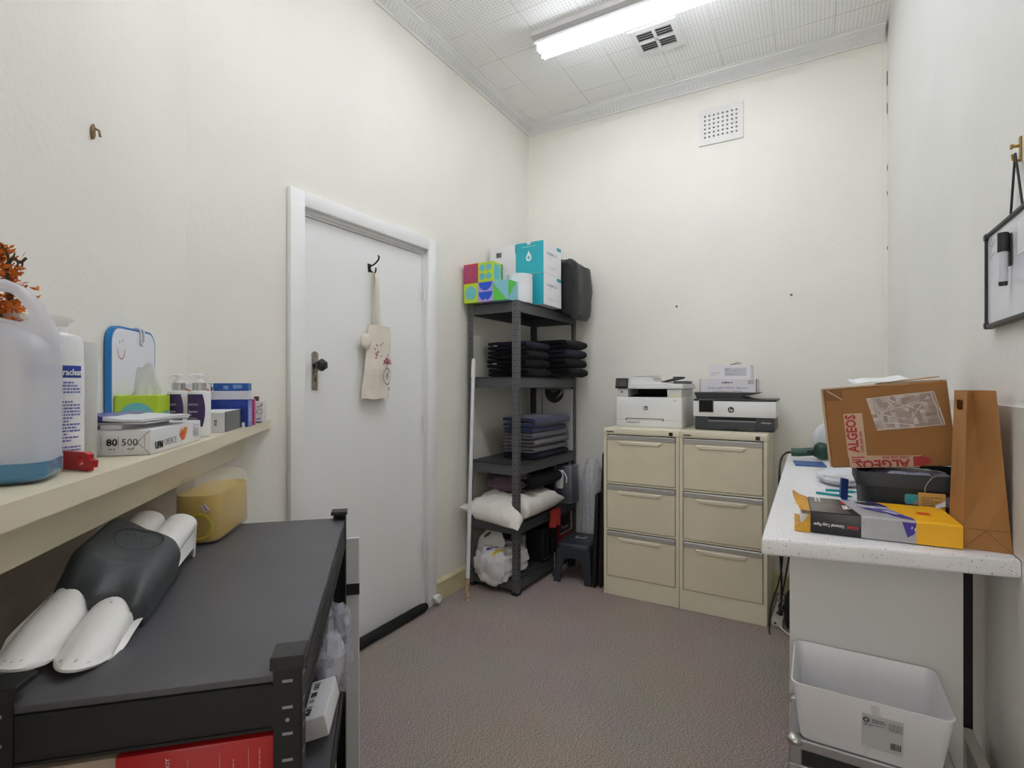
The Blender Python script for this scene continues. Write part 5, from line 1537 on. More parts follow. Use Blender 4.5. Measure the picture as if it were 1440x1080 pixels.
for i, (x, y0, y1, h, lab) in enumerate(((-1.190, 3.10, 3.52, .60, 'lower black flat portfolio leaning between the stool and the filing cabinet'), (-1.158, 3.12, 3.56, .86, 'taller black flat portfolio leaning on the side of the filing cabinet'))):
    t = thing('portfolio', lab, 'portfolio', (x, y0, .0005), (0, .03, 0), 'black flat portfolios beside the cabinet')
    bm = B(); rbox(bm, -.008, .008, 0, y1 - y0, 0, h, .004); obj('panel_body', bm, mat('panel_black2', '1a1614', rough=.5), t, smooth=40)
    bm = B(); tube(bm, [(-.009, .002, .02), (-.010, -.002, h * .5), (-.009, .004, h - .01)], .004, 6); obj('edge_piping', bm, mat('panel_brown', '2c201b', rough=.5), t, smooth=40)
# ================================================================= filing cabinets
M_cab = mat('cabinet_beige', 'e4dcc4', rough=.42, spec=.4, var=.04, vscale=5); M_cabd = mat('cabinet_beige_face', 'e0d7bc', rough=.42, spec=.4, var=.05, vscale=4); M_gap = mat('gap_brown', '3a3226', rough=.8)
KW, KD, KH, KY = .452, .55, 1.02, 3.056
def cabinet(loc, label):
    t = thing('filing_cabinet', label, 'filing cabinet', loc, 0, 'beige filing cabinets')
    bm = B()
    box(bm, 0, .018, 0.002, KD, .002, KH - .036); box(bm, KW - .018, KW, .002, KD, .002, KH - .036)
    box(bm, .018, KW - .018, KD - .01, KD, .002, KH - .036); box(bm, .018, KW - .018, .004, .30, .002, .116)
    for z in (.398, .682): box(bm, .018, KW - .018, .0035, .05, z - .002, z + .008)
    obj('body', bm, M_cab, t)
    bm = B(); rbox(bm, -.001, KW + .001, -.004, KD, KH - .036, KH, .004, 2)
    obj('top', bm, M_cab, t, smooth=40)
    bm = B(); box(bm, .018, KW - .018, .030, .034, .116, KH - .036); obj('dark_gap', bm, M_gap, t)
    for z0, z1 in ((.119, .392), (.409, .676), (.693, .980)):
        d = B(); rbox(d, .022, KW - .022, -.001, .03, z0, z1 - .030, .002, 1)
        dr_ = obj('drawer', d, M_cabd, t)
        bm = B()          # pressed finger pull: lip standing out under a hollow
        zt = z1 - .034
        xa_, xb_ = .088, KW - .095
        for yy, zz, ins in ():
            pass
        a = [(xa_, -.0015, zt), (xb_, -.0015, zt), (xb_ - .022, -.0015, zt - .024), (xa_ + .022, -.0015, zt - .024)]
        b = [(xa_ + .006, -.011, zt - .005), (xb_ - .006, -.011, zt - .005), (xb_ - .024, -.009, zt - .020), (xa_ + .024, -.009, zt - .020)]
        loft(bm, [[Vector(p) for p in a], [Vector(p) for p in b]])
        obj('finger_pull', bm, mat('cabinet_lip', 'e8e1cc', rough=.4), dr_)
        bm = B(); loft(bm, [[Vector((x, y, z)) for y, z in ((.004, z1 - .030), (-.004, z1 - .029), (-.004, z1 - .006), (.0, z1 - .001), (.006, z1 - .001))] for x in (.022, KW - .022)])
        obj('label_rail', bm, mat('rail_grey', 'aca7a2', rough=.4, metal=.2), dr_)
    bm = B(); rbox(bm, KW - .056, KW - .034, -.010, -.003, KH - .030, KH - .010, .003); cyl(bm, (KW - .045, -.011, KH - .020), (KW - .045, -.008, KH - .020), .006)
    obj('lock', bm, mat('lock_dark', '2e2b28', rough=.3, metal=.5), t)
    bm = B(); box(bm, .020, .066, -.0052, -.004, KH - .026, KH - .016); obj('badge', bm, mat('badge_silver', 'aaa595', rough=.3, metal=.5), t)
    bm = B(); text(bm, 'Namco', .009, (.023, -.0054, KH - .0245), bold=.02, fit=.036, lift=.0002) if False else dashes(bm, (.024, -.0054, KH - .0235), (1, 0, 0), (0, 0, 1), .036, 1, .01, .005, 3, word=.007, lift=.0003)
    obj('badge_print', bm, M_ink, t)
    return t
cab = cabinet((-1.111, KY, 0), 'left beige three drawer filing cabinet under the white printer')
copy_thing(cab, (-.656, KY, 0), 0, 'right beige three drawer filing cabinet under the white and black printer', 'beige filing cabinets')

# ---------------------------------------------------------------- printers
M_pw = mat('printer_white', 'e6e6e5', rough=.35); M_pw2 = mat('printer_offwhite', 'd8d8d5', rough=.4); M_pb = mat('printer_black', '232427', rough=.4); M_pd = mat('printer_charcoal', '35373c', rough=.45)
def hp_logo(c, r, par, dark):
    bm = B(); ngon(bm, [(c[0] + r * math.cos(2 * PI * i / 32), c[1], c[2] + r * math.sin(2 * PI * i / 32)) for i in range(32)])
    obj('round_logo', bm, dark, par)
    bm = B(); text(bm, 'hp', r * 1.35, (c[0], c[1] - .0002, c[2] - r * .42), (1, 0, 0), (.28, 0, 1), bold=.01, fit=r * 1.25, center=True, lift=.0003)
    obj('logo_letters', bm, M_pw, par)
p1 = thing('laser_printer', 'white multifunction laser printer on the left filing cabinet', 'printer', (-1.078, 3.20, KH + .0005), 0)
PW, PD = .405, .37
bm = B(); rbox(bm, 0, PW, 0, PD, .006, .188, .006); rbox(bm, .004, PW - .004, .004, PD, 0, .01, .002, 1)
obj('body', bm, M_pw, p1, smooth=40)
bm = B(); box(bm, .002, PW - .002, -.0008, .0, .046, .0468); 
for x0, x1 in ((.062, .068), (.292, .298)): box(bm, x0, x1, -.001, 0, .042, .054)
loft(bm, [[Vector((x, y, z)) for y, z in ((-.001, .0525), (-.001, .056), (0, .0565), (0, .0525))] for x in (.064, .296)])
obj('tray_seam', bm, M_ink, p1)
bm = B(); box(bm, .066, .15, -.0016, 0, .026, .033); obj('tray_label', bm, mat('mid_grey', '9a9a98', rough=.5), p1)
hp_logo((.188, -.0008, .120), .0135, p1, mat('logo_grey', '3f4347', rough=.4))
bm = B(); box(bm, .355, .366, -.0006, 0, .166, .170); box(bm, .37, .374, -.0008, 0, .165, .171); obj('model_mark', bm, M_grey_ink, p1)
bm = B()
rbox(bm, .006, .072, .006, PD - .02, .186, .238, .004); rbox(bm, .315, PW - .005, .012, PD - .02, .186, .238, .004); rbox(bm, .07, .318, .22, PD - .02, .186, .238, .003)
obj('column', bm, M_pw2, p1, smooth=40)
bm = B(); box(bm, .026, .042, .0050, .0062, .216, .223); obj('usb_port', bm, M_ink, p1)
bm = B(); box(bm, .072, .315, .02, .218, .2375, .239); quad(bm, (.073, .016, .190), (.314, .016, .190), (.314, .21, .205), (.073, .21, .205)); quad(bm, (.073, .2195, .19), (.314, .2195, .19), (.314, .2195, .237), (.073, .2195, .237))
obj('output_slot', bm, M_dark, p1)
bm = B(); ngon(bm, [(.075, .010, .1885), (.30, .010, .1885), (.32, .10, .1945), (.10, .10, .1945)]); obj('output_tray', bm, mat('tray_blue_grey', '6b6f7d', rough=.4), p1)
bm = B(); quad(bm, (.30, .006, .1888), (.385, .006, .1888), (.385, .0115, .1888), (.315, .0115, .1888)); quad(bm, (.325, .0110, .19), (.396, .0110, .19), (.396, .0110, .205), (.325, .0110, .199)); obj('yellow_note', bm, mat('note_yellow', 'dfe0b4', rough=.6), p1)
bm = B(); rbox(bm, .0, PW + .006, .0, PD + .005, .2392, .262, .005); rbox(bm, .002, PW + .004, .004, PD, .2622, .270, .003)
obj('scanner_base', bm, M_pw, p1, smooth=40)
bm = B(); prism(bm, [(.078, .2705), (.36, .2705), (.235, .285), (.215, .312), (.078, .316)], .22, M=Matrix.Translation((0, .25, 0)) @ Matrix(((1, 0, 0, 0), (0, 0, -1, 0), (0, 1, 0, 0), (0, 0, 0, 1))))
obj('feeder_cover', bm, M_pw, p1)
bm = B(); prism(bm, [(.215, .273), (.36, .302), (.37, .315), (.335, .315), (.335, .304)], .20, M=Matrix.Translation((0, .28, 0)) @ Matrix(((1, 0, 0, 0), (0, 0, -1, 0), (0, 1, 0, 0), (0, 0, 0, 1)))); rbox(bm, .340, .405, .06, .31, .2702, .288, .004)
obj('feeder_tray', bm, mat('tray_grey', '4b4c4c', rough=.5), p1)
bm = B(); Mp = Matrix.Translation((-.006, -.012, .243)) @ Matrix.Rotation(-.18, 4, 'X'); rbox(bm, 0, .082, 0, .014, 0, .066, .004, M=Mp); obj('control_panel', bm, mat('panel_gloss', '151517', rough=.15), p1, smooth=40)
bm = B(); box(bm, .018, .072, -.0008, 0, .012, .052, M=Mp); obj('touch_screen', bm, mat('screen_grey', '3a3b3d', rough=.15), p1)
bm = B()
for z in (.016, .032, .046): box(bm, .008, .013, -.0008, 0, z, z + .005, M=Mp)
obj('panel_key', bm, mat('key_grey', 'b0b0b0', rough=.4), p1)
bm = B()
g = [[Vector((.06 + .02 * i, .06 + .06 * j, .0015 + .004 * abs(math.sin(i * .9 + j)) * (i / 8))) for i in range(9)] for j in range(3)]
for j in range(2):
    for i in range(8):
        quad(bm, g[j][i], g[j][i + 1], g[j + 1][i + 1], g[j + 1][i]); quad(bm, *[p - Vector((0, 0, .0006)) for p in (g[j][i], g[j + 1][i], g[j + 1][i + 1], g[j][i + 1])])
tag(obj('loose_paper', bm, mat('kraft_pink', 'cda98f', rough=.7), loc=(-1.06, 3.22, KH + .3172)), 'curled tan sheet lying on top of the white laser printer', 'paper')

p2 = thing('inkjet_printer', 'white and black inkjet printer on the right filing cabinet', 'printer', (-.607, 3.21, KH + .0005), 0)
QW, QD = .435, .34
bm = B(); rbox(bm, .006, QW - .006, .004, QD, .0, .079, .006); obj('base', bm, M_pd, p2, smooth=40)
bm = B(); rbox(bm, -.002, QW + .002, -.004, QD, .079, .170, .005); obj('body', bm, M_pw, p2, smooth=40)
bm = B(); box(bm, .085, .335, .0005, .004, .060, .079); obj('output_slot', bm, M_dark, p2)
bm = B(); rbox(bm, .082, .338, -.018, .02, .004, .052, .003); obj('paper_tray', bm, M_pd, p2, smooth=40)
bm = B(); rbox(bm, .082, .338, -.019, .004, .0522, .060, .002); obj('tray_rim', bm, mat('rim_grey', '7c7d81', rough=.4), p2, smooth=40)
bm = B(); rbox(bm, .16, .245, -.0195, -.0175, .006, .018, .0008, 1); obj('tray_handle', bm, M_ink, p2)
bm = B(); rbox(bm, .0, QW + .004, -.002, QD + .005, .1702, .182, .004); obj('lid', bm, M_pb, p2, smooth=40)
bm = B()
Mx = Matrix(((1, 0, 0, 0), (0, 0, -1, 0), (0, 1, 0, 0), (0, 0, 0, 1)))
prism(bm, [(.012, .1825), (.32, .1825), (.25, .196), (.335, .210), (.335, .216), (.0, .216), (.0, .211)], .22, M=Matrix.Translation((0, .25, 0)) @ Mx)
obj('feeder', bm, M_pb, p2)
bm = B(); rbox(bm, -.003, .350, .028, .252, .2162, .221, .002); obj('feeder_lid', bm, mat('lid_grey', '5a5b5d', rough=.45), p2, smooth=40)
bm = B(); quad(bm, (.26, .05, .1955), (.33, .05, .1995), (.36, .24, .1995), (.26, .24, .1955)); quad(bm, (.26, .05, .1945), (.26, .24, .1945), (.36, .24, .1985), (.33, .05, .1985)); obj('document', bm, mat('doc_cream', 'd3d2bf', rough=.7), p2)
bm = B(); rbox(bm, .030, .112, -.009, -.003, .104, .178, .004); obj('screen_frame', bm, mat('frame_grey', '77787a', rough=.35), p2, smooth=40)
bm = B(); rbox(bm, .033, .109, -.0105, -.0088, .107, .175, .003, 1); obj('touch_screen', bm, mat('panel_gloss', '151517'), p2)
hp_logo((.206, -.0048, .121), .0172, p2, M_ink)
bm = B(); text(bm, 'OfficeJet', .010, (.362, .0034, .048), bold=.01, fit=.052); obj('lettering', bm, M_pw2, p2)
ap = thing('apron_box', 'pale carton of disposable white aprons on the inkjet printer', 'box', (-.577, 3.245, KH + .2222), 0, None)
bm = B(); rbox(bm, 0, .305, 0, .20, 0, .076, .001, 1); obj('carton', bm, mat('carton_pale', 'dcd9e0', rough=.45), ap)
bm = B()
for x in (-.0012, .3035): box(bm, x, x + .0027, -.0008, .012, .0, .077)
obj('dark_edge', bm, mat('edge_plum', '3d3438', rough=.6), ap)
bm = B(); text(bm, "walker's", .015, (.15, -.0004, .052), bold=.03, center=True, fit=.062); obj('brand_lettering', bm, mat('ink_plum', '4a4148', rough=.5), ap)
bm = B(); text(bm, 'CONVENIENCE PACK 100 APRONS', .008, (.15, -.0004, .004), center=True, fit=.16); obj('lettering', bm, mat('ink_plum', '4a4148', rough=.5), ap)
bm = B(); text(bm, 'Disposable White Aprons', .018, (.152, -.0004, .020), center=True, fit=.212); obj('blue_lettering', bm, mat('ink_blue', '6a7cab', rough=.5), ap)
bm = B(); dashes(bm, (.262, -.0004, .066), (1, 0, 0), (0, 0, 1), .03, 4, .006, .004, 3, word=.008); obj('small_print', bm, M_grey_ink, ap)
sw = thing('label_box', 'small white carton with grey label on top of the apron carton', 'box', (-.529, 3.25, KH + .2988), -.02)
bm = B(); rbox(bm, 0, .226, 0, .15, 0, .082, .001, 1); obj('carton', bm, mat('carton_white', 'e7e6ea', rough=.45), sw)
bm = B(); box(bm, .088, .206, -.0007, 0, .018, .065); obj('grey_label', bm, mat('label_grey', 'c4c4cc', rough=.5), sw)
bm = B(); dashes(bm, (.092, -.001, .055), (1, 0, 0), (0, 0, 1), .022, 2, .006, .0035, 1, word=.02); dashes(bm, (.130, -.001, .046), (1, 0, 0), (0, 0, 1), .04, 1, .006, .0022, 2); dashes(bm, (.095, -.001, .026), (1, 0, 0), (0, 0, 1), .05, 1, .006, .0028, 5); dashes(bm, (.012, -.0004, .034), (1, 0, 0), (0, 0, 1), .05, 1, .006, .0028, 7); dashes(bm, (.012, -.0004, .022), (1, 0, 0), (0, 0, 1), .03, 1, .006, .0018, 9); obj('small_print', bm, M_grey_ink, sw)
pn = thing('black_clip', 'small dark clip lying on the topmost white carton', 'clip', (-.415, 3.28, KH + .3812), .2)
bm = B(); tube(bm, [(0, 0, .003), (.03, 0, .006), (.06, .004, .010)], [.002, .004, .003], 8, sub=3); tube(bm, [(.02, 0, .007), (.04, .0, .016), (.048, 0, .02)], .0012, 6, sub=3); obj('clip_body', bm, M_ink, pn, smooth=40)
# ================================================================= bench along the right wall
def speckle():
    m = bpy.data.materials.new('speckled_laminate'); m.use_nodes = True
    nt = m.node_tree; b = nt.nodes['Principled BSDF']; b.inputs['Roughness'].default_value = .4
    tc = nt.nodes.new('ShaderNodeTexCoord')
    col = lin('e9e8ea')
    prev = None
    for i, (sc, th, c, cut) in enumerate(((230, .20, '5c544a', .72), (120, .16, '4a453e', .80))):
        v = nt.nodes.new('ShaderNodeTexVoronoi'); v.inputs['Scale'].default_value = sc
        nt.links.new(tc.outputs['Object'], v.inputs['Vector'])
        lt = nt.nodes.new('ShaderNodeMath'); lt.operation = 'LESS_THAN'; lt.inputs[1].default_value = th
        nt.links.new(v.outputs['Distance'], lt.inputs[0])
        sx = nt.nodes.new('ShaderNodeSeparateColor'); nt.links.new(v.outputs['Color'], sx.inputs[0])
        gt = nt.nodes.new('ShaderNodeMath'); gt.operation = 'GREATER_THAN'; gt.inputs[1].default_value = cut
        nt.links.new(sx.outputs[0], gt.inputs[0])
        mu = nt.nodes.new('ShaderNodeMath'); mu.operation = 'MULTIPLY'
        nt.links.new(lt.outputs[0], mu.inputs[0]); nt.links.new(gt.outputs[0], mu.inputs[1])
        mx = nt.nodes.new('ShaderNodeMix'); mx.data_type = 'RGBA'
        nt.links.new(mu.outputs[0], mx.inputs[0])
        if prev is None: mx.inputs[6].default_value = col
        else: nt.links.new(prev, mx.inputs[6])
        mx.inputs[7].default_value = lin(c)
        prev = mx.outputs[2]
    nt.links.new(prev, b.inputs['Base Color'])
    return m
ZT = .93
bench = thing('bench', 'white speckled laminate bench fixed along the right wall', 'bench', (0, 0, 0), 0)
bm = B()
t = bmesh.new(); prism(t, [(-.103, 1.345), (XR - .001, 1.444), (XR - .001, 3.03), (-.107, 3.03)], .041, z0=ZT - .041)
es = [e for e in t.edges if abs(e.verts[0].co.z - e.verts[1].co.z) < 1e-5 or (e.verts[0].co.x < 0 and e.verts[0].co.y < 1.4 and abs(e.verts[0].co.x - e.verts[1].co.x) < 1e-4)]
bmesh.ops.bevel(t, geom=es, offset=.008, segments=3, affect='EDGES', profile=.5); merge(bm, t)
obj('benchtop', bm, speckle(), bench, smooth=30)
bm = B(); box(bm, -.052, .311, 1.60, 1.618, .001, ZT - .0415); obj('end_panel', bm, mat('panel_white', 'd9d8d6', rough=.4), bench)
bm = B(); box(bm, .02, XR - .026, 2.98, 2.998, .001, ZT - .0415); obj('far_panel', bm, MATS['panel_white'], bench)
bm = B(); box(bm, .300, XR - .026, 1.69, 1.705, .001, ZT - .0415); obj('gap_shade_strip', bm, M_dark, bench, label='dark strip painting the shade between the end panel and the wall')  # black strip stands in for the shade in the open gap
bm = B(); rbox(bm, XR - .005, XR - .0006, 1.22, 2.90, ZT + .0005, 1.243, .001, 1)
spb = tag(obj('splash_panel', bm, mat('splash_grey', 'e0ddd6', rough=.18, spec=.5), smooth=40), 'low glossy pale splash panel on the right wall behind the paper bag', 'panel')

# ---------------------------------------------------------------- opened ream of copy paper
M_yel = mat('ream_yellow', 'efb112', rough=.35); M_rblk = mat('ream_black', '17171b', rough=.35); M_rgrey = mat('ream_photo_grey', 'b3b2b7', rough=.35, var=.12, vscale=30)
kd = thing('copy_paper_ream', 'opened yellow and black ream of copy paper at the front of the bench', 'paper ream', (-.003, 1.448, ZT + .0005), .045)
KX, KYY, KZ = .288, .185, .052
bm = B(); rbox(bm, 0, KX, 0, KYY, 0, KZ, .004); obj('wrapper', bm, M_rblk, kd, smooth=40)
bm = B()
l = .0006
def wrapband(bm, x0, x1, sk=0, mi=0):
    """panel over the front and top faces between x0 and x1; sk = slant of the edges across the top"""
    quad(bm, (x0, -l, .002), (x1, -l, .002), (x1, -l, KZ - .003), (x0, -l, KZ - .003), mi)
    quad(bm, (x0, -l, KZ - .003), (x1, -l, KZ - .003), (x1, .003, KZ + l), (x0, .003, KZ + l), mi)
    s0, s1 = (sk if isinstance(sk, tuple) else (sk, sk))
    quad(bm, (x0, .003, KZ + l), (x1, .003, KZ + l), (x1 + s1, KYY - .003, KZ + l), (x0 + s0, KYY - .003, KZ + l), mi)
wrapband(bm, .103, .206, (-.030, -.052)); obj('photo_panel', bm, M_rgrey, kd)
bm = B(); l = .0009; wrapband(bm, .206, KX - .001, (-.052, 0)); quad(bm, (KX + l, .003, .002), (KX + l, KYY - .003, .002), (KX + l, KYY - .003, KZ - .002), (KX + l, .003, KZ - .002)); obj('yellow_panel', bm, M_yel, kd)
bm = B(); ngon(bm, [(.180, -.0010, KZ - .004), (.206, -.0010, KZ - .004), (.203, -.0010, .024), (.190, -.0010, .014)])
for pts in (((.125, .14), (.170, .03), (.205, .004), (.204, .03), (.185, .06), (.150, .13)), ((.075, .18), (.11, .15), (.125, .155), (.10, .181)), ((.13, .181), (.154, .181), (.175, .13), (.16, .125)), ((.11, .09), (.15, .055), (.16, .06), (.13, .10))):
    ngon(bm, [(x, y, KZ + .0012) for x, y in pts])
obj('purple_shapes', bm, mat('photo_purple', '3b2c93', rough=.4), kd)
bm = B()
for pts in (((.105, .12), (.14, .105), (.165, .10), (.16, .11), (.12, .14)), ((.15, .08), (.175, .05), (.185, .052), (.165, .085)), ((.09, .16), (.12, .14), (.13, .145), (.10, .172))):
    ngon(bm, [(x, y, KZ + .0014) for x, y in pts])
ngon(bm, [(.1965, -.0014, .032), (.200, -.0014, .038), (.197, -.0014, .040)]); ngon(bm, [(.203, -.0014, .030), (.206, -.0014, .037), (.202, -.0014, .036)])
obj('white_shapes', bm, mat('photo_white', 'd6d6e4', rough=.4), kd)
bm = B(); ngon(bm, [(.132 + .024 * math.cos(a) * (1 + .2 * math.sin(3 * a)), .146 + .020 * math.sin(a) * (1 + .15 * math.cos(4 * a)), KZ + .0016) for a in [2 * PI * i / 22 for i in range(22)]]); obj('dark_shape', bm, M_ink, kd)
bm = B(); quad(bm, (.003, .003, KZ + .0007), (.086, .003, KZ + .0007), (.062, KYY - .003, KZ + .0007), (.003, KYY - .003, KZ + .0007)); obj('shelf_photo', bm, mat('photo_brown_grey', '6e6663', rough=.35, var=.45, vscale=18), kd)
bm = B()
text(bm, 'Universal Copy Paper', .0105, (.072, -.0006, .024), (-1, 0, 0), (0, 0, -1), bold=.012, fit=.062, lift=-.0008) if False else None
t_ = text_bm('Universal Copy Paper', .0105, .012); xs_ = [v.co.x for v in t_.verts]; k_ = .063 / (max(xs_) - min(xs_))
for v in t_.verts: v.co = Vector((.070 - v.co.x * k_, -.0009 - v.co.z, .026 - v.co.y * 1.0))
merge(bm, t_)
t_ = text_bm('copy', .022, .03); xs_ = [v.co.x for v in t_.verts]
for v in t_.verts: v.co = Vector((.083 - v.co.y, .10 - v.co.x * 1.1, KZ + .0014 + v.co.z))
merge(bm, t_)
for x in (.016, .024): 
    for y in (.125, .145, .165): box(bm, x, x + .005, y, y + .012, KZ + .0008, KZ + .0012)
obj('lettering', bm, mat('letter_white', 'e8e8ea', rough=.4), kd)
bm = B(); t_ = text_bm('KODAK', .0105, .02); xs_ = [v.co.x for v in t_.verts]; k_ = .023 / (max(xs_) - min(xs_))
for v in t_.verts: v.co = Vector((.0975 - v.co.x * k_, -.0009 - v.co.z, .026 - v.co.y * 1.0))
merge(bm, t_); box(bm, .070, .082, .118, .135, KZ + .0008, KZ + .0014); obj('red_lettering', bm, mat('letter_red', 'd8232a', rough=.4), kd)
bm = B()
for k in range(5): box(bm, .222 + .003 * (k % 2), .250 - .002 * (k % 3), .075 + k * .006, .079 + k * .006, KZ + .001, KZ + .0014)
obj('red_emblem', bm, mat('emblem_red', 'd2461e', rough=.4), kd)
bm = B(); box(bm, -.018, -.0005, .012, KYY - .014, .004, KZ - .010); obj('paper_sheets', bm, M_paper, kd)
bm = B()      # torn wrapper flaring from the open end
def sheet(bm, rows, th=.0008):
    for a, b in zip(rows, rows[1:]):
        for i in range(len(a) - 1):
            quad(bm, a[i], a[i + 1], b[i + 1], b[i])
sheet(bm, [[(0, .002, KZ), (0, .06, KZ + .001), (0, .12, KZ + .001), (0, KYY, KZ)], [(-.016, -.002, KZ + .003), (-.018, .06, KZ + .004), (-.022, .12, KZ + .010), (-.020, KYY, KZ + .006)], [(-.020, .02, KZ - .004), (-.030, .07, KZ + .006), (-.036, .13, KZ + .018), (-.034, KYY + .006, KZ + .014)]])
sheet(bm, [[(0, .0, .001), (0, .0, KZ - .002)], [(-.014, -.004, .0015), (-.012, -.003, KZ * .55)], [(-.034, -.002, .001), (-.030, .0, .012)]])
sheet(bm, [[(0, .002, .001), (0, KYY, .001)], [(-.034, .0, .001), (-.03, KYY, .001)]])
o_ = obj('torn_wrapper', bm, mat('ream_yellow_inside', 'dfa426', rough=.4, var=.25, vscale=40), kd)
sd = o_.modifiers.new('thickness', 'SOLIDIFY'); sd.thickness = .0006; sd.offset = 1

# ---------------------------------------------------------------- brown paper carrier
M_kraft = mat('kraft_paper', 'a8753f', rough=.75, var=.10, vscale=14, bump=.12, bscale=40); M_kraft2 = M_kraft
kb = thing('paper_bag', 'tall narrow brown paper bag with handle slot at the right end of the bench', 'bag', (.2862, 1.478, ZT + .0005), .0)
bm = B()
GX, GY, GH = .0815, .135, .345
lvz = [0, .045, .12, .2, .28, GH]
def bagring(z):
    k = z / GH
    w = GX * (1 - .42 * k)                          # gusset closes towards the top
    fold = .026 * max(0, (z - .045)) / GH * 1.6      # centre crease pushes inwards
    dx = .008 * k
    y1 = GY * (1 - .12 * k)
    x0, x1 = .0 + dx, w + dx
    xm = (x0 + x1) / 2 - .008 * k
    return [Vector((x0, 0, z)), Vector((xm, fold, z)), Vector((x1, 0, z)), Vector((x1, y1, z)), Vector((xm, y1 - fold, z)), Vector((x0, y1, z))]
rings = [bagring(z) for z in lvz]
vs = [[bm.verts.new(p) for p in r] for r in rings]
hs_ = [.045, .085, .30, .323]     # handle slot y0,y1,z0,z1
for a, b in zip(vs, vs[1:]):
    for i in range(6):
        j = (i + 1) % 6
        if i == 5 and a is vs[4]: continue
        bm.faces.new((a[i], a[j], b[j], b[i]))
bm.faces.new(vs[0][::-1])
# front broad side (x0) with the cut slot, top panel only
Pz = lambda y, z: Vector((.008 * z / GH, y, z))
y1a, y1b = bagring(.28)[5].y, bagring(GH)[5].y
slot = [Pz(.064 + .031 * math.copysign(abs(math.cos(a)) ** .35, math.cos(a)), .312 + .0115 * math.copysign(abs(math.sin(a)) ** .35, math.sin(a))) for a in [2 * PI * i / 24 for i in range(24)]]
so_ = [bm.verts.new(p) for p in slot]
outer = [vs[4][0], vs[4][5], vs[5][5], vs[5][0]]
ed = []
for ring in (outer, so_):
    for i in range(len(ring)):
        e = bm.edges.get((ring[i], ring[(i + 1) % len(ring)])) or bm.edges.new((ring[i], ring[(i + 1) % len(ring)])); ed.append(e)
bmesh.ops.triangle_fill(bm, edges=ed, use_beauty=True)
o_ = obj('bag_body', bm, M_kraft, kb); sd = o_.modifiers.new('thickness', 'SOLIDIFY'); sd.thickness = .0008
bm = B()
for a_, b_ in (((.002, .002), (GX * .47, .043)), ((GX - .002, .002), (GX * .47, .043))):
    a, b = Vector((a_[0], -.0012, a_[1])), Vector((b_[0], -.0012, b_[1])); d = (b - a).normalized(); q = Vector((-d.z, 0, d.x)) * .0005
    quad(bm, a - q, a + q, b + q, b - q)
quad(bm, (.002, -.0013, .0445), (GX - .003, -.0013, .0445), (GX - .003, -.0013, .0455), (.002, -.0013, .0455))
obj('fold_crease', bm, mat('kraft_dark', '6e4823', rough=.8), kb)
bm = B()
t_ = text_bm('BEST & BEST', .015, .0); xs_ = [v.co.x for v in t_.verts]
for v in t_.verts: v.co = Vector((-.0165 - .018 * .0, .04 - v.co.y, .12 + v.co.x)) if False else v.co
t_.free()
for row, (y, z0, ln, h) in enumerate(((.105, .10, .035, .013), (.085, .10, .04, .014), (.066, .145, .06, .010))):
    rnd = random.Random(row); z = z0
    while z < z0 + ln:
        w = rnd.uniform(.004, .008)
        x = lambda zz: .008 * zz / GH - .0012
        for q0, q1 in ((0, .0012), (w - .0012, w)): quad(bm, (x(z + q0), y, z + q0), (x(z + q1), y, z + q1), (x(z + q1), y - h, z + q1), (x(z + q0), y - h, z + q0))
        for yy in (y - h / 2,): quad(bm, (x(z), yy, z), (x(z + w), yy, z + w), (x(z + w), yy + .0012, z + w), (x(z), yy + .0012, z))
        z += w + .002
obj('faded_print', bm, mat('print_brown', '7d5730', rough=.8), kb)

# ---------------------------------------------------------------- black basket with tag
bs = thing('black_basket', 'dark grey plastic basket under the tilted cardboard carton', 'basket', (.104, 1.668, ZT + .0005), 0)
GWx, GDy, GHz = .258, .225, .126
M_bask = mat('basket_charcoal', '23262b', rough=.5)
bm = B()
def rr(z, ins, r=.03): return [Vector((p[0], p[1], z)) for p in rrect(GWx - 2 * ins, GDy - 2 * ins, r, 5, GWx / 2, GDy / 2)]
loft(bm, [rr(0, .014), rr(.086, .009), rr(.088, .001), rr(.124, 0), rr(GHz, .001), rr(.125, .004), rr(.09, .006), rr(.085, .012), rr(.004, .017)], cap=False)
loft(bm, [rr(.0, .014), rr(.004, .017)], cap=True)
obj('basket_wall', bm, M_bask, bs, smooth=45)
bm = B(); rnd = random.Random(6)
for i in range(4):
    for k in range(4):
        c = Vector((.035 + i * .024, .009 - .0, .022 + k * .016)); 
        if rnd.random() < .8: ngon(bm, [(c.x + .002 * math.cos(a), .0135 - c.z * .055 - .0012, c.z + .0025 * math.sin(a)) for a in [PI / 4 * j for j in range(8)]])
for i in range(6):
    for k in range(3): ngon(bm, [(.0135 - (.022 + k * .018) * .055 - .0012, .05 + i * .024 + .0035 * math.cos(a), .022 + k * .018 + .0025 * math.sin(a)) for a in [PI / 4 * j for j in range(8)]])
obj('hole_pattern', bm, M_dark, bs)
bm = B(); prism(bm, rrect(.126, .026, .005, 3, .168, .062), .0012, M=Matrix.Translation((0, .0092, 0)) @ Matrix(((1, 0, 0, 0), (0, 0, -1, 0), (0, 1, 0, 0), (0, 0, 0, 1)))); obj('slot_window', bm, mat('slot_contents', 'a9a7b4', rough=.4, var=.4, vscale=60), bs)
bm = B(); ngon(bm, [(.106, .0076, .053), (.117, .0076, .050), (.147, .0076, .072), (.137, .0076, .0745), (.106, .0076, .0745)]); obj('teal_wrapper', bm, mat('wrapper_teal', '2fa9b4', rough=.3), bs)
tg = thing('card_tag', 'tan card tag hanging on a string at the basket front', 'tag', (.262, 1.668, ZT + .0965), 0)
bm = B(); box(bm, -.027, .027, -.0065, -.0055, -.072, -.012); obj('card', bm, mat('tag_tan', 'd6a75a', rough=.6), tg)
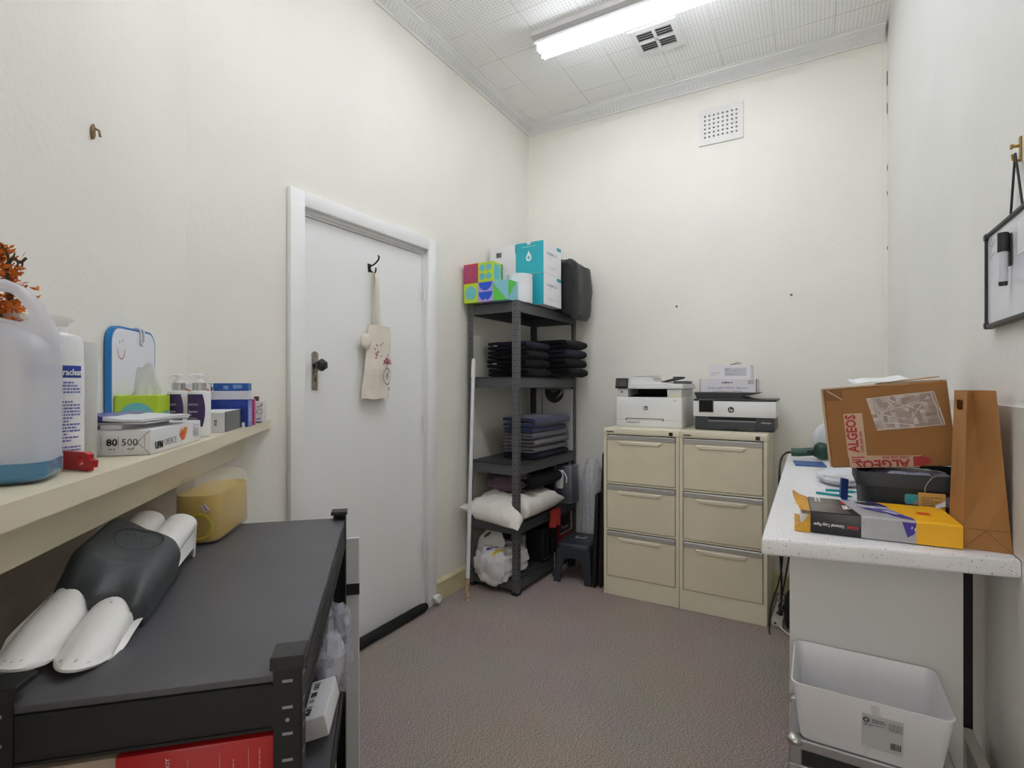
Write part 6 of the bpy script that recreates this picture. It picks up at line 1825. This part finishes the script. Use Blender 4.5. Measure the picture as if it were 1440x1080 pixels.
bm = B(); dashes(bm, (-.020, -.0066, -.024), (1, 0, 0), (0, 0, 1), .04, 5, .005, .0018, 4, word=.005); dashes(bm, (-.018, -.0066, -.062), (1, 0, 0), (0, 0, 1), .034, 1, .004, .004, 4, word=.004); obj('tag_print', bm, mat('tag_ink', '6f5632', rough=.7), tg)
bm = B(); tube(bm, [(-.014, -.0062, -.013), (-.012, -.007, .005), (.000, -.006, .026), (.006, -.004, .0295), (.02, .012, .031), (.05, .03, .032)], .0008, 5, sub=4); obj('string', bm, mat('string_grey', 'b9b4ae', rough=.8), tg)
fm = thing('plastic_wrap', 'crumpled clear wrapping stuffed inside the dark basket', 'wrapping', (.125, 1.70, ZT + .012), 0)
bm = B(); blob(bm, (.105, .085, .058), (.10, .08, .062), .30, 3.2, 41, 34, 20, ridge=True)
for v in bm.verts: v.co.z = min(v.co.z, .113); v.co.x = min(max(v.co.x, .002), .214)
obj('wrap_film', bm, mat('wrap_lilac', 'a4a4bb', rough=.2, spec=.8, var=.4, vscale=50), fm, smooth=35)

# ---------------------------------------------------------------- cardboard carton
M_card = mat('cardboard', '9a6a36', rough=.7, var=.08, vscale=9, bump=.06, bscale=60); M_card_edge = mat('cardboard_edge', 'c2a283', rough=.8)
M_redink = mat('tape_red', 'a31f22', rough=.5); M_tape = mat('tape_tan', 'bd9a7c', rough=.3)
ct = thing('cardboard_carton', 'brown cardboard carton with red printed tape tilted on the dark basket', 'carton', (.050, 1.735, 1.0515), (0, -.098, 0))
BX, BY, BZ = .278, .20, .222
bm = B(); rbox(bm, 0, BX, 0, BY, 0, BZ, .003, 1); obj('box_body', bm, M_card, ct)
bm = B()
box(bm, -.004, -.0005, .001, BY, .002, BZ + .001); box(bm, -.002, BX * .48, -.001, .006, BZ, BZ + .004)
for j in range(1): pass
prism(bm, [(.001, .004), (BX, .002), (BX, BY), (.0, BY)], .002, z0=BZ + .0005)
Mf = Matrix.Translation((BX * .5, BY * .5, BZ + .003)) @ Matrix.Rotation(-.05, 4, 'Y'); box(bm, 0, BX * .46, -.08, .08, 0, .003, M=Mf)
obj('top_flap', bm, M_card_edge, ct)
bm = B(); ngon(bm, [(.001, -.0008, BZ - .032), (.046, -.0008, BZ - .034), (.044, -.0008, BZ - .004), (.002, -.0008, BZ - .002)]); obj('corner_patch', bm, mat('cardboard_dark', '7d5226', rough=.6), ct)
bm = B(); quad(bm, (.006, -.0012, BZ - .003), (.010, -.0012, BZ - .002), (.046, -.0012, BZ - .032), (.043, -.0012, BZ - .033)); obj('torn_line', bm, M_card_edge, ct)
# vertical printed tape
bm = B(); box(bm, .042, .086, -.0009, -.0001, .028, .150); obj('tape_strip', bm, M_tape, ct)
bm = B(); text(bm, 'ALGEOS', .030, (.0685, -.0010, .041), (0, 0, 1), (-1, 0, 0), bold=.035, fit=.106, ysc=1.12); obj('red_lettering', bm, M_redink, ct)
bm = B(); text(bm, '1300 668 606', .0105, (.0805, -.0010, .042), (0, 0, 1), (-1, 0, 0), bold=.015, fit=.058); obj('phone_lettering', bm, M_redink, ct)
# horizontal tape along the foot, lettering upside down and cut by the lower edge
bm = B()
quad(bm, (.044, -.0011, -.001), (.200, -.0011, -.001), (.206, -.0011, .030), (.044, -.0011, .033)); quad(bm, (.044, -.0011, -.001), (.044, .10, -.0008), (.20, .10, -.0008), (.20, -.0011, -.001)); obj('tape_strip', bm, M_tape, ct)
bm = B()
def upside(body, size, x1, ztop, fit, bold=0, cut=None, yy=-.0016):
    t_ = text_bm(body, size, bold); xs_ = [v.co.x for v in t_.verts]; k_ = fit / (max(xs_) - min(xs_)); x0_ = min(xs_)
    for v in t_.verts: v.co = Vector((x1 - (v.co.x - x0_) * k_, yy - v.co.z, ztop - v.co.y))
    if cut is not None:
        bmesh.ops.bisect_plane(t_, geom=t_.verts[:] + t_.edges[:] + t_.faces[:], plane_co=(0, 0, cut), plane_no=(0, 0, -1), clear_outer=True)
    merge(bm, t_)
upside('ALGEOS', .034, .180, .0185, .122, .035, cut=.0005)
upside('1300 668 606', .0105, .178, .0295, .058, .015)
dashes(bm, (.050, -.0013, .026), (1, 0, 0), (0, 0, 1), .038, 3, .0065, .004, 6, word=.004)
obj('red_lettering', bm, M_redink, ct)
bm = B(); ngon(bm, [(.186, -.0014, .001), (.204, -.0014, .002), (.226, -.0014, .010), (.222, -.0014, .022), (.206, -.0014, .028), (.188, -.0014, .027)]); obj('red_tape_end', bm, M_redink, ct)
bm = B()     # clear document pouch
PO = Matrix.Translation((.104, 0, .098)) @ Matrix.Rotation(-.055, 4, 'Y')
g = [[PO @ Vector((.148 * i / 14 + .010 * (1 - j / 10) * 0 + .0 - .012 * (j / 10) + .012, -.002 - .0035 * abs(noise.noise(Vector((i * .7, j * .7, 3)))), .092 * j / 10)) for i in range(15)] for j in range(11)]
for j in range(10):
    for i in range(14): quad(bm, g[j][i], g[j][i + 1], g[j + 1][i + 1], g[j + 1][i])
obj('document_pouch', bm, sheer('pouch_film', 'cfc6c4', .45, .12, spec=.9, translucent=.1), ct, smooth=20)
bm = B(); rnd = random.Random(14)
def crease(a, b, w=.0011):
    pts = [PO @ Vector((a[0] + (b[0] - a[0]) * k / 4 + rnd.uniform(-.002, .002) * (0 < k < 4), -.0062, a[1] + (b[1] - a[1]) * k / 4 + rnd.uniform(-.002, .002) * (0 < k < 4))) for k in range(5)]
    for p, q in zip(pts, pts[1:]):
        d = (q - p).normalized(); n = Vector((-d.z, 0, d.x)) * w * rnd.uniform(.5, 1.2); quad(bm, p - n, p + n, q + n, q - n)
for a, b in (((.014, .086), (.03, .004)), ((.02, .088), (.034, .004)), ((.004, .09), (.146, .090)), ((.012, .004), (.158, .003)), ((.158, .004), (.148, .09)), ((.152, .004), (.142, .09)), ((.024, .04), (.06, .075)), ((.024, .044), (.08, .026)), ((.03, .05), (.115, .07)), ((.05, .082), (.12, .04)), ((.085, .02), (.135, .08)), ((.088, .018), (.10, .045)), ((.10, .06), (.138, .075)), ((.06, .06), (.03, .088)), ((.03, .02), (.09, .008))):
    crease(a, b)
obj('pouch_crease', bm, mat('crease_white', 'd8d0cc', rough=.25), ct)
wp = thing('white_sheet', 'white paper sheet lying on the cardboard carton', 'paper', (.098, 1.742, 1.2875), (.10, -.085, .05))
bm = B(); g = [[Vector((.13 * i / 8, .12 * j / 4, .0015 + .004 * math.sin(i * .6) ** 2 + .004 * (i == 0))) for i in range(9)] for j in range(5)]
for j in range(4):
    for i in range(8): quad(bm, g[j][i], g[j][i + 1], g[j + 1][i + 1], g[j + 1][i]); quad(bm, *[p - Vector((0, 0, .0005)) for p in (g[j][i], g[j + 1][i], g[j + 1][i + 1], g[j][i + 1])])
obj('sheet', bm, M_paper, wp)

# ---------------------------------------------------------------- far end of the bench
hg = thing('heat_gun', 'dark green corded power tool lying at the far end of the bench', 'power tool', (-.086, 2.855, ZT), .02)
M_gr = mat('tool_green', '1f4a3a', rough=.4)
bm = B(); tube(bm, [(0, 0, .030), (.03, 0, .031), (.06, 0, .034), (.10, 0, .040)], [.020, .0215, .022, .024], 16, sub=2); obj('handle', bm, M_gr, hg, smooth=50)
bm = B(); lathe(bm, [(.012, -.038), (.034, -.030), (.039, -.005), (.036, .022), (.026, .036), (.010, .040)], 20, M=Matrix.Translation((.128, 0, .042)) @ Matrix.Rotation(.25, 4, 'Y')); obj('motor_head', bm, mat('tool_green_dark', '1a3b30', rough=.35), hg, smooth=50)
bm = B(); rbox(bm, .066, .092, -.026, -.018, .028, .048, .003); obj('switch', bm, M_ink, hg, smooth=40)
cdd = thing('tool_cord', 'black cord from the green tool drooping off the bench beside the cabinet', 'cord', (0, 0, 0))
bm = B(); tube(bm, [(-.087, 2.855, .960), (-.108, 2.845, .955), (-.126, 2.78, .930), (-.130, 2.70, .85), (-.132, 2.74, .60), (-.128, 2.86, .32), (-.140, 3.0, .14), (-.160, 3.10, .07)], .0052, 8, sub=6); obj('cord_body', bm, M_black, cdd, smooth=50)
wd = thing('white_dome', 'round white plastic dome standing behind the cardboard carton', 'dome', (.085, 2.90, ZT + .093), (0, 0, .4))
bm = B(); lathe(bm, [(.004, -.03), (.05, -.027), (.08, -.016), (.0905, 0), (.088, .006), (.07, .012), (.004, .014)], 36, M=Matrix.Rotation(PI / 2, 4, 'X')); obj('dome_shell', bm, mat('dome_white', 'cfd1d6', rough=.3), wd, smooth=50)
wb2 = thing('white_cloth', 'white crumpled plastic sheet on the bench behind the carton', 'cloth', (.030, 2.12, ZT + .0006), .0)
bm = B(); blob(bm, (.07, .10, .022), (.075, .09, .030), .28, 3, 51, 32, 16, flat=.0, ridge=True); obj('crumpled_sheet', bm, mat('sheet_white', 'd9dbe2', rough=.5), wb2, smooth=50)
bm = B(); rbox(bm, 0, .12, 0, .14, 0, .006, .002, 1)
tag(obj('blue_folder', bm, mat('folder_blue', '2f5290', rough=.4), loc=(-.062, 2.60, ZT + .0006), rot=(0, 0, .1)), 'flat blue folder on the bench beneath the green power tool', 'folder')
for i, (x, y, r, l_) in enumerate(((.085, 2.04, .12, .09), (.062, 1.96, -.15, .10))):
    t = thing('teal_pen', ('farther', 'nearer')[i] + ' of two slim teal pens on the bench left of the basket', 'pen', (x, y, ZT + .0048), r, 'teal pens')
    bm = B(); cyl(bm, (-l_ / 2, 0, 0), (l_ / 2 - .012, 0, 0), .0042, seg=10); cyl(bm, (l_ / 2 - .012, 0, 0), (l_ / 2, 0, 0), .0042, .001, seg=10); obj('barrel', bm, mat('pen_teal', '16a0a8', rough=.4), t, smooth=40)
bc = thing('blue_marker', 'dark blue clip standing on the bench left of the basket', 'clip', (.086, 1.84, ZT + .0006), .3)
bm = B(); prism(bm, [(-.012, .02), (-.004, .012), (.0, .0), (.006, .0), (.010, .075), (-.008, .078)], .012, M=Matrix(((1, 0, 0, 0), (0, 0, 1, 0), (0, 1, 0, 0), (0, 0, 0, 1)))); obj('clip_body', bm, mat('clip_navy', '1f3f86', rough=.4), bc)
rnd = random.Random(9)
for i, (x, y, c, w) in enumerate(((.0, 1.72, 'd', .012), (.012, 1.70, 'd', .008), (.040, 1.64 + .03, 't', .016), (-.02, 1.83, 'd', .007), (.02, 1.60 + .06, 'd', .006), (.075, 1.76, 't', .012), (-.045, 1.78, 'd', .005), (.055, 1.85, 'd', .006))):
    bm = B(); ngon(bm, [(w * math.cos(a) * rnd.uniform(.6, 1.2), w * .35 * math.sin(a) * rnd.uniform(.6, 1.2), .0015) for a in [2 * PI * k / 7 for k in range(7)]])
    bmesh.ops.solidify(bm, geom=bm.faces[:], thickness=.001)
    tag(obj('foam_scrap', bm, mat('scrap_teal', '1d8a94', rough=.6) if c == 't' else mat('scrap_dark', '4a525c', rough=.6), loc=(x, y, ZT), rot=(0, 0, rnd.uniform(-.5, .5))),
        'tiny teal offcut on the bench left of the basket' if c == 't' else 'tiny dark offcut on the bench left of the basket', 'offcut', 'teal offcuts on the bench' if c == 't' else 'dark offcuts on the bench')
bm = B(); ngon(bm, [(0, 0, 0), (.02, .004, .008), (.024, .03, .016), (.004, .028, .004)]); bmesh.ops.solidify(bm, geom=bm.faces[:], thickness=.0006)
tag(obj('paper_scrap', bm, M_paper, loc=(.262, 1.615, ZT + .0545)), 'torn white paper scrap between the yellow ream and the paper bag', 'paper')

# ---------------------------------------------------------------- under the bench
pbd = thing('power_board', 'white power board on the carpet beside the right filing cabinet', 'power board', (-.160, 3.085, .0005), -.05)
bm = B(); rbox(bm, -.027, .027, 0, .27, 0, .040, .005); obj('board_body', bm, mat('board_cream', 'd9d6ca', rough=.4), pbd, smooth=40)
bm = B(); cyl(bm, (-.008, -.001, .02), (-.008, .001, .02), .0055); obj('reset_button', bm, M_ink, pbd)
bm = B()
for y in (.06, .12, .18): rbox(bm, .0, .022, y, y + .03, .0402, .075, .004)
obj('black_plug', bm, M_black, pbd, smooth=40)
bm = B(); tube(bm, [(.012, -.001, .014), (.03, -.03, .008), (.07, -.075, .006), (.12, -.10, .006)], .0045, 8, sub=5); obj('lead', bm, mat('lead_white', 'e4e2dc', rough=.4), pbd, smooth=50)
bm = B()
for k in range(3): tube(bm, [(.015, .06 + k * .03, .075), (.012 + .006 * k, .055 + k * .03, .11), (.0 + .004 * k, .05 + k * .03, .15)], .0022, 6, sub=4)
obj('thin_lead', bm, MATS['lead_white'], pbd, smooth=50)
bkd = thing('black_speaker', 'rounded black speaker on the carpet behind the bench panel', 'speaker', (-.050, 3.12, .0005))
bm = B(); lathe(bm, [(.05, 0), (.068, .006), (.078, .05), (.080, .10), (.076, .16), (.06, .19), (.02, .20)], 28); obj('speaker_body', bm, mat('speaker_black', '16171a', rough=.6), bkd, smooth=50)
bm = B(); lathe(bm, [(.045, .1945), (.05, .197), (.045, .1995)], 28, cap=False); obj('control_ring', bm, M_black, bkd, smooth=50)
for i, (pts, lab) in enumerate((([(-.10, 3.04, .84), (-.12, 3.05, .6), (-.14, 3.07, .3), (-.185, 3.04, .12), (-.190, 3.0, .004), (-.185, 2.98, .004)], 'loose black cable hanging beside the right filing cabinet'), ([(-.07, 3.05, .84), (-.09, 3.1, .5), (-.13, 3.14, .2), (-.155, 3.165, .078)], 'black cable dropping to the white power board'))):
    bm = B(); tube(bm, pts, .004, 7, sub=6); tag(obj('hanging_cable', bm, M_black, smooth=50), lab, 'cable')

al = thing('flight_case', 'black and aluminium equipment case on the carpet under the bench', 'case', (-.046, 1.388, .0005))
AX, AY, AZ = .316, .198, .458
bm = B(); rbox(bm, .006, AX - .006, .006, AY - .006, .004, AZ - .004, .003, 1); obj('case_panel', bm, mat('case_black', '1a1a1d', rough=.5), al)
bm = B()
for x in (0, AX - .026):
    for y in (0, AY - .026): rbox(bm, x, x + .026, y, y + .026, 0, AZ, .003, 1)
for z in (0, AZ - .024):
    for y in (0, AY - .024): rbox(bm, .02, AX - .02, y, y + .024, z, z + .024, .003, 1)
    for x in (0, AX - .024): rbox(bm, x, x + .024, .02, AY - .02, z, z + .024, .003, 1)
rbox(bm, -.001, AX + .001, -.001, AY + .001, AZ - .085, AZ - .060, .002, 1)
obj('alloy_edge', bm, mat('case_alloy', 'b9babd', rough=.3, metal=.85), al)
for x in (.012, AX - .012):
    for y in (.012, AY - .012):
        bm = B(); blob(bm, (x, y, AZ - .008), (.020, .020, .0125), 0, 1, 1, 14, 10); obj('ball_corner', bm, M_steel, al, smooth=60)
bm = B()
for z in (AZ - .115, AZ - .145): rbox(bm, -.005, -.0005, .075, .115, z, z + .018, .002, 1)
obj('latch', bm, M_steel, al)
wbn = thing('white_bin', 'empty white plastic storage tub on the equipment case', 'tub', (.108, 1.478, .4595), -.008)
bm = B()
def br(z, w, d, r=.02): return [Vector((p[0], p[1], z)) for p in rrect(w, d, r, 5)]
loft(bm, [br(0, .252, .165), br(.004, .262, .175), br(.138, .296, .232), br(.142, .298, .234), br(.1425, .293, .229), br(.136, .289, .225), br(.006, .256, .169)], cap=False)
loft(bm, [br(0, .252, .165), br(.006, .256, .169)], cap=True)
obj('tub_wall', bm, mat('tub_white', 'e6e6ea', rough=.3), wbn, smooth=45)
def onfront(x, z):     # sloping front wall of the tub
    k = (z - .004) / .134; return Vector((x, -(.175 + (.232 - .175) * k) / 2 - .0008, z))
bm = B(); Z_ = onfront; q = [Z_(-.012, .03), Z_(.062, .03), Z_(.062, .112), Z_(-.012, .112)]; quad(bm, *q); obj('sticker', bm, sheer('sticker_clear', 'd9d9da', .3, .2), wbn)
bm = B(); ud = (Z_(0, .1) - Z_(0, .05)).normalized()
n_ = 18
for i in range(n_):
    a0, a1 = 2 * PI * i / n_, 2 * PI * (i + 1) / n_
    c = (-.004, .098); P_ = lambda r, a: Z_(c[0] + r * math.cos(a), c[1] + r * math.sin(a)) - Vector((0, .0006, 0))
    quad(bm, P_(.0035, a0), P_(.006, a0), P_(.006, a1), P_(.0035, a1))
dashes(bm, Z_(.006, .100), (1, 0, 0), ud, .024, 2, .005, .002, 3, word=.006); dashes(bm, Z_(-.008, .088), (1, 0, 0), ud, .036, 2, .0035, .0012, 5); dashes(bm, Z_(.036, .100), (1, 0, 0), ud, .024, 4, .005, .0014, 7)
rnd = random.Random(4); x = .040
while x < .058: w = rnd.choice((.0006, .001, .0016)); a, b = Z_(x, .040), Z_(x + w, .056); quad(bm, a, Vector((b.x, a.y, a.z)), b, Vector((a.x, b.y, b.z))); x += w + .0007
for v in bm.verts: v.co.y -= .0004
obj('sticker_print', bm, M_ink, wbn)
for x0, z0, z1, w in ((-.006, .004, .036, .010), (.006, .112, .136, .016)):
    bm = B(); quad(bm, Z_(x0, z0), Z_(x0 + w, z0), Z_(x0 + w - .003, z1), Z_(x0 - .003, z1)); obj('glossy_tape', bm, sheer('tape_gloss', 'ececf0', .4, .1), wbn)
bm = B(); rbox(bm, .320, .343, 1.12, 1.675, .0005, .44, .002, 1)
tag(obj('leaning_board', bm, mat('timber_white', 'c6c3ba', rough=.5)), 'white painted board on edge between the equipment case and right wall', 'board')

# ---------------------------------------------------------------- whiteboard on the right wall
ww = thing('wall_whiteboard', 'black framed whiteboard hung by a cord on the right wall', 'whiteboard', (XR - .004, 1.322, 1.420), 0)
HW_, HH_ = .304, .222
bm = B(); box(bm, -.010, .0, .004, HW_ - .004, .004, HH_ - .004); obj('writing_surface', bm, mat('board_white2', 'dfe1ea', rough=.2), ww)
bm = B()
for y0, y1, z0, z1 in ((0, HW_, 0, .010), (0, HW_, HH_ - .010, HH_), (0, .010, .010, HH_ - .010), (HW_ - .010, HW_, .010, HH_ - .010)): rbox(bm, -.015, .001, y0, y1, z0, z1, .002, 1)
obj('frame', bm, M_black, ww)
for y in (.0, HW_ - .015):
    for z in (0, HH_ - .015):
        bm = B(); rbox(bm, -.017, .002, y - .001, y + .016, z - .001, z + .016, .003, 1); obj('corner_cap', bm, M_black, ww)
bm = B(); hp_ = (-.006, .122, .345)
for y in (.160, .084): tube(bm, [(-.004, y, HH_ - .003), tuple((Vector((-.004, y, HH_)) + Vector(hp_)) / 2), hp_], .0022, 7)
obj('hanging_cord', bm, M_ink, ww)
bm = B(); rnd = random.Random(21)
def wst(pts, w=.0007):
    p = [Vector((-.0106, HW_ - a, b)) for a, b in pts]
    for a, b in zip(p, p[1:]):
        d = (b - a).normalized(); n = Vector((0, -d.z, d.y)) * w; quad(bm, a - n, a + n, b + n, b - n)
wst([(.040, .205), (.028, .200), (.030, .190), (.040, .186), (.038, .176), (.026, .172)]); wst([(.046, .200), (.046, .184), (.054, .192)]); wst([(.060, .198), (.064, .186), (.072, .196)]); wst([(.026, .160), (.044, .163), (.066, .168)], .0008)
wst([(.03, .122), (.046, .130)], .0003); wst([(.034, .118), (.05, .126)], .0003)
obj('handwriting', bm, M_ink, ww)
bm = B(); box(bm, -.0112, -.0102, HW_ - .285, HW_ - .216, .128, .196); obj('paper_note', bm, M_paper, ww)
bm = B(); wst([(.224, .168), (.232, .162), (.224, .156), (.234, .152)], .002); wst([(.246, .170), (.256, .16)], .002); obj('blue_scribble', bm, mat('marker_blue', '5173b5', rough=.5), ww)
mk = thing('whiteboard_marker', 'white barrelled marker with black cap clipped on the wall whiteboard', 'marker', (XR - .0275, 1.449, 1.495), 0)
bm = B(); cyl(bm, (0, 0, .008), (0, 0, .078), .0078, seg=18); obj('barrel', bm, mat('marker_white', 'cfd2d8', rough=.3), mk, smooth=40)
bm = B(); cyl(bm, (0, 0, .070), (0, 0, .110), .0092, seg=18); obj('cap', bm, M_black, mk, smooth=40)
bm = B(); cyl(bm, (0, 0, .0), (0, 0, .008), .0070, .0078, seg=18); obj('end_plug', bm, M_black, mk, smooth=40)
bm = B(); rbox(bm, .009, .0125, -.006, .006, .04, .108, .001, 1); obj('magnet_clip', bm, M_black, mk)
hw = thing('picture_hook', 'small brass picture hook above the wall whiteboard', 'hook', (XR, 1.446, 1.768), 0)
bm = B(); cyl(bm, (0, 0, .012), (-.014, 0, .012), .003, seg=10); cyl(bm, (-.014, 0, .012), (-.017, 0, .012), .0055, seg=12); box(bm, -.003, 0, -.005, .005, -.02, .03); tube(bm, [(-.003, 0, -.018), (-.012, 0, -.016), (-.014, 0, -.004)], .0025, 7, sub=3); tube(bm, [(-.006, 0, .01), (-.012, .010, .020)], .0018, 6); obj('hook_body', bm, mat('brass', '9a7a3a', rough=.35, metal=.8), hw, smooth=40)
# ================================================================= light and camera
w = bpy.data.worlds.new('world'); S.world = w; w.use_nodes = True
w.node_tree.nodes['Background'].inputs[0].default_value = (1, 1, 1, 1); w.node_tree.nodes['Background'].inputs[1].default_value = .3
def area(name, loc, rot, sx, sy, power, col):
    l = bpy.data.lights.new(name, 'AREA'); l.shape = 'RECTANGLE'; l.size = sx; l.size_y = sy; l.energy = power; l.color = col
    o = bpy.data.objects.new(name, l); COL.objects.link(o); o.location = loc; o.rotation_euler = rot
    return o
# fill light added in the unseen hall behind the camera
area('hall_fill', ((ex + XR) / 2, YF - .9, 1.45), (PI / 2, 0, 0), XR - ex - .04, 2.0, HALL_FILL, (1.0, .97, .93))
# unseen ceiling strip above the frame, added to light the lower room
t = thing('strip_light', 'added unseen fluorescent fill strip on the ceiling over the middle of the room', 'light', (-1.385, 1.45, ZC))
for sy in (-.036, .036):
    bm = B(); cyl(bm, (.024, sy, -.1), (1.20, sy, -.1), .013, seg=14); obj('fluorescent_tube', bm, mat('tube_glow_fill', 'ffffff', emit=TUBE_FILL, ecol='f1f6ff'), t)  # tubes of the added unseen fill strip
bm = B(); box(bm, 0, 1.22, -.06, .06, -.074, -.0005); obj('batten', bm, MATS['batten_white'], t)  # housing of the added unseen fill strip
c = bpy.data.cameras.new('camera'); c.sensor_fit = 'HORIZONTAL'; c.sensor_width = 36; c.lens = 36 * 730 / 1440; c.clip_start = .02; c.clip_end = 50
co = bpy.data.objects.new('camera', c); COL.objects.link(co); co.location = (0, 0, 1.29); co.rotation_euler = (PI / 2, 0, math.radians(30)); S.camera = co
S.view_settings.view_transform = 'Standard'; S.view_settings.look = 'None'; S.view_settings.gamma = 1; S.view_settings.exposure = EXPO
S.view_settings.use_curve_mapping = False
S.cycles.max_bounces = 10; S.cycles.diffuse_bounces = 6; S.cycles.transparent_max_bounces = 16
S.cycles.use_denoising = True
